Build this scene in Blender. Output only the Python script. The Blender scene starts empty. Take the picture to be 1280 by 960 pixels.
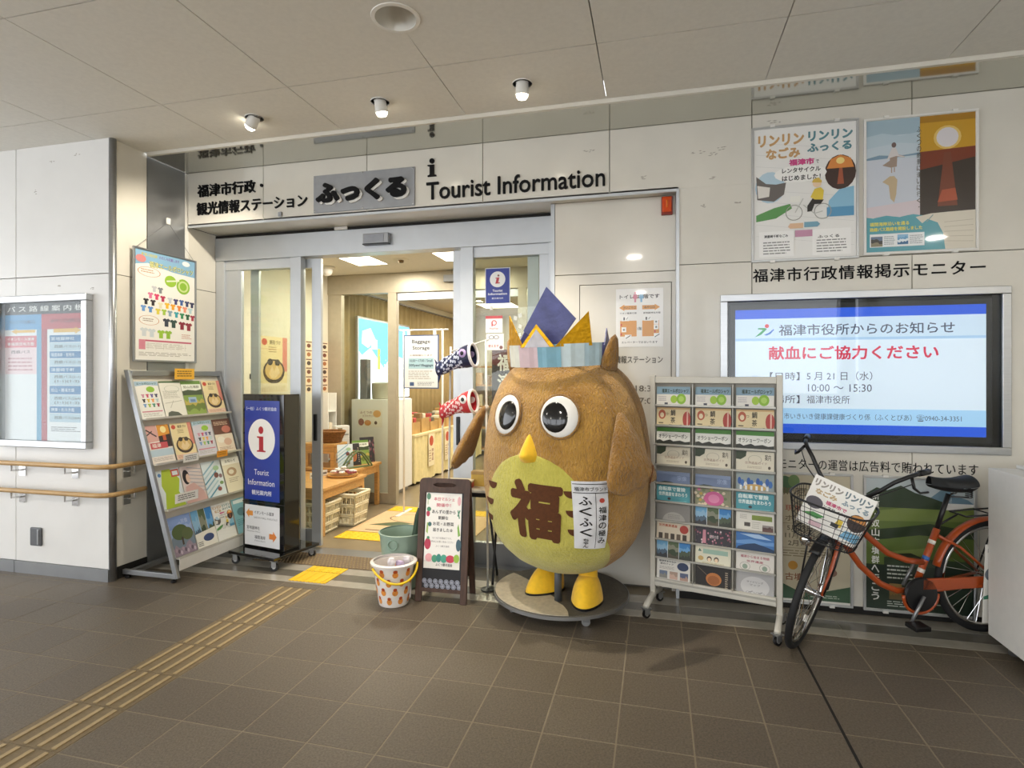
import bpy, bmesh, math, random
from mathutils import Matrix, Vector
random.seed(7)
R = math.radians
PI = math.pi
SC = bpy.context.scene
COL = SC.collection

# ------------------------------------------------------------------ camera, sky, exposure
cam_d = bpy.data.cameras.new('camera')
cam_d.sensor_width = 36.0
cam_d.lens = 716.0 / 1280.0 * 36.0
cam_d.shift_y = -10.0 / 1280.0
cam_d.clip_start = 0.05
cam = bpy.data.objects.new('camera', cam_d)
cam.location = (0, 0, 1.49)
cam.rotation_euler = (R(90), 0, R(14.1))
COL.objects.link(cam)
SC.camera = cam

world = bpy.data.worlds.new('sky')
SC.world = world
world.use_nodes = True
bg = world.node_tree.nodes['Background']
bg.inputs[0].default_value = (0.93, 0.96, 1.0, 1)
bg.inputs[1].default_value = 3.4

SC.view_settings.view_transform = 'Standard'
SC.view_settings.look = 'None'
SC.view_settings.gamma = 1.0
SC.view_settings.use_curve_mapping = False
SC.view_settings.exposure = 0.2
try:
    SC.cycles.use_denoising = True
    SC.cycles.max_bounces = 10
    SC.cycles.transparent_max_bounces = 24
    SC.cycles.sample_clamp_indirect = 6.0
except Exception:
    pass


# ------------------------------------------------------------------ colour and materials
def lin(c):
    if isinstance(c, str):
        c = c.lstrip('#')
        if len(c) == 3:
            c = ''.join(q * 2 for q in c)
        c = tuple(int(c[i:i + 2], 16) / 255 for i in (0, 2, 4))
    return tuple(x / 12.92 if x <= 0.04045 else ((x + 0.055) / 1.055) ** 2.4 for x in c[:3])


MATS = {}


def mat(name, col, rough=0.5, metal=0.0, noise=0.0, nscale=20.0, bump=0.0, bscale=200.0, spec=0.5, sheen=0.0,
        coat=0.0, emit=0.0, stretch=None):
    if name in MATS:
        return MATS[name]
    m = bpy.data.materials.new(name)
    m.use_nodes = True
    nt = m.node_tree
    b = nt.nodes['Principled BSDF']
    c = lin(col)
    b.inputs['Base Color'].default_value = (*c, 1)
    b.inputs['Roughness'].default_value = rough
    b.inputs['Metallic'].default_value = metal
    b.inputs['Specular IOR Level'].default_value = spec
    if sheen:
        b.inputs['Sheen Weight'].default_value = sheen
    if coat:
        b.inputs['Coat Weight'].default_value = coat
        b.inputs['Coat Roughness'].default_value = 0.05
    if emit:
        b.inputs['Emission Color'].default_value = (*c, 1)
        b.inputs['Emission Strength'].default_value = emit
    tc = nt.nodes.new('ShaderNodeTexCoord')
    src = tc.outputs['Object']
    if stretch:
        mp = nt.nodes.new('ShaderNodeMapping')
        mp.inputs['Scale'].default_value = stretch
        nt.links.new(src, mp.inputs['Vector'])
        src = mp.outputs['Vector']
    if noise:
        n = nt.nodes.new('ShaderNodeTexNoise')
        n.inputs['Scale'].default_value = nscale
        n.inputs['Detail'].default_value = 5
        nt.links.new(src, n.inputs['Vector'])
        r = nt.nodes.new('ShaderNodeValToRGB')
        r.color_ramp.elements[0].position = 0.3
        r.color_ramp.elements[1].position = 0.7
        r.color_ramp.elements[0].color = (*[max(0, x * (1 - noise)) for x in c], 1)
        r.color_ramp.elements[1].color = (*[min(1, x * (1 + noise)) for x in c], 1)
        nt.links.new(n.outputs['Fac'], r.inputs['Fac'])
        nt.links.new(r.outputs['Color'], b.inputs['Base Color'])
    if bump:
        n2 = nt.nodes.new('ShaderNodeTexNoise')
        n2.inputs['Scale'].default_value = bscale
        n2.inputs['Detail'].default_value = 3
        nt.links.new(src, n2.inputs['Vector'])
        bp = nt.nodes.new('ShaderNodeBump')
        bp.inputs['Strength'].default_value = bump
        bp.inputs['Distance'].default_value = 0.01
        nt.links.new(n2.outputs['Fac'], bp.inputs['Height'])
        nt.links.new(bp.outputs['Normal'], b.inputs['Normal'])
    MATS[name] = m
    return m


def ink_mat(name, rough=0.45, emit=0.0, coat=0.0):
    if name in MATS:
        return MATS[name]
    m = bpy.data.materials.new(name)
    m.use_nodes = True
    nt = m.node_tree
    b = nt.nodes['Principled BSDF']
    a = nt.nodes.new('ShaderNodeAttribute')
    a.attribute_name = 'Col'
    nt.links.new(a.outputs['Color'], b.inputs['Base Color'])
    b.inputs['Roughness'].default_value = rough
    if coat:
        b.inputs['Coat Weight'].default_value = coat
        b.inputs['Coat Roughness'].default_value = 0.04
    if emit:
        nt.links.new(a.outputs['Color'], b.inputs['Emission Color'])
        b.inputs['Emission Strength'].default_value = emit
    MATS[name] = m
    return m


def glass_mat(name, tint, refl=0.09, body=0.0):
    """thin pane: mostly clear, with a mirror share that grows at grazing angles"""
    m = bpy.data.materials.new(name)
    m.use_nodes = True
    nt = m.node_tree
    nt.nodes.remove(nt.nodes['Principled BSDF'])
    out = nt.nodes['Material Output']
    tr = nt.nodes.new('ShaderNodeBsdfTransparent')
    tr.inputs[0].default_value = (*lin(tint), 1)
    gl = nt.nodes.new('ShaderNodeBsdfGlossy')
    gl.inputs['Roughness'].default_value = 0.0
    fr = nt.nodes.new('ShaderNodeLayerWeight')
    pw = nt.nodes.new('ShaderNodeMath')
    pw.operation = 'POWER'
    pw.inputs[1].default_value = 5.0
    nt.links.new(fr.outputs['Facing'], pw.inputs[0])
    mul = nt.nodes.new('ShaderNodeMath')
    mul.operation = 'MULTIPLY_ADD'
    mul.inputs[1].default_value = 1.0 - refl
    mul.inputs[2].default_value = refl
    mul.use_clamp = True
    nt.links.new(pw.outputs[0], mul.inputs[0])
    mx = nt.nodes.new('ShaderNodeMixShader')
    nt.links.new(mul.outputs[0], mx.inputs[0])
    nt.links.new(tr.outputs[0], mx.inputs[1])
    nt.links.new(gl.outputs[0], mx.inputs[2])
    nt.links.new(mx.outputs[0], out.inputs['Surface'])
    MATS[name] = m
    return m


INK = ink_mat('printed_paper', 0.5)
INKG = ink_mat('printed_film', 0.3, 0, 0.35)
SCREEN = ink_mat('monitor_picture', 0.3, 0.62)
LIGHTBOX = ink_mat('backlit_film', 0.4, 1.6)
GLASS = glass_mat('door_glass', '#f4f6f2', 0.03)
GLASS2 = glass_mat('case_glass', '#f6f8f8', 0.018)
GLASS3 = glass_mat('screen_glass', '#f2f4f4', 0.03)

M_PANEL = mat('enamel_panel', '#dcd8cd', 0.22, noise=0.04, nscale=3, bump=0.02, bscale=30, coat=0.25)
M_PANEL_L = mat('enamel_panel_grey', '#dfdedb', 0.35, noise=0.03, nscale=3, bump=0.02, bscale=40)
M_JOINT = mat('joint_grey', '#6b675e', 0.8)  # dark grey of the joints and the backing behind the panels
M_CEIL = mat('ceiling_board', '#e0ddd4', 0.75, noise=0.03, nscale=40, bump=0.03, bscale=300)
M_SOFF = mat('polished_soffit', '#c6c6be', 0.08, metal=0.85)
M_STEEL = mat('brushed_steel', '#b9bbbd', 0.3, metal=0.9, noise=0.06, nscale=8, stretch=(1, 1, 30))
M_STEEL_D = mat('dull_steel', '#9c9ea0', 0.38, metal=0.8, noise=0.05, nscale=6)
M_ALU = mat('anodised_aluminium', '#c3c7cb', 0.38, metal=0.55, noise=0.03, nscale=6)
M_WHITE = mat('white_paint', '#e6e4de', 0.4, noise=0.02)
M_BLACK = mat('black_plastic', '#111113', 0.35, noise=0.1)
M_GBLACK = mat('gloss_black', '#08090b', 0.08, coat=0.5, noise=0.1)
M_DARK = mat('dark_gap', '#1a1815', 0.8, noise=0.1)
M_RUBBER = mat('tyre_rubber', '#17181a', 0.7, noise=0.15)
M_CHROME = mat('chrome', '#d8d8d8', 0.12, metal=1.0)
M_WOODL = mat('light_wood', '#c99a5c', 0.45, noise=0.22, nscale=5, stretch=(1, 14, 14))
M_RAILW = mat('handrail_wood', '#b99561', 0.4, noise=0.14, nscale=4, stretch=(2, 20, 20))
M_WOODD = mat('dark_stained_wood', '#4a3429', 0.5, noise=0.25, nscale=5, stretch=(14, 14, 1))
M_SLATE = mat('chalkboard', '#24252a', 0.65, noise=0.12, nscale=10)


# ------------------------------------------------------------------ mesh builder
class MB:
    def __init__(s):
        s.v = []
        s.f = []
        s.c = []
        s.M = Matrix.Identity(4)
        s.col = None

    def av(s, p):
        q = s.M @ Vector(p)
        s.v.append((q.x, q.y, q.z))
        return len(s.v) - 1

    def af(s, idx, col=None):
        s.f.append(tuple(idx))
        s.c.append(col or s.col or (1, 1, 1))

    def box(s, x0, x1, y0, y1, z0, z1, col=None):
        i = [s.av(p) for p in ((x0, y0, z0), (x1, y0, z0), (x1, y1, z0), (x0, y1, z0),
                               (x0, y0, z1), (x1, y0, z1), (x1, y1, z1), (x0, y1, z1))]
        for q in ((0, 3, 2, 1), (4, 5, 6, 7), (0, 1, 5, 4), (1, 2, 6, 5), (2, 3, 7, 6), (3, 0, 4, 7)):
            s.af([i[k] for k in q], col)
        return s

    def prism(s, pts, a0, a1, axis='y', col=None):
        """polygon pts extruded along an axis: y -> (x,z), x -> (y,z), z -> (x,y)"""
        def mk(p, a):
            return {'y': (p[0], a, p[1]), 'x': (a, p[0], p[1]), 'z': (p[0], p[1], a)}[axis]
        n = len(pts)
        A = [s.av(mk(p, a0)) for p in pts]
        B = [s.av(mk(p, a1)) for p in pts]
        s.af(A, col)
        s.af(B[::-1], col)
        for k in range(n):
            s.af((A[k], B[k], B[(k + 1) % n], A[(k + 1) % n]), col)
        return s

    def tube(s, pts, r, n=8, closed=False, cap=True, col=None):
        pts = [Vector(p) for p in pts]
        m = len(pts)
        rr = r if isinstance(r, (list, tuple)) else [r] * m
        up = None
        rings = []
        for k in range(m):
            if closed:
                t = (pts[(k + 1) % m] - pts[k - 1]).normalized()
            elif k == 0:
                t = (pts[1] - pts[0]).normalized()
            elif k == m - 1:
                t = (pts[-1] - pts[-2]).normalized()
            else:
                t = (pts[k + 1] - pts[k - 1]).normalized()
            if up is None:
                up = t.orthogonal().normalized()
            else:
                up = (up - t * up.dot(t))
                up = up.normalized() if up.length > 1e-6 else t.orthogonal().normalized()
            w = t.cross(up)
            rings.append([s.av(pts[k] + (up * math.cos(2 * PI * j / n) + w * math.sin(2 * PI * j / n)) * rr[k])
                          for j in range(n)])
        for k in range(m if closed else m - 1):
            a, b = rings[k], rings[(k + 1) % m]
            for j in range(n):
                s.af((a[j], a[(j + 1) % n], b[(j + 1) % n], b[j]), col)
        if cap and not closed:
            s.af(rings[0][::-1], col)
            s.af(rings[-1], col)
        return s

    def lathe(s, prof, n=32, c=(0, 0, 0), col=None, cap=True, sx=1, sy=1):
        rings = []
        for r, z in prof:
            rings.append([s.av((c[0] + sx * r * math.cos(2 * PI * j / n), c[1] + sy * r * math.sin(2 * PI * j / n), c[2] + z))
                          for j in range(n)])
        for k in range(len(rings) - 1):
            a, b = rings[k], rings[k + 1]
            for j in range(n):
                s.af((a[j], a[(j + 1) % n], b[(j + 1) % n], b[j]), col)
        if cap:
            s.af(rings[0][::-1], col)
            s.af(rings[-1], col)
        return s

    def ball(s, c, rx, ry, rz, n=16, m=10, col=None):
        prof = [(max(1e-4, math.sin(PI * k / m)), -math.cos(PI * k / m)) for k in range(m + 1)]
        rings = []
        for r, z in prof:
            rings.append([s.av((c[0] + rx * r * math.cos(2 * PI * j / n), c[1] + ry * r * math.sin(2 * PI * j / n), c[2] + rz * z))
                          for j in range(n)])
        for k in range(m):
            a, b = rings[k], rings[k + 1]
            for j in range(n):
                s.af((a[j], a[(j + 1) % n], b[(j + 1) % n], b[j]), col)
        return s

    def grid(s, fn, nu, nv, col=None):
        g = [[s.av(fn(i / nu, j / nv)) for j in range(nv + 1)] for i in range(nu + 1)]
        for i in range(nu):
            for j in range(nv):
                s.af((g[i][j], g[i + 1][j], g[i + 1][j + 1], g[i][j + 1]), col)
        return s

    def mesh(s, name, material, smooth=False):
        me = bpy.data.meshes.new(name)
        me.from_pydata(s.v, [], s.f)
        if any(c != (1, 1, 1) for c in s.c):
            at = me.color_attributes.new('Col', 'FLOAT_COLOR', 'CORNER')
            buf = []
            for p, c in zip(me.polygons, s.c):
                buf.extend((c[0], c[1], c[2], 1.0) * p.loop_total)
            at.data.foreach_set('color', buf)
        if material:
            me.materials.append(material)
        bm = bmesh.new()
        bm.from_mesh(me)
        bmesh.ops.recalc_face_normals(bm, faces=bm.faces)
        bm.to_mesh(me)
        bm.free()
        if smooth:
            me.polygons.foreach_set('use_smooth', [True] * len(me.polygons))
        me.update()
        return me

    def build(s, name, material, parent=None, smooth=False, bevel=0.0, label=None, loc=None, auto=None):
        me = s.mesh(name, material, smooth or bool(auto))
        o = bpy.data.objects.new(name, me)
        COL.objects.link(o)
        if parent:
            o.parent = parent
        if loc:
            o.location = loc
        if label:
            o['label'] = label
        if auto:
            me.set_sharp_from_angle(angle=R(auto))
        if bevel:
            b = o.modifiers.new('bevel', 'BEVEL')
            b.width = bevel
            b.segments = 2
            b.limit_method = 'ANGLE'
            b.angle_limit = R(40)
        return o


def thing(name, label, cat, loc=(0, 0, 0), rz=0.0, group=None, rot=None):
    o = bpy.data.objects.new(name, None)
    o.empty_display_size = 0.1
    COL.objects.link(o)
    o.location = loc
    o.rotation_euler = rot if rot else (0, 0, rz)
    tag(o, label, cat, group)
    return o


def tag(o, label, cat, group=None, kind=None):
    o['label'] = label
    if cat:
        o['category'] = cat
    if group:
        o['group'] = group
    if kind:
        o['kind'] = kind
    return o


def struct(o, label=None, cat=None):
    o['kind'] = 'structure'
    if label:
        o['label'] = label
        o['category'] = cat or 'wall'
    return o


def sroot(name, label, cat):
    o = bpy.data.objects.new(name, None)
    COL.objects.link(o)
    return struct(o, label, cat)


def dup(o, parent=None):
    c = o.copy()
    COL.objects.link(c)
    c.parent = parent
    for ch in list(o.children):
        dup(ch, c)
    return c


# ------------------------------------------------------------------ lettering
TXT = {}


def glyphs(txt, bold=0.0, res=2, spacing=1.0):
    k = (txt, bold, res, spacing)
    if k in TXT:
        return TXT[k]
    cu = bpy.data.curves.new('lettering', 'FONT')
    cu.body = txt
    cu.resolution_u = res
    cu.space_character = spacing
    ob = bpy.data.objects.new('lettering', cu)
    me = bpy.data.meshes.new_from_object(ob)
    vs = [(v.co.x, v.co.y, 0.0) for v in me.vertices]
    fs = [tuple(p.vertices) for p in me.polygons]
    if bold > 0.007:
        # heavier weight: the same outline repeated around a small circle
        n_ = 12 if bold > 0.03 else 6
        v0, f0 = vs, fs
        vs, fs = [], []
        for q in range(n_):
            dx, dy = bold * math.cos(2 * PI * (q + 0.5) / n_), bold * math.sin(2 * PI * (q + 0.5) / n_)
            k0 = len(vs)
            vs += [(v[0] + dx, v[1] + dy, q * 0.00003) for v in v0]
            fs += [tuple(i + k0 for i in f) for f in f0]
    bpy.data.objects.remove(ob)
    bpy.data.meshes.remove(me)
    bpy.data.curves.remove(cu)
    if vs:
        x0 = min(v[0] for v in vs)
        x1 = max(v[0] for v in vs)
        y0 = min(v[1] for v in vs)
        y1 = max(v[1] for v in vs)
    else:
        x0 = y0 = 0
        x1 = y1 = 1
    TXT[k] = (vs, fs, x0, x1, y0, y1)
    return TXT[k]


class Print:
    """flat print on the local XZ plane facing -Y; x right 0..1, y down 0..1; centred on x, base at z=0"""
    STEP = 0.0005

    def __init__(s, w, h, paper='#f4f2ec', thick=0.0015, step=None):
        s.w, s.h = w, h
        s.mb = MB()
        s.items = []
        s.step = step or s.STEP
        if paper:
            s.mb.box(-w / 2, w / 2, 0, thick, 0, h, lin(paper))

    def _lvl(s, b):
        l = 1
        for (q, k) in s.items:
            if b[0] < q[2] and q[0] < b[2] and b[1] < q[3] and q[1] < b[3]:
                l = max(l, k + 1)
        s.items.append((b, l))
        return -l * s.step

    def P(s, x, y, d):
        return s.mb.av(((x - 0.5) * s.w, d, (1 - y) * s.h))

    def poly(s, pts, col):
        d = s._lvl((min(p[0] for p in pts), min(p[1] for p in pts), max(p[0] for p in pts), max(p[1] for p in pts)))
        s.mb.af([s.P(x, y, d) for x, y in pts], lin(col))
        return s

    def rect(s, x0, y0, x1, y1, col):
        return s.poly([(x0, y0), (x0, y1), (x1, y1), (x1, y0)], col)

    def ell(s, cx, cy, rx, ry, col, n=18):
        return s.poly([(cx + rx * math.cos(2 * PI * k / n), cy + ry * math.sin(2 * PI * k / n)) for k in range(n)], col)

    def ring(s, cx, cy, rx, ry, t, col, n=22):
        d = s._lvl((cx - rx, cy - ry, cx + rx, cy + ry))
        k1 = 1 - t
        a = [s.P(cx + rx * math.cos(2 * PI * k / n), cy + ry * math.sin(2 * PI * k / n), d) for k in range(n)]
        b = [s.P(cx + k1 * rx * math.cos(2 * PI * k / n), cy + k1 * ry * math.sin(2 * PI * k / n), d) for k in range(n)]
        for k in range(n):
            s.mb.af((a[k], a[(k + 1) % n], b[(k + 1) % n], b[k]), lin(col))
        return s

    def line(s, x0, y0, x1, y1, t, col):
        ax, ay = x1 - x0, (y1 - y0) * s.h / s.w
        L = math.hypot(ax, ay) or 1
        nx, ny = -ay / L * t / 2, ax / L * t / 2 * s.w / s.h
        return s.poly([(x0 + nx, y0 + ny), (x1 + nx, y1 + ny), (x1 - nx, y1 - ny), (x0 - nx, y0 - ny)], col)

    def text(s, t, x0, y0, x1, y1, col, bold=0.0, keep=False, res=2, sp=1.0):
        vs, fs, a0, a1, b0, b1 = glyphs(t, bold, res, sp)
        if not vs:
            return s
        kx = (x1 - x0) / (a1 - a0)
        if keep:
            kk = (y1 - y0) / (b1 - b0) * s.h / s.w
            if kk < kx:
                x0 += (x1 - x0 - kk * (a1 - a0)) / 2
                kx = kk
        d = s._lvl((x0, y0, x1, y1))
        base = [s.P(x0 + (v[0] - a0) * kx, y1 - (v[1] - b0) / (b1 - b0) * (y1 - y0), d - v[2]) for v in vs]
        c = lin(col)
        for f in fs:
            s.mb.af([base[i] for i in f], c)
        return s

    def vtext(s, t, x0, y0, x1, y1, col, bold=0.0):
        n = len(t)
        hh = (y1 - y0) / n
        for k, ch in enumerate(t):
            if ch != ' ':
                ya, yb = y0 + hh * (k + 0.07), y0 + hh * (k + 0.93)
                xa, xb = x0, x1
                if ch in 'ーっ・':
                    xa, xb = x0 + (x1 - x0) * 0.2, x1 - (x1 - x0) * 0.2
                if ch in '・。':
                    s.ell((x0 + x1) / 2, (ya + yb) / 2, 0.14 * (x1 - x0), 0.14 * (x1 - x0) * s.w / s.h, col, 10)
                    continue
                if ch == 'ー':
                    xa, xb = (x0 + x1) / 2 - 0.08 * (x1 - x0), (x0 + x1) / 2 + 0.08 * (x1 - x0)
                    s.rect(xa, ya, xb, yb, col)
                    continue
                s.text(ch, xa, ya, xb, yb, col, bold)
        return s

    def lines(s, x0, y0, x1, y1, n, col='#8a8a88', fill=0.45, seed=1):
        """body copy too small to read: broken bars"""
        rnd = random.Random(seed)
        hh = (y1 - y0) / n
        for k in range(n):
            x = x0
            end = x1 - rnd.random() * 0.25 * (x1 - x0)
            while x < end:
                w = (0.06 + rnd.random() * 0.16) * (x1 - x0)
                s.rect(x, y0 + k * hh, min(x + w, end), y0 + (k + fill) * hh, col)
                x += w + 0.025 * (x1 - x0)
        return s

    def photo(s, x0, y0, x1, y1, cols, seed=1):
        """printed photograph: bands from top to bottom with rough edges"""
        rnd = random.Random(seed)
        n = len(cols)
        s.rect(x0, y0, x1, y1, cols[0])
        for k in range(1, n):
            yt = y0 + (y1 - y0) * k / n
            hh = (y1 - y0) / n
            m = 8
            top = [(x0 + (x1 - x0) * i / m, yt + (rnd.random() - 0.5) * hh * 0.8) for i in range(m + 1)]
            s.poly([(x0, y1)] + top + [(x1, y1)], cols[k])
        return s

    def build(s, name, parent=None, material=None, label=None, loc=None, rot=None):
        o = s.mb.build(name, material or INK, parent, label=label, loc=loc)
        if rot:
            o.rotation_euler = rot
        return o


def letters3d(txt, x0, x1, z0, z1, y, depth, bold=0.0, res=3, sp=1.0):
    """raised lettering standing off a wall that faces -Y; returns an MB"""
    vs, fs, a0, a1, b0, b1 = glyphs(txt, bold, res, sp)
    mb = MB()
    kx = (x1 - x0) / (a1 - a0)
    kz = (z1 - z0) / (b1 - b0)
    P = [(x0 + (v[0] - a0) * kx, z0 + (v[1] - b0) * kz, v[2] * 4) for v in vs]
    A = [mb.av((p[0], y - depth - p[2], p[1])) for p in P]
    B = [mb.av((p[0], y, p[1])) for p in P]
    ed = {}
    for f in fs:
        mb.af([A[i] for i in f])
        for k in range(len(f)):
            e = (f[k], f[(k + 1) % len(f)])
            key = tuple(sorted(e))
            ed[key] = None if key in ed else e
    for e in ed.values():
        if e:
            mb.af((A[e[0]], B[e[0]], B[e[1]], A[e[1]]))
    return mb


# ------------------------------------------------------------------ the setting: floor
M_TILE = []
for k, c in enumerate(('#655b4d', '#62584b', '#685e50')):
    M_TILE.append(mat('floor_tile_%d' % k, c, 0.5, noise=0.30, nscale=110, bump=0.3, bscale=220))
M_GROUT = mat('tile_grout', '#8f8470', 0.8, noise=0.1, nscale=15)
M_STONE = mat('polished_stone', '#a49e92', 0.16, noise=0.08, nscale=12)
M_STONE_D = mat('polished_stone_dark', '#6d685f', 0.16, noise=0.08, nscale=12)
M_TACT = mat('tactile_tile', '#75654a', 0.55, noise=0.12, nscale=50, bump=0.2, bscale=200)
M_TACTB = mat('tactile_bar', '#a5906a', 0.5, noise=0.08, nscale=50)
M_YEL = mat('tactile_yellow', '#e8bb1c', 0.5, noise=0.06, nscale=30)
M_VFLOOR = mat('vestibule_floor', '#84765e', 0.3, noise=0.08, nscale=6)

floor = MB().box(-9, 6, -6, 4.42, -0.12, -0.0012).build('floor', M_GROUT)
struct(floor, 'dark grey-brown tiled concourse floor', 'floor')
TX, TW, TY, TH = -0.157, 0.305, 2.35, 0.2965
tile_me = []
g = 0.0035
for m in M_TILE:
    tile_me.append(MB().box(g, TW - g, g, TH - g, -0.02, 0.0).mesh('tile', m))
cut_me = MB().box(g, TW - g, g, 3.63 - (TY + 4 * TH) - g, -0.02, 0.0).mesh('tile', M_TILE[0])


def put(me, name, parent, loc):
    o = bpy.data.objects.new(name, me)
    COL.objects.link(o)
    o.parent = parent
    o.location = loc
    return o


far = MB()
bars_me = MB()
for k in range(4):
    x = 0.036 + k * 0.0735
    bars_me.box(x, x + 0.020, 0.012, TH - 0.012, 0.0, 0.005)
bars_me = bars_me.mesh('guide_bars', M_TACTB)
tact_me = MB().box(0.002, TW - 0.002, 0.002, TH - 0.002, -0.02, 0.001).mesh('tactile_tile', M_TACT)


def seen(x, y):
    d = -0.2436 * x + 0.9699 * y
    l = 0.9699 * x + 0.2436 * y
    if d < 0.5:
        return False
    u, v = 640 + 716 * l / d, 470 + 1.49 * 716 / d
    return -110 < u < 1390 and v < 1080


for j in range(-28, 5):
    y = TY + j * TH
    for i in range(-29, 20):
        x = TX + i * TW
        if i == -8:
            if j >= -4:
                t = put(tact_me if j < 4 else cut_me, 'tactile_tile', floor, (x, y, 0))
                if j < 4:
                    put(bars_me, 'guide_bars', t, (0, 0, 0))
            else:
                far.box(x + g, x + TW - g, y + g, y + TH - g, -0.02, 0)
            continue
        if seen(x + TW / 2, y + TH / 2) and y + TH > 1.2:
            put(tile_me[(i * 7 + j * 3 + (i * j) % 5) % 3] if j < 4 else cut_me, 'tile', floor, (x, y, 0))
        elif y < 3.5:
            far.box(x + g, x + TW - g, y + g, y + TH - g, -0.02, 0)
o = far.build('outer_tiles', M_TILE[0], floor)
o['kind'] = 'stuff'
# expansion joint running towards the camera
MB().box(TX + 3 * TW - 0.006, TX + 3 * TW + 0.006, -3, 3.63, -0.004, 0.0012).build('expansion_joint', M_DARK, floor)
# polished stone band in line with the ceiling edge
for (y0, y1, m) in ((3.632, 3.735, M_STONE), (3.738, 3.86, M_STONE_D), (3.863, 3.995, M_STONE)):
    for k in range(-6, 5):
        MB().box(k * 0.91 + 0.15 + 0.002, k * 0.91 + 1.06 - 0.002, y0, y1, -0.03, 0.0).build('stone_slab', m, floor)
MB().box(-0.74, 0.147, 4.0, 4.12, -0.02, -0.003).build('floor_slot', M_DARK, floor)
# recess: threshold
MB().box(-3.81, -0.74, 3.998, 4.26, -0.03, 0.0).build('recess_slab', M_STONE_D, floor)
MB().box(-3.81, -0.74, 4.262, 4.43, -0.03, 0.0).build('door_sill', M_STEEL_D, floor)

# ------------------------------------------------------------------ ceiling
ceil = MB().box(-9, 6, -6, 3.60, 3.33, 3.45).build('ceiling', M_JOINT)
struct(ceil, 'pale board ceiling with fine joints', 'ceiling')
CXS = [-3.05 + 0.917 * k for k in range(-7, 10)]
CYS = [2.99 - 0.905 * k for k in range(0, 10)]
ys = [3.598] + CYS
DLX, DLY = -1.216, 2.54
for a, b in zip(CXS[:-1], CXS[1:]):
    for y1, y0 in zip(ys[:-1], ys[1:]):
        if y1 > 0 and b > -5 and a < 3:
            if y0 < DLY < y1 and (abs(b - DLX) < 0.01 or abs(a - DLX) < 0.01):
                left = abs(b - DLX) < 0.01
                e = b - 0.003 if left else a + 0.003
                f = a + 0.003 if left else b - 0.003
                arc = [(DLX + (-1 if left else 1) * 0.10 * math.sin(PI * q / 16), DLY - 0.10 * math.cos(PI * q / 16)) for q in range(17)]
                MB().prism([(f, y0 + 0.003), (e, y0 + 0.003)] + arc + [(e, y1 - 0.003), (f, y1 - 0.003)], 3.215, 3.24, 'z').build('ceiling_panel', M_CEIL, ceil)
                continue
            MB().box(a + 0.003, b - 0.003, y0 + 0.003, y1 - 0.003, 3.215, 3.24).build('ceiling_panel', M_CEIL, ceil)
bk = MB()
for a, b in zip(CXS[:-1], CXS[1:]):
    for y1, y0 in zip(ys[:-1], ys[1:]):
        if not (y1 > 0 and b > -5 and a < 3):
            bk.box(a + 0.003, b - 0.003, y0 + 0.003, y1 - 0.003, 3.215, 3.24)
bk.build('outer_ceiling_panels', M_CEIL, ceil)['kind'] = 'stuff'
t1 = MB().box(-3.81, 6, 3.600, 3.622, 3.190, 3.235).build('trim_1', M_PANEL)
struct(t1, 'white metal trim at the ceiling edge', 'trim')
sf = MB().box(-3.81, 6, 3.622, 4.2, 3.19, 3.21).build('ceiling_soffit', M_SOFF)
struct(sf, 'polished metal soffit strip above the wall', 'ceiling')
# ------------------------------------------------------------------ walls
GP = 0.0025
WX = [-3.81, -3.078, -2.155, -1.225, -0.31, 0.607, 1.522, 2.437, 3.35, 4.3]
wall_back = MB()
wall_back.box(-3.81, 6, 4.03, 4.3, 2.76, 3.3)
wall_back.box(0.16, 6, 4.12, 4.3, 0, 2.77)
wall_back = struct(wall_back.build('wall_back', M_JOINT), 'off-white enamel panel wall around the entrance and monitor', 'wall')
for a, b in zip(WX[:-1], WX[1:]):
    if b <= 0.7:
        MB().box(a + GP, b - GP, 4.0, 4.03, 2.745, 3.188).build('wall_panel', M_PANEL, wall_back, bevel=0.002)
    if a >= 0.6:
        MB().box(a + GP, b - GP, 4.0, 4.12, 2.235 + GP, 3.188).build('wall_panel', M_PANEL, wall_back, bevel=0.002)
        mb = MB()
        if a < 2.05:
            e = min(b, 2.03)
            mb.box(a + GP, b - GP, 4.0, 4.12, 0.05, 1.03)
            mb.box(a + GP, b - GP, 4.0, 4.12, 2.015, 2.235 - GP)
            if b > 2.03:
                mb.box(2.025, b - GP, 4.0, 4.12, 1.03, 2.015)
        else:
            mb.box(a + GP, b - GP, 4.0, 4.12, 0.05, 2.235 - GP)
        mb.build('wall_panel', M_PANEL, wall_back)
mb = MB()
mb.box(0.15, 0.607 - GP, 4.0, 4.12, 0.05, 1.03).box(0.15, 0.607 - GP, 4.0, 4.12, 2.015, 2.235 - GP).box(0.15, 0.42, 4.0, 4.12, 1.03, 2.015)
mb.build('wall_panel', M_PANEL, wall_back)
MB().box(0.15, 0.607 - GP, 4.0, 4.12, 2.235 + GP, 2.745).build('wall_panel', M_PANEL, wall_back)
b1 = struct(MB().box(0.15, 6, 4.005, 4.1, 0, 0.048).build('baseboard_back', M_DARK), 'dark recessed base under the wall panels', 'baseboard')
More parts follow.
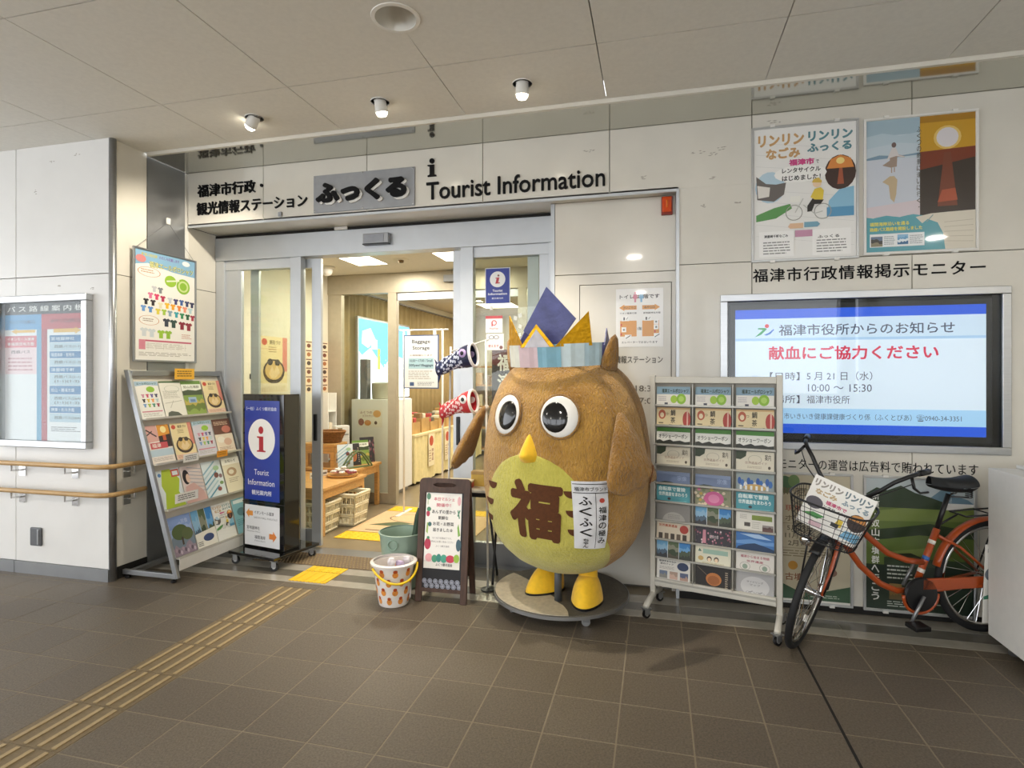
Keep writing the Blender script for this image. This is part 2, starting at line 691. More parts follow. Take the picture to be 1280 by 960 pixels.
# scuffs on the enamel
M_SCUFF = mat('scuff_mark', '#a39d92', 0.6)
rnd = random.Random(3)
for (sx, sz, sw) in ((0.27, 2.98, 0.12), (0.36, 2.96, 0.06), (0.42, 2.99, 0.05), (-0.08, 2.84, 0.03), (-0.45, 3.06, 0.07), (0.30, 2.62, 0.05), (0.52, 2.63, 0.04), (0.75, 3.13, 0.08), (0.36, 2.80, 0.03)):
    mb = MB()
    for q in range(6):
        x = sx + (rnd.random() - 0.5) * sw
        z = sz + (rnd.random() - 0.5) * 0.02
        w = 0.004 + rnd.random() * 0.012
        mb.prism([(x - w, z), (x, z + 0.003), (x + w, z + 0.004 * rnd.random()), (x, z - 0.003)], 3.9993, 4.0)
    mb.build('scuff', M_SCUFF, wall_back)
# lintel underside and its front trim
MB().box(-3.81, 0.147, 4.0, 4.42, 2.745, 2.76).build('lintel_underside', M_PANEL, wall_back)
MB().box(-3.80, 0.15, 3.992, 4.004, 2.728, 2.747).build('lintel_trim', M_ALU, wall_back)
MB().box(0.132, 0.152, 3.992, 4.12, 0.0, 2.728).build('corner_trim', M_ALU, wall_back)
MB().box(-3.86, -3.822, 3.986, 4.02, 0.0, 3.188).build('corner_trim', M_WHITE, wall_back)

# left block: front face and its side, which runs on as the side of the recess
wl = struct(MB().box(-9, -3.85, 3.34, 5, 0, 3.3).build('wall_left', M_JOINT), 'white panel wall of the block with bus case and handrails', 'wall')
LX = [-8.5, -7.4, -6.56, -5.643, -4.726, -3.832]
for a, b in zip(LX[:-1], LX[1:]):
    MB().box(a + GP, b - GP, 3.31, 3.34, 2.235 + GP, 3.215).build('wall_panel', M_PANEL_L, wl, bevel=0.002)
    MB().box(a + GP, b - GP, 3.31, 3.34, 0.09, 2.235 - GP).build('wall_panel', M_PANEL_L, wl, bevel=0.002)
    MB().box(a + GP, b - GP, 3.298, 3.34, 0.0, 0.088).build('kick_plate', M_STEEL_D, wl)
MB().tube([(-3.835, 3.335, 0.0), (-3.835, 3.335, 3.215)], 0.026, 12).build('corner_column', M_STEEL, wl, smooth=True)
MB().box(-3.852, -3.832, 3.345, 3.62, 2.235 + GP, 3.215).build('side_panel', M_PANEL, wl)
MB().box(-3.852, -3.832, 3.345, 3.62, 0.09, 2.235 - GP).build('side_panel', M_PANEL, wl)
MB().box(-3.852, -3.826, 3.345, 3.62, 0.0, 0.088).build('side_kick_plate', M_DARK, wl)
MB().box(-3.86, -3.826, 3.624, 3.985, 0.0, 3.19).build('side_steel_panel', M_STEEL_D, wl)
MB().box(-3.86, -3.825, 4.021, 4.33, 2.235 + GP, 2.745).build('side_panel', M_PANEL, wl)
MB().box(-3.86, -3.825, 4.021, 4.33, 0.0, 2.235 - GP).build('side_panel', M_PANEL, wl)

rnd = random.Random(8)
for (sx, sz, sw, vert) in ((-4.12, 3.12, 0.07, 0), (-4.37, 3.09, 0.04, 0), (-4.53, 2.86, 0.02, 1), (-3.98, 2.13, 0.05, 0), (-4.30, 2.16, 0.03, 0)):
    mb = MB()
    for q in range(5):
        x = sx + (rnd.random() - 0.5) * sw
        z = sz + (rnd.random() - 0.5) * (0.08 if vert else 0.016)
        w = 0.004 + rnd.random() * 0.010
        mb.prism([(x - w, z), (x, z + 0.003), (x + w, z + 0.003 * rnd.random()), (x, z - 0.003)], 3.3093, 3.31)
    mb.build('scuff', M_SCUFF, wl)

# recess panel to the right of the doors with its service hatch
wr = struct(MB().box(-0.74, 0.16, 4.15, 4.42, 0, 2.745).build('wall_recess', M_JOINT), 'recessed white panel beside the doors with a service hatch', 'wall')
MB().box(-0.712, 0.132, 4.12, 4.15, 2.22 + GP, 2.743).build('wall_panel', M_PANEL, wr, bevel=0.002)
mb = MB().box(-0.712, -0.535, 4.12, 4.15, 0.0, 2.22 - GP).box(0.107, 0.132, 4.12, 4.15, 0.0, 2.22 - GP).box(-0.535, 0.107, 4.12, 4.15, 2.145, 2.22 - GP)
mb.build('wall_panel', M_PANEL, wr)
MB().box(-0.531, 0.103, 4.122, 4.15, 0.02, 2.141).build('hatch', M_PANEL, wr, bevel=0.003)
MB().box(-0.538, -0.528, 4.110, 4.119, 1.70, 1.80).build('hatch_hinge', M_STEEL, wr)
MB().box(-0.742, -0.714, 4.115, 4.34, 0.0, 2.743).build('panel_trim', M_ALU, wr)
# station text lettered on the hatch
pr = Print(0.66, 0.36, None)
pr.text('福津市行政・観光情報ステーション', 0.0, 0.02, 1.0, 0.17, '#5d584f', 0.02)
pr.text('営業時間', 0.27, 0.38, 0.50, 0.50, '#5d584f', 0.02)
pr.text('9:00〜18:30', 0.40, 0.60, 0.94, 0.72, '#6d675d', 0.01)
pr.text('9:00〜17:00', 0.40, 0.84, 0.94, 0.96, '#6d675d', 0.01)
pr.build('hatch_lettering', wr, loc=(-0.283, 4.1215, 1.28))

# ------------------------------------------------------------------ sign lettering on the lintel (raised letters are separate things fixed to the wall)
M_LET = mat('black_letter', '#08080a', 0.6, noise=0.05, spec=0.2)


def letter_row(txt, x0, x1, z0, z1, label, bold, depth=0.012, name='sign_lettering', y=4.0, sp=1.0):
    o = letters3d(txt, x0, x1, z0, z1, y, depth, bold, sp=sp).build(name, M_LET)
    return tag(o, label, 'lettering')


letter_row('福津市行政・', -3.705, -3.075, 2.978, 3.082, 'black raised lettering of the station name, upper line over the doors', 0.013)
letter_row('観光情報ステーション', -3.712, -2.672, 2.828, 2.934, 'black raised lettering of the station name, lower line over the doors', 0.013)
letter_row('Tourist Information', -1.662, -0.340, 2.803, 2.935, 'black raised lettering reading Tourist Information above the doors', 0.010)
o = MB()
o.prism([(-0.034, 0), (-0.034, 0.009), (-0.022, 0.012), (-0.017, 0.017), (-0.017, 0.072), (-0.024, 0.078), (-0.034, 0.080), (-0.034, 0.088), (0.017, 0.088), (0.017, 0.017), (0.022, 0.012), (0.034, 0.009), (0.034, 0)], 3.988, 4.0)
o.prism([(0.019 * math.cos(q * PI / 8), 0.116 + 0.019 * math.sin(q * PI / 8)) for q in range(16)], 3.988, 4.0)
o = o.build('information_letter', M_LET, loc=(-1.618, 0, 2.976))
tag(o, 'black raised letter i above the English sign lettering', 'lettering')
plate = thing('name_plate', 'grey steel plate with thick rounded black station nickname letters', 'sign', (-2.183, 4.0, 2.770))
MB().box(-0.428, 0.428, -0.012, 0, 0, 0.292).build('plate', mat('grey_plate', '#9b9da0', 0.42, metal=0.35, noise=0.05), plate, bevel=0.002)
for (x, z) in ((-0.415, 0.012), (0.415, 0.012), (-0.415, 0.28), (0.415, 0.28), (0, 0.012), (0, 0.285)):
    MB().ball((x, -0.013, z), 0.006, 0.004, 0.006, 8, 6).build('screw', M_CHROME, plate, smooth=True)
letters3d('ふっくる', -0.392, 0.372, 0.062, 0.225, -0.013, 0.012, 0.064).build('letter_backing', M_WHITE, plate, loc=(0.018, 0, -0.014))
letters3d('ふっくる', -0.392, 0.372, 0.062, 0.225, -0.024, 0.018, 0.064).build('letters', M_LET, plate)
letter_row('福津市行政情報掲示モニター', 0.612, 1.905, 2.098, 2.186, 'black lettering above the large wall monitor', 0.012, 0.004, y=4.0, sp=1.12)
letter_row('モニターの運営は広告料で賄われています', 0.768, 1.868, 0.893, 0.962, 'black lettering below the large wall monitor', 0.006, 0.003, y=4.0, sp=1.06)
# little conduit clips under the lettering
tag(MB().box(-2.93, -2.90, 3.985, 4.0, 2.765, 2.80).build('wall_clip', M_STEEL_D), 'small grey metal clip under the station name lettering', 'clip')

# ------------------------------------------------------------------ doors
DY = 4.35


def pane(x0, x1, z0, z1, y, parent, m=None):
    return MB().box(x0, x1, y - 0.004, y + 0.004, z0, z1).build('pane', m or GLASS, parent)


def bar(name, x0, x1, y0, y1, z0, z1, parent, m=None, bevel=0.002):
    return MB().box(x0, x1, y0, y1, z0, z1).build(name, m or M_ALU, parent, bevel=bevel)


d1 = sroot('door_1', 'silver automatic sliding entrance doors standing open', 'door')
bar('header', -3.822, -0.745, DY - 0.03, DY + 0.09, 2.515, 2.735, d1)
bar('header_gasket', -3.81, -0.745, DY - 0.036, DY - 0.03, 2.715, 2.735, d1, M_DARK, 0)
bar('jamb', -3.822, -3.735, DY - 0.02, DY + 0.09, 0.0, 2.515, d1)
bar('jamb', -0.800, -0.748, DY - 0.02, DY + 0.09, 0.0, 2.515, d1)
for (a, b) in ((-3.06, -2.955), (-1.51, -1.405)):
    bar('mullion', a, b, DY - 0.025, DY + 0.045, 0.0, 2.515, d1)
for (a, b) in ((-3.735, -3.06), (-1.405, -0.80)):
    f = bar('side_frame', a, b, DY - 0.005, DY + 0.04, 2.43, 2.515, d1, M_ALU)
    bar('side_frame', a, b, DY - 0.005, DY + 0.04, 0.0, 0.17, d1, M_STEEL_D)
    st = 0.16 if a < -3 else 0.075
    if a < -3:
        bar('side_frame', a, a + st, DY + 0.0, DY + 0.04, 0.17, 2.43, d1, M_ALU)
        pane(a + st, b, 0.17, 2.43, DY + 0.02, d1)
    else:
        bar('side_frame', b - st, b, DY + 0.0, DY + 0.04, 0.17, 2.43, d1, M_ALU)
        pane(a, b - st, 0.17, 2.43, DY + 0.02, d1)
# sliding leaves, slid open behind the side panes
for (a, b, hx) in ((-3.52, -2.81, -2.86), (-1.60, -0.89, -1.555)):
    lf = bar('sliding_leaf', a, a + 0.085 if a < -3 else a + 0.09, DY + 0.055, DY + 0.085, 0.02, 2.51, d1, M_ALU)
    bar('leaf_stile', b - 0.09, b, DY + 0.055, DY + 0.085, 0.02, 2.51, d1, M_ALU)
    bar('leaf_rail', a + 0.085, b - 0.09, DY + 0.055, DY + 0.085, 0.02, 0.16, d1, M_STEEL_D)
    bar('leaf_rail', a + 0.085, b - 0.09, DY + 0.055, DY + 0.085, 2.43, 2.51, d1, M_ALU)
    pane(a + 0.085, b - 0.09, 0.16, 2.43, DY + 0.07, d1)
    bar('pull_handle', hx - 0.014, hx + 0.014, DY + 0.035, DY + 0.056, 0.93, 1.16, d1, M_BLACK, 0.004)
sn = thing('door_sensor', 'small grey motion sensor box on the entrance door header', 'sensor', (-2.225, DY - 0.03, 2.575))
MB().box(-0.115, 0.115, -0.05, 0, 0, 0.085).build('body', M_STEEL_D, sn, bevel=0.006)
MB().box(-0.10, 0.075, -0.053, -0.05, 0.012, 0.072).build('lens', mat('sensor_lens', '#9fa3ab', 0.2, noise=0.05), sn)
MB().box(-0.115, 0.115, -0.055, -0.01, -0.006, 0.002).build('dark_window', M_BLACK, sn)
ts = tag(MB().box(-2.62, -2.50, 4.30, 4.325, 2.716, 2.742).build('door_contact', M_WHITE, bevel=0.003), 'short white contact bar under the lintel above the doors', 'contact')

# ------------------------------------------------------------------ vestibule shell
M_CREAM = mat('cream_wall', '#e2ddcb', 0.6, noise=0.03, nscale=4)
M_CREAMC = mat('cream_ceiling', '#d6d1c2', 0.7, noise=0.03, nscale=30)
M_BRONZE = mat('champagne_metal', '#b4ab97', 0.38, metal=0.4, noise=0.04)
vf = struct(MB().box(-3.85, 3.0, 4.43, 11.0, -0.12, -0.002).build('floor_vestibule', M_VFLOOR), 'polished brown floor inside the entrance', 'floor')
struct(MB().box(-3.9, -3.82, 4.44, 11.0, 0, 2.9).build('wall_vestibule_left', M_CREAM), 'cream side wall inside the entrance', 'wall')
struct(MB().box(-0.745, -0.66, 4.44, 6.12, 0, 2.9).build('wall_vestibule_right', M_CREAM), 'cream wall right of the vestibule', 'wall')
struct(MB().box(-3.82, 3.0, 4.44, 11.0, 2.69, 2.8).build('ceiling_vestibule', M_CREAMC), 'cream ceiling inside the entrance', 'ceiling')
struct(MB().box(-3.9, 3.1, 11.0, 11.1, 0, 2.9).build('wall_inner_back', M_CREAM), 'cream wall at the back of the shop', 'wall')
struct(MB().box(3.0, 3.1, 6.2, 11.0, 0, 2.9).build('wall_inner_right', M_CREAM), 'cream wall at the far side of the shop', 'wall')
struct(MB().box(-0.66, 3.0, 6.12, 6.2, 0, 2.9).build('wall_inner_front', M_CREAM), 'cream wall between shop and concourse', 'wall')
MB().box(-3.83, -0.66, 4.43, 4.6, 2.74, 2.9).build('wall_over_door', M_CREAM)['kind'] = 'structure'
bpy.data.objects['wall_over_door']['label'] = 'cream wall strip above the entrance doors'
bpy.data.objects['wall_over_door']['category'] = 'wall'

d2 = sroot('door_2', 'champagne metal inner glass door partition behind the vestibule', 'door')
IY = 6.15
bar('header', -3.818, -0.75, IY - 0.03, IY + 0.05, 2.46, 2.688, d2, M_BRONZE)
bar('jamb', -3.818, -3.64, IY - 0.02, IY + 0.05, 0, 2.46, d2, M_BRONZE)
bar('jamb', -0.90, -0.75, IY - 0.02, IY + 0.05, 0, 2.46, d2, M_BRONZE)
for (a, b) in ((-3.03, -2.925), (-1.47, -1.37)):
    bar('mullion', a, b, IY - 0.03, IY + 0.05, 0, 2.46, d2, M_BRONZE)
bar('leaf_rail', -2.92, -2.2, IY + 0.0, IY + 0.03, 2.37, 2.455, d2, M_ALU)
bar('leaf_rail', -2.2, -1.47, IY + 0.0, IY + 0.03, 2.37, 2.455, d2, M_ALU)
for (a, b) in ((-3.64, -3.03), (-1.37, -0.90)):
    pane(a, b, 0.12, 2.46, IY, d2)
    bar('sill_rail', a, b, IY - 0.02, IY + 0.02, 0, 0.12, d2, M_BRONZE)
sn2 = tag(MB().box(-2.32, -2.12, IY - 0.09, IY - 0.031, 2.55, 2.63).build('inner_door_sensor', M_STEEL_D, bevel=0.005), 'grey sensor box on the inner door header', 'sensor')


# ------------------------------------------------------------------ lamps
def add_light(kind, name, parent, loc, rot, energy, col, **kw):
    d = bpy.data.lights.new(name, kind)
    d.energy = energy
    d.color = col
    for k, v in kw.items():
        setattr(d, k, v)
    o = bpy.data.objects.new(name, d)
    COL.objects.link(o)
    o.parent = parent
    o.location = loc
    o.rotation_euler = rot
    return o


M_BULB = mat('lit_bulb', '#fff3da', 0.4, emit=14)
M_BULB_OFF = mat('lamp_glass', '#f2efe6', 0.3, noise=0.02)


def spot_lamp(x, tilt, lit, label, aim=0.0, energy=60):
    t = thing('spot_lamp', label, 'lamp', (x, 3.287, 3.215), group='adjustable spot lamps along the ceiling edge')
    MB().lathe([(0.058, -0.006), (0.058, 0.0), (0.04, 0.0), (0.04, -0.006)], 24, cap=False).build('trim_ring', M_WHITE, t, smooth=False)
    MB().lathe([(0.044, -0.0015), (0.001, -0.0015)], 24).build('hole_shade_disc', M_DARK, t)  # flat dark disc, its colour stands in for the shaded recess hole
    mb = MB()
    mb.M = Matrix.Rotation(aim, 4, 'Z') @ Matrix.Rotation(tilt, 4, 'X') @ Matrix.Translation((0, 0, -0.045))
    mb.lathe([(0.030, 0.06), (0.036, 0.05), (0.040, -0.02), (0.034, -0.02), (0.034, -0.005)], 20, cap=True)
    mb.build('lamp_head', M_WHITE, t, auto=40)
    m2 = MB()
    m2.M = mb.M
    m2.lathe([(0.0335, -0.008), (0.034, -0.030), (0.024, -0.044), (0.001, -0.048)], 16)
    m2.build('bulb', M_BULB if lit else M_BULB_OFF, t, smooth=True)
    if lit:
        p = mb.M @ Vector((0, 0, -0.055))
        r = (Matrix.Rotation(aim, 4, 'Z') @ Matrix.Rotation(tilt, 4, 'X')).to_euler()
        add_light('SPOT', 'spot_beam', t, p, r, energy, (1.0, 0.90, 0.74), spot_size=R(78), spot_blend=0.7, shadow_soft_size=0.035)
    return t


spot_lamp(-2.597, R(48), True, 'white spot lamp over the side poster, turned to the wall', aim=R(68), energy=90)
spot_lamp(-1.680, R(16), True, 'white spot lamp shining in front of the nickname plate', aim=R(-8), energy=110)
spot_lamp(-0.763, R(10), True, 'bright white spot lamp above the owl figure', aim=R(20), energy=110)
dl = thing('downlight', 'round white recessed downlight, switched off, in the ceiling', 'lamp', (DLX, DLY, 3.215))
MB().lathe([(0.098, 0.0), (0.098, -0.005), (0.116, -0.004), (0.118, 0.0), (0.098, 0.0)], 40, cap=False).build('trim_ring', M_WHITE, dl, auto=30)
MB().lathe([(0.098, 0.0), (0.090, 0.03), (0.060, 0.075), (0.045, 0.085)], 40, cap=False).build('reflector', mat('lamp_reflector', '#d9d6cd', 0.3, metal=0.2, noise=0.02), dl, smooth=True)
MB().lathe([(0.046, 0.085), (0.001, 0.084)], 24).build('bulb', M_BULB_OFF, dl)
# unseen lit downlights added behind the camera to brighten the concourse
M_DIFF = mat('lit_diffuser', '#fff6e6', 0.4, emit=6)
for k, (x, y) in enumerate(((-3.97, -0.2), (-0.30, -0.2), (3.37, -0.2), (-3.97, -3.8), (-0.30, -3.8))):
    t = thing('added_downlight', 'lit round downlight added in the ceiling behind the camera', 'lamp', (x, y, 3.215), group='added concourse downlights')
    MB().lathe([(0.11, 0.0), (0.13, -0.004), (0.134, 0.0)], 32, cap=False).build('trim_ring', M_WHITE, t)
    MB().lathe([(0.11, -0.002), (0.001, -0.002)], 32).build('diffuser', M_DIFF, t)
    add_light('AREA', 'added_down_light', t, (0, 0, -0.01), (0, 0, 0), 28, (1.0, 0.95, 0.86), shape='DISK', size=0.2)

# concourse shell behind the camera: side wall added to darken the right, parapet and posts of the open front
struct(MB().box(4.3, 4.5, -6, 4.3, 0, 3.4).build('wall_right_added', M_PANEL), 'unseen panel wall added to darken the right end of the concourse', 'wall')
struct(MB().box(-9, 4.3, -6.1, -6, 0, 1.1).build('wall_front', M_PANEL_L), 'low parapet along the open side of the concourse', 'wall')
for k in range(5):
    struct(MB().box(-8.5 + 3.1 * k, -8.2 + 3.1 * k, -6.1, -5.85, 1.1, 3.33).build('trim_%d' % (k + 2), M_PANEL_L), 'post of the open concourse front', 'post')

# ------------------------------------------------------------------ big wall monitor
mon = thing('wall_monitor', 'large wall monitor in a steel frame showing a blue and white notice', 'monitor', (1.22, 4.0, 1.022))
fw, fh, ft = 1.618, 1.0, 0.045
mb = MB()
mb.box(-fw / 2, fw / 2, -0.02, 0.0, 0, ft).box(-fw / 2, fw / 2, -0.02, 0.0, fh - ft, fh)
mb.box(-fw / 2, -fw / 2 + ft, -0.02, 0, ft, fh - ft).box(fw / 2 - ft, fw / 2, -0.02, 0, ft, fh - ft)
mb.build('frame', M_STEEL, mon, bevel=0.003)
mb = MB()
mb.box(-0.80, 0.80, 0.0, 0.09, 0.01, 0.012).box(-0.80, 0.80, 0.095, 0.1, 0.01, 0.99)
mb.box(-0.80, -0.765, 0.0, 0.095, 0.012, 0.99).box(0.765, 0.80, 0.0, 0.095, 0.012, 0.99)
mb.build('niche', M_BLACK, mon)
MB().box(-0.745, 0.745, 0.045, 0.09, 0.055, 0.94).build('display_case', M_BLACK, mon, bevel=0.004)
W, Hh = 1.42, 0.805
sc = Print(W, Hh, None, step=0.0004)
sc.rect(0, 0, 1, 1, '#dfecfa')
sc.rect(0, 0, 1, 0.075, '#1557dd')
sc.rect(0, 0.075, 1, 0.255, '#cfe2f5')
sc.rect(0, 0.235, 1, 0.255, '#a9cbe9')
sc.rect(0, 0.80, 1, 0.925, '#a9d4f6')
sc.rect(0, 0.925, 1, 1, '#1557dd')
# municipal mark: a running figure of three strokes
sc.poly([(0.085, 0.225), (0.120, 0.165), (0.098, 0.160), (0.100, 0.150), (0.130, 0.150), (0.137, 0.160), (0.112, 0.205)], '#2e9b58')
sc.poly([(0.125, 0.205), (0.145, 0.190), (0.165, 0.160), (0.168, 0.165), (0.152, 0.200), (0.135, 0.212)], '#2a6fc4')
sc.ell(0.137, 0.135, 0.009, 0.016, '#d9434a')
sc.text('福津市役所からのお知らせ', 0.188, 0.125, 0.885, 0.215, '#3f4a63', 0.010)
sc.text('献血にご協力ください', 0.145, 0.300, 0.825, 0.410, '#d2254b', 0.026)
sc.text('【日時】', 0.150, 0.510, 0.275, 0.575, '#3c4252', 0.004)
sc.text('5 月 21 日（水）', 0.305, 0.505, 0.570, 0.575, '#3c4252', 0.004)
sc.text('10:00 〜 15:30', 0.310, 0.605, 0.568, 0.665, '#3c4252', 0.004)
sc.text('【場所】', 0.150, 0.695, 0.275, 0.760, '#3c4252', 0.004)
sc.text('福津市役所', 0.305, 0.695, 0.480, 0.760, '#3c4252', 0.004)
sc.text('市いきいき健康課健康づくり係（ふくとぴあ）☎0940-34-3351', 0.21, 0.838, 0.91, 0.892, '#4a566e', 0.003)
sc.build('screen', mon, SCREEN, loc=(0, 0.0435, 0.098))
MB().box(-0.763, 0.763, 0.004, 0.010, 0.046, 0.954).build('pane', GLASS3, mon)


# ------------------------------------------------------------------ framed posters on the wall
M_FRAME = mat('poster_frame', '#c9cac9', 0.32, metal=0.6, noise=0.03)


def poster_frame(t, w, h, m=M_FRAME, fr=0.014, d=0.018, clips=True):
    mb = MB()
    mb.box(-w / 2, w / 2, -d, -0.002, 0, fr).box(-w / 2, w / 2, -d, -0.002, h - fr, h)
    mb.box(-w / 2, -w / 2 + fr, -d, -0.002, fr, h - fr).box(w / 2 - fr, w / 2, -d, -0.002, fr, h - fr)
    mb.build('frame', m, t, bevel=0.002)
    MB().box(-w / 2 + fr, w / 2 - fr, -0.008, -0.002, fr, h - fr).build('backing', M_WHITE, t)
    if clips:
        for x in (-w * 0.3, w * 0.3):
            for z in (0, h):
                MB().box(x - 0.014, x + 0.014, -d - 0.004, -0.002, z - 0.008, z + 0.008).build('clip', M_WHITE, t)


def rental_art(p, y0=0.0, y1=1.0, full=True):
    Y = lambda y: y0 + (y1 - y0) * y
    p.rect(0, Y(0), 1, Y(1), '#efeeea')
    for k in range(9):
        p.line(0.02, Y(0.10 + 0.09 * k), 0.98, Y(0.20 + 0.09 * k), 0.004, '#dcdcd8')
    p.text('リンリン', 0.04, Y(0.045), 0.50, Y(0.135), '#c9a06c', 0.05)
    p.text('なごみ', 0.12, Y(0.150), 0.46, Y(0.235), '#c9a06c', 0.05)
    p.text('リンリン', 0.54, Y(0.045), 0.97, Y(0.120), '#5f8e98', 0.05)
    p.text('ふっくる', 0.53, Y(0.135), 0.96, Y(0.205), '#5f8e98', 0.05)
    p.ell(0.16, Y(0.45), 0.15, 0.12 * (y1 - y0), '#b9d2e0')
    p.poly([(0.02, Y(0.36)), (0.12, Y(0.42)), (0.22, Y(0.43)), (0.32, Y(0.42)), (0.30, Y(0.51)), (0.20, Y(0.56)), (0.03, Y(0.54))], '#6d6763')
    p.poly([(0.03, Y(0.43)), (0.16, Y(0.45)), (0.15, Y(0.52)), (0.04, Y(0.53))], '#e4e0d8')
    p.ell(0.85, Y(0.37), 0.15, 0.13 * (y1 - y0), '#46332d')
    p.poly([(0.72, Y(0.34)), (0.76, Y(0.27)), (0.85, Y(0.24)), (0.95, Y(0.27)), (0.98, Y(0.34))], '#d98a45')
    p.ell(0.85, Y(0.285), 0.04, 0.025 * (y1 - y0), '#f6dc8a')
    p.poly([(0.84, Y(0.34)), (0.87, Y(0.34)), (0.885, Y(0.46)), (0.82, Y(0.46))], '#a2573c')
    p.ell(0.46, Y(0.36), 0.26, 0.065 * (y1 - y0), '#f7f6f2')
    p.text('福津市', 0.35, Y(0.245), 0.60, Y(0.295), '#d04f8a', 0.05)
    p.text('で', 0.615, Y(0.262), 0.645, Y(0.290), '#444444', 0.02)
    p.text('レンタサイクル', 0.28, Y(0.312), 0.66, Y(0.350), '#2b2b2d', 0.03)
    p.text('はじめました！', 0.28, Y(0.370), 0.66, Y(0.410), '#2b2b2d', 0.03)
    p.poly([(0.72, Y(0.70)), (0.74, Y(0.58)), (0.84, Y(0.50)), (0.98, Y(0.48)), (0.98, Y(0.70))], '#8fc0da')
    p.rect(0.72, Y(0.63), 0.98, Y(0.70), '#5d9cc4')
    p.poly([(0.02, Y(0.71)), (0.02, Y(0.66)), (0.20, Y(0.61)), (0.36, Y(0.585)), (0.38, Y(0.62)), (0.22, Y(0.69))], '#5f9a58')
    # rider on a bicycle
    p.ring(0.40, Y(0.655), 0.085, 0.060 * (y1 - y0), 0.10, '#a5a49c')
    p.ring(0.68, Y(0.655), 0.085, 0.060 * (y1 - y0), 0.10, '#a5a49c')
    p.line(0.41, Y(0.655), 0.49, Y(0.55), 0.010, '#c9c9c2')
    p.line(0.49, Y(0.60), 0.60, Y(0.67), 0.010, '#c9c9c2')
    p.line(0.60, Y(0.67), 0.68, Y(0.655), 0.010, '#c9c9c2')
    p.rect(0.36, Y(0.53), 0.46, Y(0.575), '#f3f2ea')
    p.poly([(0.53, Y(0.61)), (0.58, Y(0.555)), (0.69, Y(0.57)), (0.66, Y(0.60)), (0.60, Y(0.60)), (0.575, Y(0.65)), (0.53, Y(0.655))], '#2f2b2a')
    p.poly([(0.56, Y(0.545)), (0.60, Y(0.485)), (0.66, Y(0.475)), (0.69, Y(0.50)), (0.68, Y(0.57)), (0.60, Y(0.565))], '#e2c648')
    p.ell(0.625, Y(0.445), 0.042, 0.030 * (y1 - y0), '#efd2b0')
    p.poly([(0.575, Y(0.435)), (0.59, Y(0.41)), (0.64, Y(0.40)), (0.67, Y(0.425)), (0.67, Y(0.44))], '#dcb957')
    if not full:
        return
    p.poly([(0.34, Y(0.76)), (0.36, Y(0.735)), (0.49, Y(0.735)), (0.49, Y(0.775)), (0.36, Y(0.775))], '#e2bd9a')
    p.poly([(0.50, Y(0.73)), (0.63, Y(0.73)), (0.655, Y(0.75)), (0.63, Y(0.77)), (0.50, Y(0.77))], '#78a6ba')
    p.rect(0.41, Y(0.79), 0.58, Y(0.84), '#c893ad')
    for (a, b, t) in ((0.05, 0.40, '津屋崎千軒なごみ'), (0.58, 0.95, 'ふっくる')):
        p.rect(a, Y(0.79), b, Y(0.985), '#f7f6f3')
        p.text(t, a + 0.05, Y(0.815 if a < 0.3 else 0.835), b - 0.06 if a < 0.3 else a + 0.26, Y(0.838 if a < 0.3 else 0.858), '#3c3c3c', 0.03)
        p.lines(a + 0.04, Y(0.870), b - 0.03, Y(0.975), 5, '#8e8e8c', 0.4, 3)


t = thing('framed_poster', 'framed white rental cycle poster with rider in yellow above the monitor', 'poster', (0.915, 4.0, 2.226), group=None)
poster_frame(t, 0.625, 0.872)
p = Print(0.592, 0.838, '#f4f2ec', 0.0012)
rental_art(p)
p.build('print', t, INKG, loc=(0, -0.0095, 0.017))

t = thing('framed_poster', 'framed travel poster with beach walker and orange sunset above the monitor', 'poster', (1.560, 4.0, 2.240))
poster_frame(t, 0.612, 0.845, M_WHITE)
p = Print(0.580, 0.812, '#f4f2ec', 0.0012)
p.rect(0, 0, 0.5, 0.74, '#c5d3dc')
p.rect(0, 0.0, 0.5, 0.12, '#a4bcc9')
p.poly([(0, 0.12), (0.15, 0.10), (0.32, 0.13), (0.5, 0.11), (0.5, 0.2), (0.3, 0.18), (0, 0.21)], '#b9ccd6')
p.poly([(0, 0.285), (0.12, 0.265), (0.3, 0.28), (0.5, 0.265), (0.5, 0.282), (0, 0.30)], '#7f9cb2')
p.rect(0, 0.30, 0.5, 0.74, '#cdd3dd')
p.poly([(0, 0.66), (0.5, 0.62), (0.5, 0.74), (0, 0.74)], '#d9cdd2')
p.poly([(0.22, 0.265), (0.235, 0.22), (0.27, 0.22), (0.30, 0.27), (0.36, 0.285), (0.355, 0.295), (0.29, 0.285), (0.285, 0.36), (0.23, 0.365), (0.15, 0.345), (0.22, 0.31)], '#a39082')
p.poly([(0.215, 0.26), (0.24, 0.215), (0.275, 0.215), (0.305, 0.275), (0.36, 0.288), (0.35, 0.293), (0.28, 0.28), (0.225, 0.29), (0.19, 0.31)], '#d8d3d2')
p.ell(0.258, 0.195, 0.022, 0.020, '#6d5a55')
p.rect(0.232, 0.365, 0.242, 0.405, '#b59a88')
p.rect(0.258, 0.365, 0.268, 0.40, '#b59a88')
p.poly([(0.22, 0.43), (0.15, 0.47), (0.21, 0.50), (0.225, 0.60), (0.26, 0.63), (0.28, 0.57), (0.29, 0.46), (0.26, 0.43)], '#c6b18f')
p.rect(0.5, 0, 1, 0.28, '#c99a2b')
p.rect(0.5, 0, 1, 0.05, '#a97b22')
p.ell(0.75, 0.17, 0.125, 0.088, '#e5c572')
p.ell(0.75, 0.17, 0.100, 0.073, '#ddd8dc')
p.rect(0.5, 0.265, 1, 0.74, '#3d332c')
p.poly([(0.5, 0.265), (1, 0.25), (1, 0.33), (0.5, 0.40)], '#7d3b26')
p.poly([(0.72, 0.28), (0.78, 0.28), (0.84, 0.68), (0.66, 0.68)], '#7b432f')
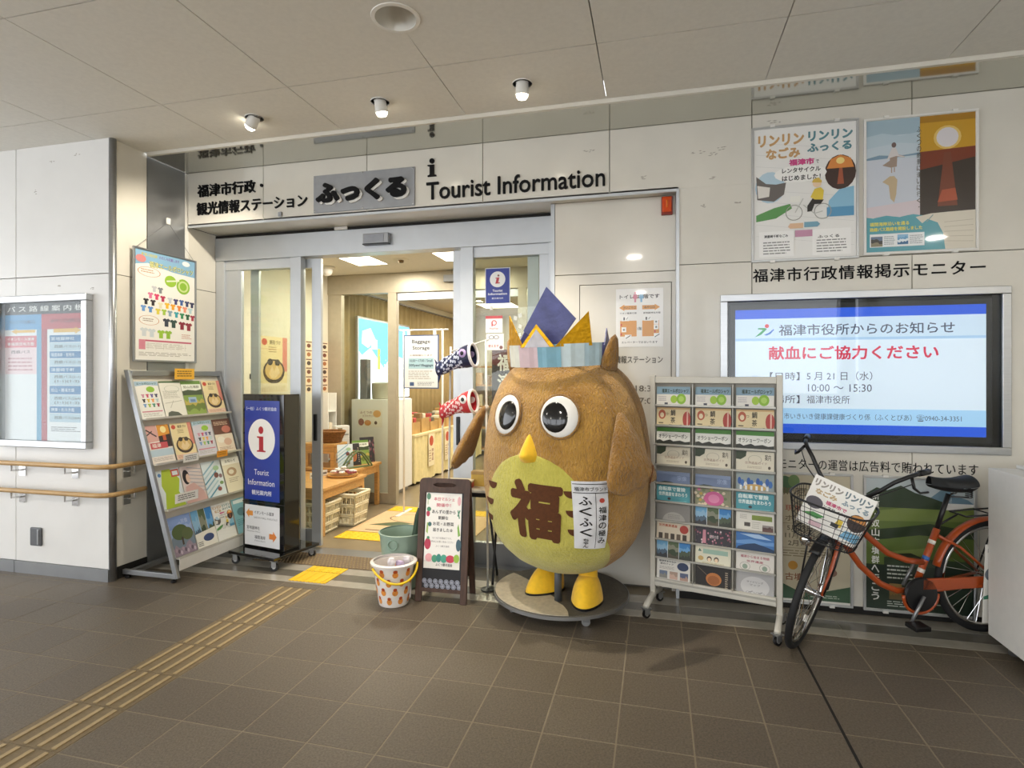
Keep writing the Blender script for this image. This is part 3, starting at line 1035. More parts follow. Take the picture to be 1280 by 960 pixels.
p.poly([(0.70, 0.56), (0.82, 0.55), (0.84, 0.64), (0.66, 0.65)], '#b0573a')
p.vtext('ふくつの絶景に逢いに行く。', 0.47, 0.07, 0.512, 0.70, '#4f4a3e', 0.01)
p.poly([(0, 0.74)] + [(k / 16, 0.735 + 0.008 * math.sin(k * 1.6)) for k in range(17)] + [(1, 0.74), (1, 1), (0, 1)], '#5aa3b0')
p.poly([(0.46, 0.75), (0.60, 0.73), (0.75, 0.725), (1, 0.72), (1, 1), (0.73, 1), (0.71, 0.88), (0.66, 0.80), (0.57, 0.77), (0.52, 0.80)], '#dcd5c4')
p.line(0.56, 0.79, 0.62, 0.74, 0.01, '#8fa5a0')
for k in range(5):
    p.line(0.72, 0.80 + 0.035 * k, 0.98, 0.79 + 0.04 * k, 0.004, '#b3a995')
p.text('福間海岸沿いを通る', 0.03, 0.775, 0.40, 0.805, '#e4dc63', 0.03)
p.text('路線バス路線を開設しました', 0.03, 0.815, 0.52, 0.845, '#e4dc63', 0.03)
p.rect(0.03, 0.865, 0.54, 0.965, '#eceff0')
p.photo(0.04, 0.885, 0.15, 0.96, ['#6b7c94', '#4c4a45', '#8c846c'], 4)
p.photo(0.29, 0.875, 0.39, 0.95, ['#8fc0e0', '#6fa8d0', '#e3eef5', '#3d6d98'], 5)
p.lines(0.165, 0.885, 0.28, 0.955, 5, '#9aa2a6', 0.4, 6)
p.lines(0.405, 0.885, 0.53, 0.955, 5, '#9aa2a6', 0.4, 7)
p.build('print', t, INKG, loc=(0, -0.0095, 0.017))

t = thing('framed_poster', 'beige event poster low on the wall behind the bicycle wheel', 'poster', (0.895, 4.0, 0.040))
poster_frame(t, 0.600, 0.835)
p = Print(0.568, 0.803, '#f4f2ec', 0.0012)
p.rect(0, 0, 1, 1, '#c9c0a6')
p.ell(0.33, 0.08, 0.10, 0.07, '#4f7250')
p.ell(0.43, 0.05, 0.06, 0.05, '#6d8757')
p.text('新原・奴山', 0.30, 0.10, 0.95, 0.16, '#7a6a52', 0.01)
p.text('現地ガイド', 0.34, 0.24, 0.80, 0.29, '#b05a48', 0.01)
p.text('ボランティア', 0.34, 0.32, 0.95, 0.37, '#7a6a52', 0.01)
p.rect(0.26, 0.385, 0.92, 0.388, '#8a7e66')
p.text('5月25日', 0.36, 0.40, 0.62, 0.445, '#5d5444', 0.01)
p.text('11月23日', 0.34, 0.46, 0.64, 0.505, '#5d5444', 0.01)
p.text('2月14日', 0.37, 0.52, 0.64, 0.565, '#5d5444', 0.01)
p.rect(0.26, 0.58, 0.92, 0.583, '#8a7e66')
p.lines(0.30, 0.60, 0.9, 0.66, 3, '#8f8468', 0.4, 2)
p.ell(0.42, 0.72, 0.05, 0.035, '#c08d3d')
p.ell(0.60, 0.74, 0.04, 0.03, '#8a8f72')
p.ell(0.82, 0.76, 0.05, 0.03, '#8c6a5a')
p.text('古墳', 0.34, 0.78, 0.52, 0.84, '#8a5a40', 0.02)
p.poly([(0, 0.99), (0, 0.84), (0.2, 0.83), (0.5, 0.93), (0.75, 0.91), (1, 0.86), (1, 0.99)], '#3d5c42')
p.rect(0, 0.985, 1, 1, '#e4e2da')
p.lines(0.6, 0.94, 0.95, 0.97, 2, '#b9c4b4', 0.4, 2)
p.build('print', t, INKG, loc=(0, -0.0095, 0.016))

t = thing('framed_poster', 'green burial mound field poster with white vertical writing behind the bicycle', 'poster', (1.555, 4.0, 0.036))
poster_frame(t, 0.605, 0.838)
p = Print(0.573, 0.806, '#f4f2ec', 0.0012)
p.rect(0, 0, 1, 0.17, '#b9c4c8')
p.poly([(0.55, 0.17), (0.66, 0.10), (0.74, 0.05), (0.83, 0.11), (0.95, 0.14), (1, 0.17)], '#6c8b9c')
p.poly([(0, 0.20), (0, 0.12), (0.10, 0.07), (0.2, 0.09), (0.33, 0.05), (0.46, 0.10), (0.60, 0.13), (0.75, 0.17), (0.75, 0.24), (0, 0.26)], '#33442f')
p.rect(0, 0.22, 1, 0.66, '#64783c')
p.poly([(0, 0.26), (0.35, 0.22), (0.8, 0.22), (1, 0.19), (1, 0.30), (0, 0.33)], '#7d8e4c')
p.poly([(0, 0.40), (0.3, 0.37), (0.6, 0.33), (1, 0.37), (1, 0.43), (0.5, 0.42), (0.2, 0.46), (0, 0.48)], '#2f3f28')
p.poly([(0.2, 0.56), (0.6, 0.51), (0.62, 0.56), (0.3, 0.60)], '#7f9150')
p.rect(0, 0.66, 1, 1, '#2c3a2e')
p.rect(0.17, 0.60, 1, 0.66, '#3a4a34')
p.vtext('新原・奴山古墳群へ行こう', 0.050, 0.10, 0.125, 0.94, '#eef0ea', 0.02)
p.text('ハイキング', 0.73, 0.12, 0.80, 0.20, '#dfe6e4', 0.0)
p.lines(0.20, 0.66, 0.45, 0.78, 4, '#d7ddd2', 0.4, 3)
p.photo(0.22, 0.80, 0.34, 0.92, ['#a88a54', '#8a6a3a', '#6a5a3a'], 3)
p.lines(0.20, 0.935, 0.75, 0.985, 3, '#c9d2c6', 0.35, 4)
p.build('print', t, INKG, loc=(0, -0.0095, 0.016))

# orange beacon in the top corner of the recess
t = thing('beacon_lamp', 'orange flat alarm beacon under the lintel corner', 'beacon', (0.074, 4.12, 2.605))
MB().box(-0.038, 0.038, -0.03, 0, 0.0, 0.125).build('base', mat('beacon_base', '#8c2a12', 0.4, noise=0.05), t, bevel=0.004)
MB().box(-0.031, 0.031, -0.055, -0.03, 0.012, 0.118).build('lens', mat('beacon_lens', '#d6490f', 0.15, coat=0.6, noise=0.1, nscale=40), t, bevel=0.008)
MB().tube([(0, -0.056, 0.04), (0, -0.056, 0.09)], 0.007, 8).build('bulb_rib', mat('beacon_bulb', '#e8762a', 0.2, noise=0.1), t, smooth=True)

# laminated toilet notice on the hatch
p = Print(0.325, 0.410, '#f3f2ef', 0.0012)
p.text('トイレは1階です', 0.08, 0.10, 0.92, 0.175, '#2c2c33', 0.02)
for (x, c) in ((0.41, '#d98aa0'), (0.54, '#7fb3d6')):
    p.ell(x, 0.075, 0.022, 0.018, c)
    p.poly([(x - 0.035, 0.10), (x + 0.035, 0.10), (x + 0.05, 0.17), (x + 0.02, 0.175), (x + 0.02, 0.235), (x - 0.02, 0.235), (x - 0.02, 0.175), (x - 0.05, 0.17)], c)
p.poly([(0.07, 0.325), (0.18, 0.27), (0.18, 0.29), (0.44, 0.29), (0.44, 0.36), (0.18, 0.36), (0.18, 0.38)], '#dd9738')
p.poly([(0.93, 0.325), (0.82, 0.27), (0.82, 0.29), (0.56, 0.29), (0.56, 0.36), (0.82, 0.36), (0.82, 0.38)], '#dd9738')
p.text('さいごう口', 0.16, 0.305, 0.42, 0.345, '#4a3a20', 0.02)
p.text('みやじ口', 0.60, 0.305, 0.82, 0.345, '#4a3a20', 0.02)
p.text('イオン福津方面', 0.08, 0.405, 0.44, 0.435, '#444', 0.02)
p.text('宮地嶽神社方面', 0.58, 0.405, 0.94, 0.435, '#444', 0.02)
for x in (0.09, 0.56):
    p.rect(x, 0.55, x + 0.35, 0.82, '#dd9738')
    p.rect(x + 0.03, 0.47, x + 0.19, 0.555, '#fafaf8')
    p.rect(x + 0.07, 0.49, x + 0.10, 0.54, '#333333')
    p.line(x + 0.13, 0.53, x + 0.17, 0.49, 0.01, '#555555')
for (x, y) in ((0.12, 0.66), (0.80, 0.53), (0.80, 0.62)):
    p.rect(x, y, x + 0.10, y + 0.085, '#fafaf8')
    p.rect(x + 0.03, y + 0.03, x + 0.07, y + 0.06, '#777777')
for (x, y) in ((0.10, 0.60), (0.10, 0.76), (0.81, 0.72)):
    p.rect(x, y, x + 0.03, y + 0.04, '#c7432e')
for (x, y) in ((0.19, 0.79), (0.80, 0.77)):
    p.rect(x, y, x + 0.14, y + 0.08, '#fafaf8')
    p.line(x + 0.02, y + 0.065, x + 0.12, y + 0.015, 0.015, '#444444')
p.text('1階', 0.455, 0.66, 0.545, 0.715, '#3a3a3a', 0.01)
p.text('エレベーターでおまいります', 0.12, 0.90, 0.88, 0.94, '#3c3c3c', 0.01)
o = p.build('toilet_notice', None, INKG, loc=(-0.112, 4.1195, 1.695))
tag(o, 'laminated white notice with orange floor plans on the service hatch', 'notice')


# ------------------------------------------------------------------ left block: bus case, handrails, plate
t = thing('notice_case', 'steel framed glazed bus route case on the white wall', 'notice case', (-4.425, 3.31, 0.960))
cw, chh, fr, dp = 0.885, 1.130, 0.050, 0.055
mb = MB()
mb.box(-cw / 2, cw / 2, -dp, 0, 0, fr).box(-cw / 2, cw / 2, -dp, 0, chh - fr, chh)
mb.box(-cw / 2, -cw / 2 + fr, -dp, 0, fr, chh - fr).box(cw / 2 - fr, cw / 2, -dp, 0, fr, chh - fr)
mb.build('frame', M_STEEL, t, bevel=0.006)
p = Print(cw - 2 * fr, chh - 2 * fr, '#eceef0', 0.002)
p.rect(0, 0, 1, 0.085, '#26241f')
p.text('バス路線案内板', 0.03, 0.022, 0.97, 0.066, '#e9e7e2', 0.01, sp=1.45)
p.rect(0, 0.085, 0.46, 0.195, '#4d98cc')
p.text('さいごう口(東口)', 0.05, 0.125, 0.38, 0.155, '#2a4a70', 0.01)
p.poly([(0.08, 0.207), (0.15, 0.187), (0.15, 0.197), (0.38, 0.197), (0.38, 0.217), (0.15, 0.217), (0.15, 0.227)], '#e2b23a')
p.rect(0, 0.24, 0.40, 0.325, '#d9707a')
p.text('イオンモール福津', 0.03, 0.252, 0.37, 0.275, '#f3e4e4', 0.02)
p.text('東福間団地方面', 0.03, 0.287, 0.37, 0.312, '#f3e4e4', 0.02)
p.rect(0, 0.325, 0.40, 0.52, '#eed3d6')
p.text('西鉄バス', 0.08, 0.345, 0.32, 0.37, '#5a3a40', 0.01)
p.lines(0.04, 0.40, 0.36, 0.51, 4, '#c48c94', 0.4, 3)
p.rect(0.40, 0.195, 0.46, 1.0, '#5d9fc4')
p.rect(0.46, 0.085, 0.53, 1.0, '#a82b35')
p.rect(0.46, 0.085, 1, 0.195, '#b93a3f')
p.text('みやじ口(西口)', 0.57, 0.122, 0.93, 0.155, '#5a1418', 0.02)
p.poly([(0.94, 0.207), (0.87, 0.182), (0.87, 0.194), (0.61, 0.194), (0.61, 0.220), (0.87, 0.220), (0.87, 0.232)], '#e2b23a')
rows = (('宮地嶽神社', 1), ('西鉄バス(1-1)', 0), ('福間海岸・宮地浜', 1), ('西鉄バス(1-2)', 0), ('津屋崎千軒', 1), ('西鉄バス(1-1)', 0), ('奴山・勝浦方面', 1), ('西鉄バス(26A)', 0), ('神湊・北斗方面', 1), ('西鉄バス(26A)', 0))
hs = (0.054, 0.062, 0.054, 0.056, 0.050, 0.088, 0.066, 0.082, 0.052, 0.065)
y = 0.24
for (s_, k), h_ in zip(rows, hs):
    p.rect(0.56, y, 0.99, y + h_ - 0.004, '#2f78ad' if k else '#b7cfdc')
    hh = 0.026
    yy = y + (h_ - hh) / 2 - 0.002
    if h_ > 0.08:
        p.text('(1-1)(1-2)', 0.62, y + 0.046, 0.92, y + 0.068, '#3a4048', 0.01)
        yy = y + 0.012
    p.text(s_, 0.58 if k else 0.62, yy, 0.86 if k else 0.94, yy + hh, '#dfeaf2' if k else '#3a4048', 0.01)
    y += h_
p.lines(0.58, 0.90, 0.95, 0.94, 3, '#6d7074', 0.4, 5)
p.build('route_chart', t, INKG, loc=(0, -0.012, fr))
MB().box(-cw / 2 + fr, cw / 2 - fr, -0.044, -0.040, fr, chh - fr).build('pane', GLASS2, t)

for k, z in enumerate((0.842, 0.640)):
    t = thing('handrail', ('upper' if k == 0 else 'lower') + ' light wooden handrail bending round the white block', 'handrail', (-3.83, 3.31, z))
    arc = [(-0.02 + 0.10 * math.sin(PI / 2 * q / 8), -0.085 + 0.10 - 0.10 * math.cos(PI / 2 * q / 8), 0) for q in range(9)]
    MB().tube([(-4.5, -0.085, 0), (-1.0, -0.085, 0)] + arc + [(0.08, 0.20, 0), (0.08, 0.225, 0)], 0.0175, 12).build('rail', M_RAILW, t, smooth=True)
    for (x, y_, s_) in ((-0.31, -0.085, 0), (-0.82, -0.085, 0), (-1.28, -0.085, 0), (-2.2, -0.085, 0), (0.08, 0.13, 1)):
        b = MB()
        if not s_:
            b.tube([(x, y_, -0.012), (x, y_, -0.055), (x, -0.004, -0.062)], 0.007, 8)
            b.box(x - 0.03, x + 0.03, -0.010, 0, -0.105, -0.035)
        else:
            b.tube([(x, y_, -0.012), (x, y_, -0.055), (0.016, y_, -0.062)], 0.007, 8)
            b.box(-0.002, 0.010, y_ - 0.03, y_ + 0.03, -0.105, -0.035)
        b.build('bracket', M_CHROME, t)
t = thing('wall_outlet', 'small grey cover plate low on the white wall', 'outlet', (-4.513, 3.31, 0.215))
MB().box(-0.054, 0.054, -0.018, 0, 0, 0.138).build('cover', mat('outlet_grey', '#5b5d60', 0.45, noise=0.06), t, bevel=0.012)
MB().box(0.022, 0.040, -0.023, -0.017, 0.012, 0.126).build('lid_edge', M_STEEL_D, t, bevel=0.004)

# poster hung by a wire on the side of the block (local -Y becomes world +X)
t = thing('hanging_poster', 'polo shirt poster in a thin grey frame hung by wire on the side wall', 'poster', (-3.806, 3.770, 1.600), rz=R(90))
w_, h_ = 0.605, 0.868
poster_frame(t, w_, h_, M_STEEL_D, clips=False)
p = Print(w_ - 0.03, h_ - 0.03, '#f3f1ec', 0.0012)
p.poly([(0, 0), (1, 0), (1, 0.16), (0.6, 0.15), (0.2, 0.11), (0, 0.14)], '#8db9d8')
p.text('着て楽しむ地元応援！', 0.10, 0.02, 0.35, 0.05, '#d9c84a', 0.02)
p.text('わたしも応援します', 0.38, 0.02, 0.72, 0.05, '#7f5fa8', 0.02)
p.ell(0.09, 0.08, 0.08, 0.035, '#d98a8a')
p.ell(0.84, 0.04, 0.07, 0.025, '#eef3f6')
p.text('福津エールポロシャツ', 0.22, 0.085, 0.97, 0.145, '#3f6f43', 0.06)
p.text('福津エールポロシャツ', 0.22, 0.085, 0.97, 0.145, '#e0dc9a', 0.02)
p.ring(0.22, 0.19, 0.18, 0.045, 0.06, '#c98a5a')
p.lines(0.09, 0.17, 0.34, 0.21, 2, '#c9a080', 0.4, 2)
p.ell(0.57, 0.24, 0.10, 0.055, '#9cc63d')
p.ell(0.79, 0.27, 0.12, 0.075, '#8fbe38')
p.ring(0.79, 0.27, 0.09, 0.055, 0.3, '#cfe09a')
p.line(0.50, 0.245, 0.72, 0.22, 0.02, '#e9efd6')


def shirt(p, x, y, s, c):
    k = s * p.w / p.h
    p.poly([(x - 0.25 * s, y), (x - 0.55 * s, y + 0.18 * k), (x - 0.42 * s, y + 0.42 * k), (x - 0.28 * s, y + 0.34 * k), (x - 0.28 * s, y + k), (x + 0.28 * s, y + k),
            (x + 0.28 * s, y + 0.34 * k), (x + 0.42 * s, y + 0.42 * k), (x + 0.55 * s, y + 0.18 * k), (x + 0.25 * s, y), (x, y + 0.12 * k)], c)


for row in (((0.30, 0.31, '#c9cbd0'), (0.40, 0.315, '#7f858c')),
            ((0.24, 0.375, '#e07aa0'), (0.34, 0.38, '#d8436f'), (0.44, 0.39, '#b93258'), (0.56, 0.395, '#c9ced6'), (0.66, 0.40, '#3c3d78'), (0.76, 0.40, '#3f5fa0'), (0.86, 0.405, '#36406e'), (0.95, 0.41, '#2c2f58')),
            ((0.17, 0.435, '#23242c'), (0.28, 0.44, '#2c2730'), (0.40, 0.455, '#e8e2c0'), (0.51, 0.45, '#f0c02e'), (0.61, 0.455, '#f0a82a'), (0.72, 0.46, '#ee8a3c'), (0.82, 0.465, '#ef9a80'), (0.92, 0.47, '#bcd6de')),
            ((0.13, 0.50, '#6f9fd8'), (0.24, 0.505, '#5b8fd0'), (0.36, 0.515, '#e0cf50'), (0.46, 0.515, '#a9c94a'), (0.56, 0.52, '#8aa6b8'), (0.67, 0.525, '#3fa6b4'), (0.77, 0.53, '#2f8a5c'), (0.87, 0.535, '#1f5c3c'), (0.96, 0.54, '#a82f4a'))):
    for (x, y, c) in row:
        shirt(p, x, y, 0.082, c)
p.ring(0.22, 0.635, 0.16, 0.045, 0.06, '#c98a5a')
p.lines(0.12, 0.62, 0.32, 0.655, 2, '#a08a78', 0.4, 5)
for (x, y, c) in ((0.50, 0.60, '#343c4c'), (0.62, 0.605, '#2f4a44'), (0.77, 0.615, '#8a2236'), (0.89, 0.62, '#96303e'), (0.14, 0.705, '#d3dade'), (0.26, 0.71, '#cfd9df'), (0.41, 0.715, '#9cc43c'), (0.53, 0.715, '#93bc3a')):
    shirt(p, x, y, 0.115, c)
p.lines(0.76, 0.74, 0.95, 0.79, 3, '#d0a090', 0.4, 5)
p.rect(0.06, 0.815, 0.16, 0.905, '#d98a9c')
p.rect(0.16, 0.815, 0.94, 0.830, '#c65c78')
for k in range(6):
    p.rect(0.20 + 0.125 * k, 0.84, 0.203 + 0.125 * k, 0.905, '#b9b4ac')
p.lines(0.17, 0.845, 0.92, 0.90, 4, '#c9c4bc', 0.35, 6)
p.lines(0.06, 0.93, 0.94, 0.97, 3, '#a9a39a', 0.35, 7)
p.build('print', t, INK, loc=(0, -0.0095, 0.015))
MB().tube([(-0.27, -0.006, h_), (0.02, -0.006, h_ + 0.255), (0.28, -0.006, h_)], 0.0018, 6).build('wire', M_STEEL_D, t)
MB().box(0.005, 0.04, -0.012, 0.0, h_ + 0.24, h_ + 0.29).build('hook', M_WHITE, t, bevel=0.003)

# ------------------------------------------------------------------ slanted brochure rack along the side of the block (local -Y = world +X)
rk = thing('brochure_rack', 'grey metal slanted brochure rack with four shelves against the side wall', 'rack', (-3.34, 3.86, 0), rz=R(90))
RW = 0.90
TOPY, TOPZ, BOTY, BOTZ = 0.445, 1.535, 0.0, 0.035        # local y grows towards the wall
for s_ in (-1, 1):
    x = s_ * RW / 2
    mb = MB().prism([(BOTY - 0.018, BOTZ), (BOTY + 0.022, BOTZ), (TOPY + 0.022, TOPZ), (TOPY - 0.018, TOPZ)], x - 0.012, x + 0.012, 'x')
    mb.build('post', M_STEEL_D, rk, bevel=0.002)
    MB().box(x - 0.014, x + 0.014, 0.0, 0.475, 0.03, 0.065).build('foot_bar', M_STEEL_D, rk, bevel=0.002)
    for y in (0.03, 0.44):
        MB().lathe([(0.016, 0.0), (0.02, 0.006), (0.02, 0.018), (0.008, 0.02), (0.008, 0.032)], 12, (x, y, 0)).build('foot', M_BLACK, rk)
MB().box(-RW / 2, RW / 2, 0.40, 0.44, 0.03, 0.06).build('rear_bar', M_STEEL_D, rk)


def slope_y(z):
    return BOTY + (TOPY - BOTY) * (z - BOTZ) / (TOPZ - BOTZ)


ang = math.atan2(TOPY - BOTY, TOPZ - BOTZ)
mb = MB().prism([(slope_y(0.17) + 0.012, 0.17), (slope_y(0.17) + 0.018, 0.17), (slope_y(1.525) + 0.018, 1.525), (slope_y(1.525) + 0.012, 1.525)], -RW / 2 + 0.012, RW / 2 - 0.012, 'x')
mb.build('back_panel', mat('rack_back', '#d6d0c2', 0.5, noise=0.03), rk)
MB().box(-RW / 2 + 0.012, RW / 2 - 0.012, TOPY - 0.03, TOPY + 0.005, 1.49, 1.53).build('top_bar', M_STEEL_D, rk, bevel=0.003)
SHZ = (1.165, 0.835, 0.505, 0.165)
for z in SHZ:
    y = slope_y(z)
    MB().box(-RW / 2 + 0.012, RW / 2 - 0.012, y - 0.045, y + 0.012, z, z + 0.004).build('shelf', mat('shelf_grey', '#cfcbc2', 0.4, metal=0.2, noise=0.02), rk)
    MB().box(-RW / 2 + 0.012, RW / 2 - 0.012, y - 0.048, y - 0.045, z, z + 0.016).build('shelf_lip', MATS['shelf_grey'], rk)
MB().box(-RW / 2 + 0.012, RW / 2 - 0.012, slope_y(0.1) - 0.03, slope_y(0.1) - 0.026, 0.085, 0.165).build('skirt', M_WHITE, rk)


def lean(o, xl, zsh, dx=0.0):
    """stand a print on a shelf of the slanted rack, leaning back"""
    y = slope_y(zsh + 0.004) - 0.006
    lp = Matrix.Rotation(R(90), 4, 'Z') @ Vector((xl, y, zsh + 0.006))
    o.location = (rk.location.x + lp.x, rk.location.y + lp.y, lp.z)
    o.rotation_euler = (Matrix.Rotation(R(90), 4, 'Z') @ Matrix.Rotation(dx, 4, 'Y') @ Matrix.Rotation(-ang, 4, 'X')).to_euler()
    return o


def food_art(p):
    p.rect(0, 0, 1, 1, '#ecd9a8')
    p.rect(0.82, 0, 1, 0.62, '#d98a7a')
    p.ell(0.15, 0.10, 0.10, 0.06, '#c9503c')
    p.text('鯛茶づけ', 0.34, 0.06, 0.74, 0.14, '#5a4a2a', 0.01)
    p.lines(0.30, 0.18, 0.6, 0.30, 3, '#a08a5a', 0.4, 3)
    p.ell(0.5, 0.62, 0.40, 0.22, '#4a3a30')
    p.ell(0.5, 0.60, 0.33, 0.17, '#d9b878')
    p.ell(0.35, 0.45, 0.10, 0.06, '#3c3330')
    p.ell(0.62, 0.46, 0.10, 0.06, '#463c34')
    p.poly([(0.3, 0.66), (0.42, 0.52), (0.5, 0.62), (0.6, 0.5), (0.72, 0.64), (0.55, 0.74), (0.4, 0.74)], '#e9cfa0')
    p.rect(0, 0.86, 1, 1, '#e8c6b0')
    p.lines(0.08, 0.89, 0.92, 0.97, 3, '#b98a70', 0.4, 5)


def polo_art(p, tint='#eceae4'):
    p.rect(0, 0, 1, 1, tint)
    p.poly([(0, 0), (1, 0), (1, 0.12), (0.4, 0.10), (0, 0.13)], '#a9c3d6')
    p.text('エールポロシャツ', 0.08, 0.03, 0.92, 0.09, '#4d6a50', 0.03)
    p.ell(0.62, 0.22, 0.18, 0.08, '#93bf3c')
    for j, cs in enumerate((('#c98aa0', '#c8486a', '#6a5aa0', '#3a3c60'), ('#2c2c34', '#e0c040', '#e89a50', '#b8ccd0'), ('#6f97c8', '#a8c050', '#3f8a70', '#9a3048'))):
        for k, c in enumerate(cs):
            shirt(p, 0.24 + 0.19 * k, 0.34 + 0.13 * j, 0.14, c)
    p.rect(0.06, 0.80, 0.94, 0.83, '#c87a8a')
    p.lines(0.08, 0.86, 0.92, 0.96, 3, '#b0aca4', 0.4, 5)


def tri_photo(p):
    p.rect(0, 0, 1, 1, '#dfe4e6')
    p.photo(0.0, 0, 0.325, 1, ['#6fa8d0', '#8fb8d4', '#4f6478', '#3a3c40'], 3)
    p.photo(0.34, 0, 0.66, 1, ['#5a6a4a', '#8a8c78', '#3c4a34', '#5a5444'], 4)
    p.photo(0.675, 0, 1, 1, ['#3f86c8', '#6fa8d8', '#4f5c48', '#3c4238'], 5)


GB = 'brochures on the slanted grey rack'
A4W, A4H = 0.205, 0.290


def brochure(label, xl, zsh, art, w=A4W, h=A4H, dx=0.0, grp=GB):
    p = Print(w, h, '#f2efe8', 0.003, step=0.0003)
    art(p)
    o = p.build('brochure', None, INK)
    tag(o, label, 'brochure', grp)
    return lean(o, xl, zsh, dx)


def a_map(p):
    p.rect(0, 0, 1, 1, '#e9e6dc')
    p.rect(0, 0, 1, 0.05, '#4d6a44')
    p.ring(0.55, 0.22, 0.35, 0.10, 0.05, '#a8b4a0')
    p.lines(0.1, 0.28, 0.9, 0.5, 6, '#b0aca0', 0.35, 4)
    p.line(0.1, 0.62, 0.9, 0.56, 0.02, '#b0aca0')
    p.line(0.3, 0.75, 0.5, 0.55, 0.02, '#b0aca0')
    p.poly([(0.1, 0.98), (0.14, 0.88), (0.3, 0.84), (0.6, 0.88), (0.78, 0.98)], '#55594f')


def a_green(p):
    p.rect(0, 0, 1, 0.1, '#6d9440')
    p.rect(0, 0.1, 1, 0.30, '#eceee4')
    p.text('奴山古墳群', 0.1, 0.14, 0.9, 0.22, '#6a6a50', 0.01)
    p.poly([(0, 0.30), (0.3, 0.26), (0.7, 0.29), (1, 0.25), (1, 0.5), (0, 0.5)], '#3c4a30')
    p.photo(0, 0.42, 1, 1, ['#7f9a48', '#b8a850', '#6a7c34', '#8aa04c'], 8)
    p.rect(0.22, 0.48, 0.62, 0.64, '#9ab4d0')
    p.rect(0.3, 0.54, 0.55, 0.62, '#6a86b0')


def a_sunset(p):
    p.rect(0, 0, 1, 1, '#ece2da')
    p.poly([(0, 0), (0.45, 0), (0.50, 0.42), (0, 0.44)], '#d9a8a0')
    p.line(0, 0.1, 0.4, 0.3, 0.05, '#3a2c30')
    p.line(0, 0.25, 0.25, 0.15, 0.04, '#3a2c30')
    p.rect(0.48, 0, 1, 0.6, '#3a2a28')
    p.poly([(0.48, 0), (1, 0), (1, 0.26), (0.48, 0.3)], '#e09a3c')
    p.ell(0.74, 0.13, 0.13, 0.09, '#fbe6a0')
    p.rect(0.66, 0.28, 0.80, 0.42, '#c05a34')
    p.rect(0.06, 0.46, 0.80, 0.62, '#c9545a')
    p.text('福津', 0.12, 0.48, 0.5, 0.59, '#f0e0d8', 0.02)
    p.rect(0, 0.64, 1, 0.82, '#bcd0dc')
    p.lines(0.06, 0.86, 0.94, 0.96, 3, '#b0a8a0', 0.4, 3)


def a_brown(p):
    p.rect(0, 0, 1, 1, '#ecdcc8')
    p.rect(0, 0, 1, 0.46, '#6a4438')
    p.lines(0.08, 0.08, 0.9, 0.2, 3, '#d8b8a0', 0.5, 3)
    p.ell(0.7, 0.32, 0.25, 0.11, '#c87868')
    p.ell(0.3, 0.62, 0.2, 0.10, '#f3eadc')
    p.ell(0.65, 0.70, 0.22, 0.11, '#e0b8a0')
    p.lines(0.1, 0.85, 0.9, 0.95, 3, '#b08a78', 0.4, 5)


def a_island(p):
    p.rect(0, 0, 1, 1, '#dfe8ec')
    p.poly([(0.25, 0), (0.6, 0), (0.95, 0.3), (0.8, 0.62), (1, 1), (0.1, 1), (0.22, 0.6), (0.12, 0.4)], '#b4c83c')
    p.ell(0.12, 0.12, 0.07, 0.05, '#5a88c0')
    p.rect(0.62, 0.03, 0.98, 0.22, '#c85a48')
    p.rect(0.68, 0.07, 0.92, 0.18, '#e8ecf0')


def a_portrait(p):
    p.rect(0, 0, 1, 1, '#e2d2cc')
    p.ell(0.22, 0.30, 0.16, 0.20, '#2a2428')
    p.ell(0.30, 0.34, 0.10, 0.12, '#eccbb4')
    for k in range(7):
        p.line(0.35, 0.05 + 0.1 * k, 0.98, 0.15 + 0.1 * k, 0.02, '#9aa4b8')
    p.poly([(0, 1), (0.1, 0.55), (0.5, 0.48), (0.9, 0.75), (1, 1)], '#d8b0a8')
    p.ell(0.5, 0.8, 0.09, 0.07, '#b85a60')


def a_diag(p):
    p.rect(0, 0, 1, 1, '#dfe9ee')
    for k in range(6):
        p.line(0, 0.35 + 0.14 * k, 0.7, 0.02 + 0.14 * k, 0.06, ('#8fb8cc', '#b8d2dc', '#5f9ab4')[k % 3])
    p.ell(0.72, 0.22, 0.16, 0.07, '#a8c8a0')
    p.ell(0.66, 0.42, 0.12, 0.08, '#7a4a44')
    p.ell(0.88, 0.46, 0.09, 0.06, '#8a6a70')
    p.ell(0.86, 0.66, 0.1, 0.05, '#7a9a60')
    p.ell(0.68, 0.82, 0.11, 0.06, '#9a5a54')


def a_deer(p):
    p.rect(0, 0, 1, 1, '#e6dcc4')
    p.rect(0, 0, 1, 0.2, '#f4f0e6')
    p.text('お知らせ', 0.2, 0.05, 0.8, 0.14, '#5a544c', 0.01)
    p.ell(0.45, 0.42, 0.28, 0.13, '#b89878')
    p.ell(0.42, 0.42, 0.15, 0.07, '#e8dcc8')
    p.lines(0.2, 0.6, 0.8, 0.75, 3, '#a89880', 0.4, 4)


def a_tree(p):
    p.photo(0, 0, 1, 1, ['#8aa4d8', '#a4b8e0', '#7a8a98', '#9a8a98'], 6)
    p.ell(0.42, 0.42, 0.36, 0.20, '#55663a')
    p.ell(0.72, 0.50, 0.25, 0.16, '#5f6a40')
    p.rect(0.42, 0.55, 0.50, 0.75, '#4a4034')
    for k in range(9):
        p.ell(0.1 + 0.1 * k, 0.84 + 0.04 * (k % 3), 0.05, 0.05, ('#b098a8', '#6a5a6a', '#c8b8c4')[k % 3])
    p.text('宗像', 0.55, 0.1, 0.85, 0.22, '#c8d4ec', 0.0)


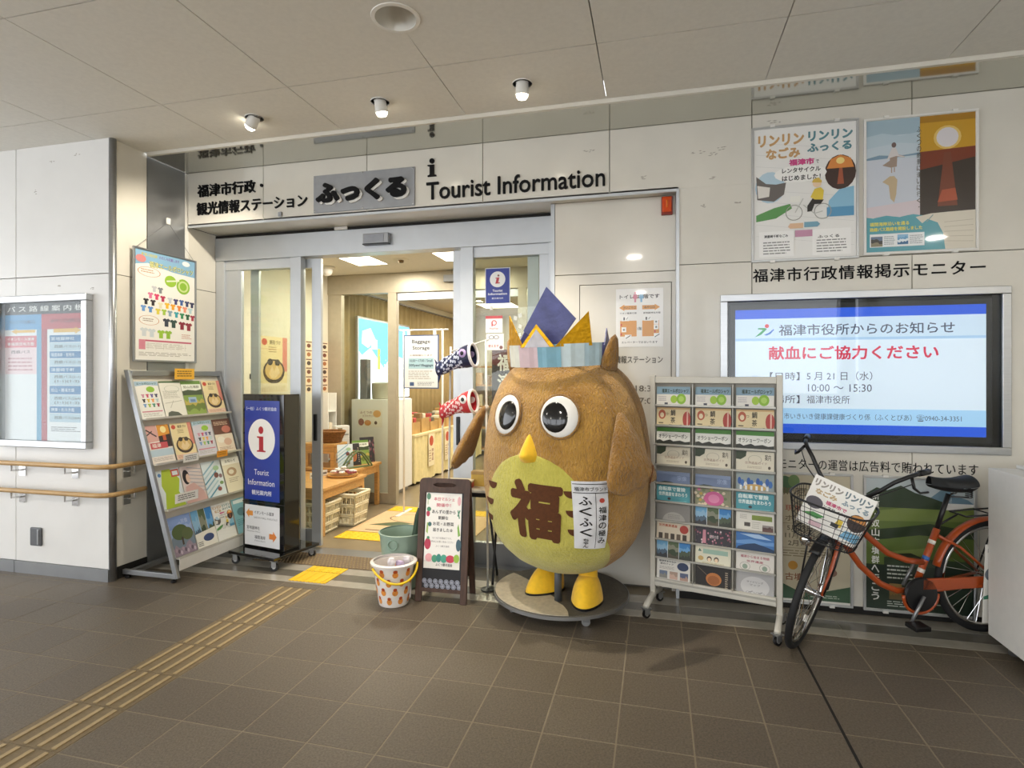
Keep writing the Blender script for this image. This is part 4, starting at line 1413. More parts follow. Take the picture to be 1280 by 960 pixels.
def a_tri(p):
    tri_photo(p)
    p.poly([(0, 0.62), (1, 0.55), (1, 1), (0, 1)], '#ece8dc')
    p.ell(0.6, 0.78, 0.26, 0.10, '#3a4a78')
    p.lines(0.05, 0.84, 0.3, 0.97, 3, '#6a6a68', 0.5, 3)


def a_teal(p):
    p.rect(0, 0, 1, 1, '#7fb4c4')
    p.rect(0.1, 0.04, 0.9, 0.14, '#dfeaee')
    p.ell(0.45, 0.4, 0.25, 0.12, '#56808c')
    p.lines(0.1, 0.6, 0.9, 0.8, 4, '#4f8494', 0.4, 4)


brochure('brochure of coloured polo shirts on the top shelf of the slanted rack', -0.325, SHZ[0], polo_art)
brochure('pale map leaflet with dark hill shape on the top slanted shelf', -0.112, SHZ[0], a_map)
brochure('green field brochure on the top shelf of the slanted rack', 0.098, SHZ[0], a_green)
brochure('rice bowl food brochure on the top shelf of the slanted rack', 0.320, SHZ[0], food_art)
brochure('sunset and red banner brochure on the second slanted shelf', -0.325, SHZ[1], a_sunset)
brochure('rice bowl food brochure on the second slanted shelf', -0.105, SHZ[1], food_art)
brochure('lavender polo shirt leaflet on the second slanted shelf', 0.110, SHZ[1], lambda p: polo_art(p, '#cfccd8'))
brochure('brown and cream dessert brochure on the second slanted shelf', 0.325, SHZ[1], a_brown)
brochure('lime island map leaflet on the third slanted shelf', -0.325, SHZ[2], a_island)
brochure('pink patterned brochure with dark haired woman on the third shelf', -0.112, SHZ[2], a_portrait)
brochure('blue diagonal striped brochure on the third slanted shelf', 0.100, SHZ[2], a_diag)
brochure('beige notice leaflet on the third slanted shelf', 0.322, SHZ[2], a_deer)
brochure('big tree under blue sky brochure on the lowest slanted shelf', -0.325, SHZ[3], a_tree)
brochure('leaflet with three photo strips on the lowest slanted shelf', -0.112, SHZ[3], a_tri)
brochure('white rental cycle leaflet on the lowest slanted shelf', 0.100, SHZ[3], lambda p: rental_art(p, full=False))
brochure('teal leaflet on the lowest slanted shelf', 0.320, SHZ[3], a_teal)


def rack_tag(label, xl, z, w, h, col, txt, dy=0.05):
    p = Print(w, h, col, 0.0015, step=0.0003)
    p.lines(0.12, 0.2, 0.9, 0.85, 3 if h > 0.05 else 2, '#6a5020' if col != '#f4f2ec' else '#555555', 0.4, 3)
    o = p.build('shelf_tag', None, INK)
    tag(o, label, 'tag')
    y = slope_y(z) - dy
    lp = Matrix.Rotation(R(90), 4, 'Z') @ Vector((xl, y, z))
    o.location = (rk.location.x + lp.x, rk.location.y + lp.y, lp.z)
    o.rotation_euler = (0, 0, R(90))


rack_tag('yellow card on the top bar of the slanted rack', 0.02, 1.462, 0.20, 0.088, '#eeb53a', '', 0.037)
rack_tag('orange tag on the second lip of the slanted rack', 0.20, 0.815, 0.12, 0.052, '#ef9f2c', '', 0.052)
rack_tag('white tag on the second lip of the slanted rack', -0.13, 0.822, 0.15, 0.062, '#f4f2ec', '', 0.052)
rack_tag('white strip card on the third shelf of the slanted rack', -0.26, 0.545, 0.22, 0.070, '#f4f2ec', '', 0.055)

# ------------------------------------------------------------------ black information totem on casters
to = thing('information_totem', 'black free-standing totem with blue Tourist Information panel on a caster board', 'sign', (-2.996, 4.035, 0), rz=R(-11))
MB().box(-0.25, 0.25, -0.235, 0.235, 0.085, 0.108).build('base_board', M_GBLACK, to, bevel=0.004)
MB().box(-0.265, 0.195, -0.085, 0.075, 0.108, 1.345).build('body', M_GBLACK, to, bevel=0.006)
MB().box(-0.266, 0.196, -0.087, -0.0845, 0.470, 0.476).build('seam', M_DARK, to)


def caster(parent, x, y, top, r=0.03, m=M_BLACK, w=0.022, rz=0.4):
    mb = MB()
    mb.M = Matrix.Translation((x, y, 0)) @ Matrix.Rotation(rz, 4, 'Z')
    mb.box(-0.025, 0.025, -0.025, 0.025, top - 0.006, top)
    mb.box(-0.018, 0.018, -w / 2 - 0.006, -w / 2 - 0.003, r, top - 0.004).box(-0.018, 0.018, w / 2 + 0.003, w / 2 + 0.006, r, top - 0.004)
    mb.box(-0.018, 0.018, -w / 2 - 0.006, w / 2 + 0.006, top - 0.012, top - 0.004)
    c = mb.build('caster', M_STEEL_D, parent)
    w2 = MB()
    w2.M = mb.M
    w2.tube([(0, -w / 2, r), (0, w / 2, r)], r, 18)
    w2.build('wheel', m, c, auto=40)
    h = MB()
    h.M = mb.M
    h.tube([(0, -w / 2 - 0.002, r), (0, w / 2 + 0.002, r)], r * 0.45, 12)
    h.build('hub', M_STEEL, c)
    return c


for (x, y) in ((-0.21, -0.195), (0.21, -0.195), (0.21, 0.195), (-0.21, 0.195)):
    caster(to, x, y, 0.085)
p = Print(0.385, 0.800, '#20399c', 0.0015, step=0.0004)
p.rect(0, 0, 1, 1, '#1f3a9d')
p.text('（一社）ふくつ観光協会', 0.05, 0.062, 0.92, 0.100, '#dfe4f2', 0.01)
p.ell(0.49, 0.385, 0.385, 0.203, '#f2f1ee', 40)
p.ell(0.475, 0.295, 0.072, 0.038, '#b52a38', 24)
p.poly([(0.36, 0.358), (0.545, 0.358), (0.545, 0.495), (0.61, 0.500), (0.61, 0.513), (0.36, 0.513), (0.36, 0.500), (0.42, 0.495), (0.42, 0.376), (0.36, 0.371)], '#b52a38')
p.text('Tourist', 0.28, 0.690, 0.70, 0.745, '#f0f0f2', 0.004)
p.text('Information', 0.10, 0.792, 0.86, 0.850, '#f0f0f2', 0.004)
p.text('観光案内所', 0.21, 0.898, 0.78, 0.948, '#e6e8f0', 0.02)
p.build('blue_panel', to, INKG, loc=(-0.047, -0.0868, 0.492))
p = Print(0.385, 0.325, '#e8e9ec', 0.0015, step=0.0004)
p.poly([(0.04, 0.21), (0.13, 0.09), (0.13, 0.15), (0.24, 0.15), (0.24, 0.27), (0.13, 0.27), (0.13, 0.33)], '#e2963c')
p.text('イオンモール福津', 0.28, 0.13, 0.84, 0.22, '#33363c', 0.01)
p.text('（AEON MALL FUKUTSU）', 0.27, 0.27, 0.94, 0.33, '#55585e', 0.0)
p.text('宮地嶽神社', 0.06, 0.52, 0.44, 0.61, '#33363c', 0.01)
p.text('(Miyajidake Shrine)', 0.06, 0.635, 0.45, 0.68, '#6a6d72', 0.0)
p.text('福間海岸', 0.29, 0.74, 0.60, 0.83, '#33363c', 0.01)
p.text('(Fukuma Beach)', 0.29, 0.855, 0.60, 0.90, '#6a6d72', 0.0)
p.poly([(0.92, 0.72), (0.82, 0.59), (0.82, 0.66), (0.71, 0.66), (0.71, 0.79), (0.82, 0.79), (0.82, 0.86)], '#e2863c')
p.build('direction_panel', to, INKG, loc=(-0.047, -0.0868, 0.125))

# ------------------------------------------------------------------ floor pieces of the entrance
st = thing('studded_mat', 'brown studded rubber mat in front of the doors', 'mat', (-2.55, 4.12, 0.0005))
MB().box(-0.62, 1.05, -0.135, 0.135, 0, 0.005).build('mat', mat('mat_rubber', '#6e5b42', 0.7, noise=0.15, nscale=60), st, bevel=0.002)
mb = MB()
for i in range(56):
    for j in range(9):
        x, y = -0.605 + 0.0296 * i + (0.0148 if j % 2 else 0), -0.122 + 0.030 * j
        mb.lathe([(0.0075, 0.0), (0.006, 0.004), (0.001, 0.0045)], 6, (x, y, 0.0048), cap=False)
mb.build('studs', mat('mat_stud', '#94805c', 0.5, noise=0.1), st)['kind'] = 'stuff'
wavy = lambda x, k: 0.006 * math.sin(x * 60 + k)
for (y0, y1, lab) in ((3.655, 3.855, 'yellow tactile plate with bars nearest the brown guide tiles'), (3.868, 3.972, 'narrow yellow tactile plate touching the studded mat')):
    t = thing('tactile_plate', lab, 'tactile plate', (-2.45, (y0 + y1) / 2, 0.0005))
    hh = (y1 - y0) / 2
    n = 24
    pts = [(-0.15 + 0.30 * k / n, -hh + wavy(k / n, 0)) for k in range(n + 1)] + [(0.15 - 0.30 * k / n, hh + wavy(k / n, 1)) for k in range(n + 1)]
    MB().prism(pts, 0, 0.004, 'z').build('sheet', M_YEL, t)
    for k in range(4):
        x = -0.11 + 0.0735 * k
        MB().box(x - 0.012, x + 0.012, -hh + 0.018, hh - 0.018, 0.004, 0.008).build('guide_bar', M_YEL, t, bevel=0.002)


# ------------------------------------------------------------------ wheeled pamphlet rack
pr_ = thing('pamphlet_rack', 'pale grey wheeled pamphlet rack with ten rows of three pockets', 'rack', (0.338, 3.675, 0), rz=R(-15.2))
PW = 0.735
M_RACK = mat('rack_paint', '#c6c3b9', 0.4, metal=0.15, noise=0.03)
for s_ in (-1, 1):
    x = s_ * PW / 2
    MB().box(x - 0.016, x + 0.016, -0.016, 0.016, 0.085, 1.495).build('upright', M_RACK, pr_, bevel=0.003)
    MB().tube([(x, -0.17, 0.075), (x, 0.0, 0.105), (x, 0.17, 0.075)], 0.018, 10).build('foot_bar', M_RACK, pr_, smooth=True)
    for y in (-0.155, 0.155):
        caster(pr_, x, y, 0.066, 0.024, M_BLACK, 0.018, 0.9)
MB().box(-PW / 2 + 0.016, PW / 2 - 0.016, -0.012, 0.012, 1.445, 1.485).build('top_bar', M_RACK, pr_, bevel=0.003)
MB().box(-PW / 2 + 0.016, PW / 2 - 0.016, -0.03, 0.0, 0.165, 0.215).build('bottom_bar', M_RACK, pr_, bevel=0.003)
MB().box(-PW / 2 + 0.016, PW / 2 - 0.016, 0.012, 0.016, 0.215, 1.445).build('back_panel', mat('rack_mesh', '#8f8c83', 0.5, noise=0.05), pr_)
rows_z = [1.305, 1.178, 1.058, 0.930, 0.815, 0.700, 0.580, 0.462, 0.345, 0.195]
CWD = (PW - 0.04) / 3
M_ACR = mat('pocket_edge', '#b9b8b0', 0.25, metal=0.3, noise=0.03)
for z in rows_z:
    MB().box(-PW / 2 + 0.018, PW / 2 - 0.018, -0.030, 0.010, z - 0.004, z - 0.001).build('pocket_rail', M_ACR, pr_)
    MB().box(-PW / 2 + 0.018, PW / 2 - 0.018, -0.032, -0.029, z - 0.004, z + 0.008).build('pocket_lip', M_ACR, pr_)
for k in (1, 2):
    x = -PW / 2 + 0.02 + CWD * k
    MB().box(x - 0.002, x + 0.002, -0.030, 0.010, 0.195, 1.44).build('divider', M_ACR, pr_)


def c_lime(p):
    p.rect(0, 0, 1, 1, '#dcdad2')
    p.rect(0, 0, 1, 0.4, '#7f9cae')
    p.text('福津エールポロシャツ', 0.15, 0.1, 0.95, 0.33, '#2f3f30', 0.03)
    p.ell(0.52, 0.66, 0.10, 0.21, '#9cc040')
    p.ell(0.74, 0.64, 0.14, 0.28, '#86b438')
    p.ell(0.74, 0.64, 0.08, 0.15, '#a9cc60')
    p.rect(0.24, 0.84, 0.34, 0.97, '#3c4050')
    p.lines(0.05, 0.5, 0.3, 0.8, 3, '#b4b0b4', 0.5, 3)


def c_food(p):
    p.rect(0, 0, 1, 1, '#d9c9a0')
    p.rect(0, 0, 1, 0.1, '#c9a878')
    p.ell(0.16, 0.38, 0.11, 0.26, '#b05a40')
    p.ell(0.16, 0.42, 0.06, 0.14, '#e0d0b0')
    p.text('鯛', 0.42, 0.12, 0.56, 0.45, '#3a342a', 0.02)
    p.text('茶', 0.42, 0.52, 0.56, 0.85, '#3a342a', 0.02)
    p.text('つ', 0.27, 0.30, 0.35, 0.42, '#5a523c', 0.01)
    p.ell(0.90, 0.62, 0.12, 0.42, '#a84038')
    p.rect(0.90, 0.15, 0.94, 0.95, '#d8b0a0')
    p.poly([(0.2, 1), (0.4, 0.92), (0.6, 0.96), (0.75, 0.92), (0.8, 1)], '#4a3c30')
    p.rect(0.06, 0.82, 0.2, 0.87, '#4a4034')


def c_greenband(p):
    p.rect(0, 0, 1, 1, '#dfe0da')
    p.rect(0, 0, 1, 0.24, '#3f7a2a')
    p.text('オラショーワーポン', 0.06, 0.36, 0.92, 0.62, '#4a4c44', 0.02)
    p.poly([(0, 1), (0, 0.75), (0.1, 0.70), (0.2, 0.80), (0.4, 0.68), (0.5, 0.78), (0.7, 0.72), (0.85, 0.80), (1, 0.76), (1, 1)], '#2c2f28')


def c_beige(p):
    p.rect(0, 0, 1, 1, '#d8d2bf')
    p.poly([(0, 0), (0.28, 0), (0.26, 0.25), (0.12, 0.42), (0, 0.40)], '#33402c')
    p.ring(0.5, 0.40, 0.18, 0.22, 0.08, '#a8a494')
    p.text('世界遺産ガイド', 0.24, 0.50, 0.82, 0.64, '#9a7a68', 0.0)
    p.text('案内', 0.76, 0.12, 0.92, 0.42, '#4a4438', 0.01)
    p.ell(0.88, 0.78, 0.035, 0.08, '#5a5044')
    p.lines(0.3, 0.74, 0.7, 0.86, 2, '#a89c88', 0.4, 3)


def c_dusk(p):
    p.rect(0, 0, 1, 1, '#6c7c9c')
    p.poly([(0, 0), (1, 0), (1, 0.3), (0, 0.2)], '#7f8fae')
    p.text('宗像', 0.62, 0.3, 0.9, 0.7, '#9fb0d0', 0.0)
    p.poly([(0, 1), (0.25, 0.8), (0.45, 0.85), (0.6, 1)], '#3f4c44')


def c_kids(p):
    p.rect(0, 0, 1, 1, '#8f9c9c')
    for k in range(11):
        p.ell(0.09 + 0.082 * k, 0.55 + 0.12 * (k % 3) - 0.1, 0.05, 0.2, ('#2f5aa0', '#3c6cb0', '#d8dcdc')[k % 3])
    p.ell(0.5, 0.8, 0.3, 0.2, '#c0a060')
    for k in range(6):
        p.rect(0.1 + 0.14 * k, 0.7, 0.16 + 0.14 * k, 1, '#e0e4e6')


def c_teal(p):
    p.rect(0, 0, 1, 1, '#4f98a4')
    p.text('自転車で冒険', 0.06, 0.08, 0.86, 0.34, '#d9e8e6', 0.04)
    p.text('世界遺産をまわろう', 0.06, 0.40, 0.92, 0.64, '#d9e8e6', 0.04)
    p.ell(0.38, 0.80, 0.05, 0.08, '#3c3c3c')
    p.line(0.2, 0.97, 0.9, 0.9, 0.02, '#7fbcc4')


def c_flower(p):
    p.rect(0, 0, 1, 1, '#8a8a70')
    rnd = random.Random(4)
    for k in range(26):
        p.ell(rnd.random(), rnd.random(), 0.05, 0.09, rnd.choice(['#b89a50', '#c86a90', '#d8c8b0', '#6a7a54']), 8)
    p.ell(0.53, 0.55, 0.28, 0.42, '#c85f92')
    p.ell(0.53, 0.55, 0.16, 0.25, '#d987b0')


def c_moon(p):
    p.rect(0, 0, 1, 1, '#8d8b87')
    p.ell(0.52, 0.92, 0.34, 0.52 if False else 0.07, '#a9a6a0')
    p.poly([(0.18, 0.99)] + [(0.52 - 0.34 * math.cos(PI * k / 12), 0.99 - 0.52 * math.sin(PI * k / 12)) for k in range(13)], '#b0ada8')
    p.lines(0.34, 0.62, 0.72, 0.88, 3, '#8a8782', 0.4, 3)


def c_green_bar(p):
    p.rect(0, 0, 1, 1, '#dddad0')
    p.rect(0.42, 0.14, 0.95, 0.40, '#7d8f3c')
    p.lines(0.10, 0.15, 0.30, 0.4, 3, '#a8a498', 0.4, 3)
    p.rect(0.22, 0.55, 0.38, 0.76, '#4a4440')
    p.photo(0.70, 0.62, 0.98, 0.97, ['#8c8480', '#5a4440', '#6a4a44'], 3)
    p.lines(0.42, 0.5, 0.66, 0.9, 4, '#b0aca0', 0.35, 4)


def c_redspot(p):
    p.rect(0, 0, 1, 1, '#d9cdb8')
    p.text('世界農業遺産', 0.06, 0.10, 0.62, 0.26, '#b4583a', 0.02)
    p.ell(0.82, 0.32, 0.13, 0.24, '#b04034')
    for k in range(5):
        p.rect(0.06 + 0.18 * k, 0.62, 0.18 + 0.18 * k, 0.95, ('#4a4038', '#6a5a4a')[k % 2])


def c_festival(p):
    p.rect(0, 0, 1, 1, '#38343c')
    rnd = random.Random(9)
    for k in range(40):
        p.ell(rnd.random(), 0.15 + 0.85 * rnd.random(), 0.025, 0.06, rnd.choice(['#a86a78', '#c890a0', '#d8c8c8', '#5a5058', '#8a4a58']), 7)
    p.poly([(0.2, 0.9), (0.22, 0.15), (0.30, 0.15), (0.31, 0.9)], '#c88a98')
    p.text('福津の祭', 0.4, 0.4, 0.66, 0.6, '#e8dcdc', 0.0)


def c_blue(p):
    p.rect(0, 0, 1, 1, '#3f74b4')
    p.poly([(0.1, 0.1), (0.6, 0.05), (0.95, 0.3), (0.5, 0.28)], '#a9c6e4')
    p.poly([(0, 0.5), (0.4, 0.35), (0.8, 0.45), (1, 0.4), (1, 0.6), (0, 0.65)], '#6a9ad0')
    p.poly([(0.05, 0.80), (0.3, 0.62), (0.5, 0.55), (0.8, 0.68), (1, 0.8), (1, 1), (0, 1)], '#1f3a5c')


def c_cream_kids(p):
    p.rect(0, 0, 1, 1, '#dcd9c4')
    p.rect(0.22, 0.14, 0.92, 0.40, '#9ab8a8')
    p.poly([(0.08, 0.30), (0.12, 0.12), (0.18, 0.30)], '#5a7a68')
    for x in (0.40, 0.60):
        p.ell(x, 0.68, 0.07, 0.15, '#4a4038')
        p.ell(x, 0.72, 0.05, 0.11, '#e8cfae')
    p.ell(0.16, 0.68, 0.08, 0.13, '#c8a868')
    p.lines(0.2, 0.88, 0.85, 0.98, 2, '#b4a878', 0.4, 3)


def c_pink(p):
    p.rect(0, 0, 1, 1, '#dcd8d0')
    p.text('福津から始まる物語', 0.12, 0.14, 0.88, 0.30, '#a85a64', 0.02)
    p.text('世界遺産', 0.28, 0.40, 0.72, 0.53, '#a85a64', 0.02)
    for x in (0.24, 0.76):
        p.ring(x, 0.76, 0.14, 0.22, 0.07, '#8a867c')
        p.ell(x, 0.78, 0.07, 0.14, '#90a090')


def c_card(p):
    p.rect(0, 0, 1, 1, '#d9d7d0')
    p.text('福津市まちなか', 0.06, 0.06, 0.58, 0.15, '#3c3c40', 0.02)
    p.text('案内マップ', 0.10, 0.18, 0.50, 0.26, '#3c3c40', 0.02)
    p.ell(0.78, 0.26, 0.17, 0.18, '#2c3c5c')
    for k in range(3):
        p.photo(0.08 + 0.31 * k, 0.52, 0.32 + 0.31 * k, 0.84, [['#6a7890', '#8a8a84'], ['#a89080', '#c8a898'], ['#5a6480', '#b09080']][k], 3 + k)
    p.lines(0.08, 0.33, 0.55, 0.47, 3, '#9a9892', 0.4, 3)


def c_lantern(p):
    p.rect(0, 0, 1, 1, '#211d1b')
    p.line(0.05, 0.1, 0.4, 0.5, 0.012, '#7a6a58')
    p.ell(0.52, 0.56, 0.22, 0.27, '#b8743c')
    p.ell(0.52, 0.60, 0.17, 0.19, '#9a5c2e')
    p.lines(0.84, 0.2, 0.92, 0.9, 8, '#a89a84', 0.5, 3)


def c_circle(p):
    p.rect(0, 0, 1, 1, '#a6a5a5')
    p.ell(0.5, 0.58, 0.38, 0.40, '#c4c3c2', 28)
    p.text('サイクリング', 0.28, 0.36, 0.72, 0.44, '#6a6a6a', 0.01)
    p.text('マップ', 0.36, 0.48, 0.64, 0.56, '#6a6a6a', 0.01)
    for x in (0.32, 0.44, 0.58, 0.70):
        p.ring(x, 0.84, 0.055, 0.055, 0.15, '#6c6c6c')
    p.line(0.32, 0.84, 0.44, 0.76, 0.012, '#6c6c6c')
    p.line(0.58, 0.84, 0.70, 0.76, 0.012, '#6c6c6c')


GPAM = 'pamphlets in the wheeled rack'
ordn = ('top', 'second', 'third', 'fourth', 'fifth', 'sixth', 'seventh', 'eighth', 'ninth', 'lowest')
PAM = [
    [(c_lime, 'lime and blue polo shirt leaflet')] * 3,
    [(c_food, 'tan food leaflet with red side')] * 3,
    [(c_greenband, 'white leaflet with dark green band')] * 3,
    [(c_beige, 'beige leaflet with dark green corner')] * 3,
    [(c_dusk, 'dusk blue leaflet half hidden'), (c_dusk, 'dusk blue leaflet half hidden'), (c_kids, 'blue leaflet with a crowd in blue')],
    [(c_teal, 'teal cycling leaflet with white words'), (c_flower, 'pink flower leaflet'), (c_teal, 'teal cycling leaflet with white words')],
    [(c_moon, 'grey leaflet with a pale half disc'), (tri_photo, 'leaflet with three landscape photos'), (c_green_bar, 'white leaflet with an olive bar')],
    [(c_redspot, 'cream leaflet with a red disc'), (c_festival, 'dark pink festival leaflet'), (c_blue, 'deep blue mountain and sky leaflet')],
    [(tri_photo, 'leaflet with three landscape photos'), (c_cream_kids, 'cream leaflet with two drawn faces'), (c_pink, 'white leaflet with pink words')],
    [(c_card, 'white map leaflet with three small photos'), (c_lantern, 'black leaflet with a glowing orange face'), (c_circle, 'grey cycling map leaflet with a pale disc')],
]
cache = {}
Mr = Matrix.Translation(pr_.location) @ Matrix.Rotation(R(-15.2), 4, 'Z')
for r_, row in enumerate(PAM):
    for k, (art, lab) in enumerate(row):
        z = rows_z[r_]
        top = 1.435 if r_ == 0 else rows_z[r_ - 1] - 0.008
        h = min(0.118, top - z - 0.004) if r_ < 9 else 0.142
        w = 0.206
        if art is c_dusk:
            h = 0.075
        key = (art.__name__, round(h, 3))
        if key not in cache:
            q = Print(w, h, '#e6e3da', 0.006, step=0.0003)
            art(q)
            cache[key] = q.mb.mesh('pamphlet', INK)
        o = bpy.data.objects.new('pamphlet', cache[key])
        COL.objects.link(o)
        x = -PW / 2 + 0.02 + CWD * (k + 0.5) + (-0.006 if k == 0 else 0.004 if k == 2 else 0)
        o.matrix_world = Mr @ Matrix.Translation((x, -0.017, z)) @ Matrix.Rotation(R(-6), 4, 'X')
        col = ('first', 'middle', 'last')[k]
        same = len(set(a for a, _ in row)) == 1
        if same:
            tag(o, lab + ' in the %s row of the wheeled rack' % ordn[r_], 'pamphlet', 'alike pamphlets in the %s row of the wheeled rack' % ordn[r_])
        elif row[0][0] is row[1][0] and k < 2:
            tag(o, lab + ' in the %s row of the wheeled rack' % ordn[r_], 'pamphlet', 'dusk blue leaflets in the fifth row')
        elif r_ == 5 and k != 1:
            tag(o, lab + ' in the sixth row of the wheeled rack', 'pamphlet', 'teal leaflets in the sixth row')
        else:
            tag(o, lab + ' in the %s row of the wheeled rack' % ordn[r_], 'pamphlet', GPAM)

# ------------------------------------------------------------------ A-frame chalkboard
af = thing('a_frame_board', 'dark brown A-frame chalkboard with a white vegetable market poster', 'sign board', (-1.372, 3.535, 0), rz=R(2))
ta = math.atan2(0.105, 0.80)


def panel_A(sgn):
    M_ = Matrix.Rotation(-sgn * ta, 4, 'X')
    return M_


AW, AH = 0.355, 0.805
Mf = Matrix.Rotation(-ta, 4, 'X')
mb = MB()
mb.M = Mf
for s_ in (-1, 1):
    x = s_ * (AW / 2 - 0.022)
    mb.box(x - 0.022, x + 0.022, -0.011, 0.011, 0.0, 0.715)
mb.build('leg_frame', M_WOODD, af, bevel=0.003)
mb = MB()
mb.M = Mf
a = AW / 2
oc = [(-a, 0.712)] + [(-a + 0.03 - 0.03 * math.cos(PI / 2 * q / 5), AH - 0.03 + 0.03 * math.sin(PI / 2 * q / 5)) for q in range(6)] + \
     [(a - 0.03 + 0.03 * math.sin(PI / 2 * q / 5), AH - 0.03 + 0.03 * math.cos(PI / 2 * q / 5)) for q in range(6)] + [(a, 0.712)]
sl = [(0.055 * math.cos(t_) * (1 if True else 1) + (0.025 if math.cos(t_) > 0 else -0.025), 0.762 + 0.014 * math.sin(t_)) for t_ in [2 * PI * q / 16 + PI / 16 for q in range(16)]]
# head board with a slot: two halves joined around the slot
hi = [p_ for p_ in sl if p_[1] > 0.762]
lo = [p_ for p_ in sl if p_[1] <= 0.762]
hi.sort()
lo.sort()
mb.prism([oc[0]] + [(-a, 0.762)] + [(hi[0][0] - 0.002, 0.762)] + lo + [(hi[-1][0] + 0.002, 0.762), (a, 0.762), oc[-1]], -0.011, 0.011)
mb.prism([(-a, 0.762)] + oc[1:-1] + [(a, 0.762), (hi[-1][0] + 0.002, 0.762)] + hi[::-1] + [(hi[0][0] - 0.002, 0.762)], -0.011, 0.011)
mb.build('head_board', M_WOODD, af)
mb = MB()
mb.M = Mf
mb.box(-AW / 2 + 0.04, AW / 2 - 0.04, -0.006, 0.008, 0.085, 0.715)
mb.build('chalkboard', M_SLATE, af)
mb = MB()
mb.M = Mf
mb.box(-AW / 2 + 0.04, AW / 2 - 0.04, -0.010, 0.010, 0.066, 0.090)
mb.build('lower_rail', M_WOODD, af)
p = Print(AW - 0.085, 0.072, None, step=0.0004)
p.mb.M = Mf @ Matrix.Translation((0, -0.0064, 0.093))
for j in range(2):
    for k in range(7):
        x, y = 0.07 + 0.14 * k + (0.05 if j else 0), 0.42 + 0.40 * j
        p.ell(x, y, 0.06, 0.23, '#9b9fae', 14)
        p.ring(x, y, 0.045, 0.17, 0.2, '#4a4d58', 14)
p.build('chalk_waves', af)
p = Print(0.250, 0.492, None, step=0.0004)
p.mb.M = Mf @ Matrix.Translation((-0.003, -0.0066, 0.216))
p.rect(0, 0, 1, 1, '#f2efe9')
p.text('本日マルシェ', 0.22, 0.055, 0.80, 0.105, '#d4707c', 0.02)
p.text('開催中！', 0.30, 0.135, 0.70, 0.185, '#d4707c', 0.02)
p.text('あんずの里から', 0.18, 0.225, 0.84, 0.275, '#3a3436', 0.02)
p.text('新鮮な', 0.36, 0.305, 0.64, 0.355, '#3a3436', 0.02)
p.text('お花・お野菜', 0.22, 0.385, 0.80, 0.435, '#3a3436', 0.02)
p.text('届きました☆', 0.22, 0.465, 0.78, 0.515, '#3a3436', 0.02)
p.text('なくなり次第終了です。', 0.22, 0.585, 0.76, 0.612, '#7a7072', 0.0)
p.text('お早めにお買い求めください', 0.14, 0.632, 0.82, 0.660, '#7a7072', 0.0)
p.text('ふくつ観光協会', 0.32, 0.690, 0.70, 0.716, '#7a7072', 0.0)
p.rect(0.0, 0.905, 1, 0.910, '#d8b8c0')
p.text('ふくつ観光協会', 0.34, 0.925, 0.80, 0.965, '#3a3436', 0.02)
p.ell(0.07, 0.05, 0.06, 0.045, '#5c8a72')
p.rect(0.04, 0.09, 0.07, 0.16, '#c8d4b8')
p.ell(0.07, 0.28, 0.05, 0.04, '#b83a54')
p.ell(0.09, 0.22, 0.06, 0.03, '#4f8a6a')
p.poly([(0.03, 0.52), (0.05, 0.40), (0.09, 0.40), (0.08, 0.55)], '#a8c070')
p.ell(0.13, 0.42, 0.05, 0.03, '#3f6a6a')
p.ell(0.09, 0.68, 0.09, 0.075, '#b83a54')
p.ell(0.10, 0.60, 0.04, 0.02, '#4f8a6a')
p.ell(0.93, 0.10, 0.05, 0.06, '#eab8bc')
p.line(0.90, 0.22, 0.95, 0.33, 0.03, '#4f8a6a')
p.line(0.96, 0.22, 0.90, 0.30, 0.03, '#4f8a6a')
p.poly([(0.90, 0.45), (0.93, 0.40), (0.99, 0.55), (0.93, 0.57)], '#86b454')
p.ell(0.95, 0.68, 0.07, 0.08, '#44606c')
p.ell(0.14, 0.86, 0.10, 0.055, '#e8a8ac')
p.ell(0.30, 0.87, 0.08, 0.05, '#4f9a7a')
p.ell(0.42, 0.86, 0.07, 0.055, '#3f8a80')
p.ell(0.56, 0.865, 0.09, 0.055, '#4fa48c')
p.ell(0.74, 0.865, 0.12, 0.05, '#cc3f58')
p.ell(0.91, 0.855, 0.08, 0.055, '#9cc04c')
p.build('market_poster', af)
# rear half of the frame
Mb_ = Matrix.Translation((0, 0.213, 0)) @ Matrix.Rotation(ta, 4, 'X')
mb = MB()
mb.M = Mb_
for s_ in (-1, 1):
    x = s_ * (AW / 2 - 0.02)
    mb.box(x - 0.02, x + 0.02, -0.009, 0.009, 0.0, 0.79)
mb.box(-AW / 2 + 0.04, AW / 2 - 0.04, -0.006, 0.006, 0.12, 0.79)
mb.build('rear_frame', M_WOODD, af, bevel=0.002)

# ------------------------------------------------------------------ buckets
M_CLEAR = mat('frosted_plastic', '#e2dcd8', 0.25, noise=0.03, coat=0.2)
bk1 = thing('small_bucket', 'small frosted white bucket with orange bear pattern and yellow handle', 'bucket', (-1.672, 3.465, 0))


def shell(prof_out, th, n=40):
    pi_ = [(r - th, z) for r, z in prof_out[::-1] if z > prof_out[0][1] + 0.003]
    return prof_out + pi_ + [(0.001, prof_out[0][1] + 0.004)]


MB().lathe(shell([(0.092, 0.0), (0.096, 0.004), (0.134, 0.262), (0.150, 0.264), (0.152, 0.276), (0.138, 0.282)], 0.006), 44).build('pail', M_CLEAR, bk1, auto=35)
M_OR = mat('orange_print', '#d88c3c', 0.45, noise=0.15, nscale=60)
M_OD = mat('rust_print', '#b0491c', 0.45, noise=0.1)


def on_cone(a_, z, off=0.0012):
    r = 0.096 + (0.134 - 0.096) * (z - 0.004) / 0.258 + off
    return (r * math.cos(a_), r * math.sin(a_), z)


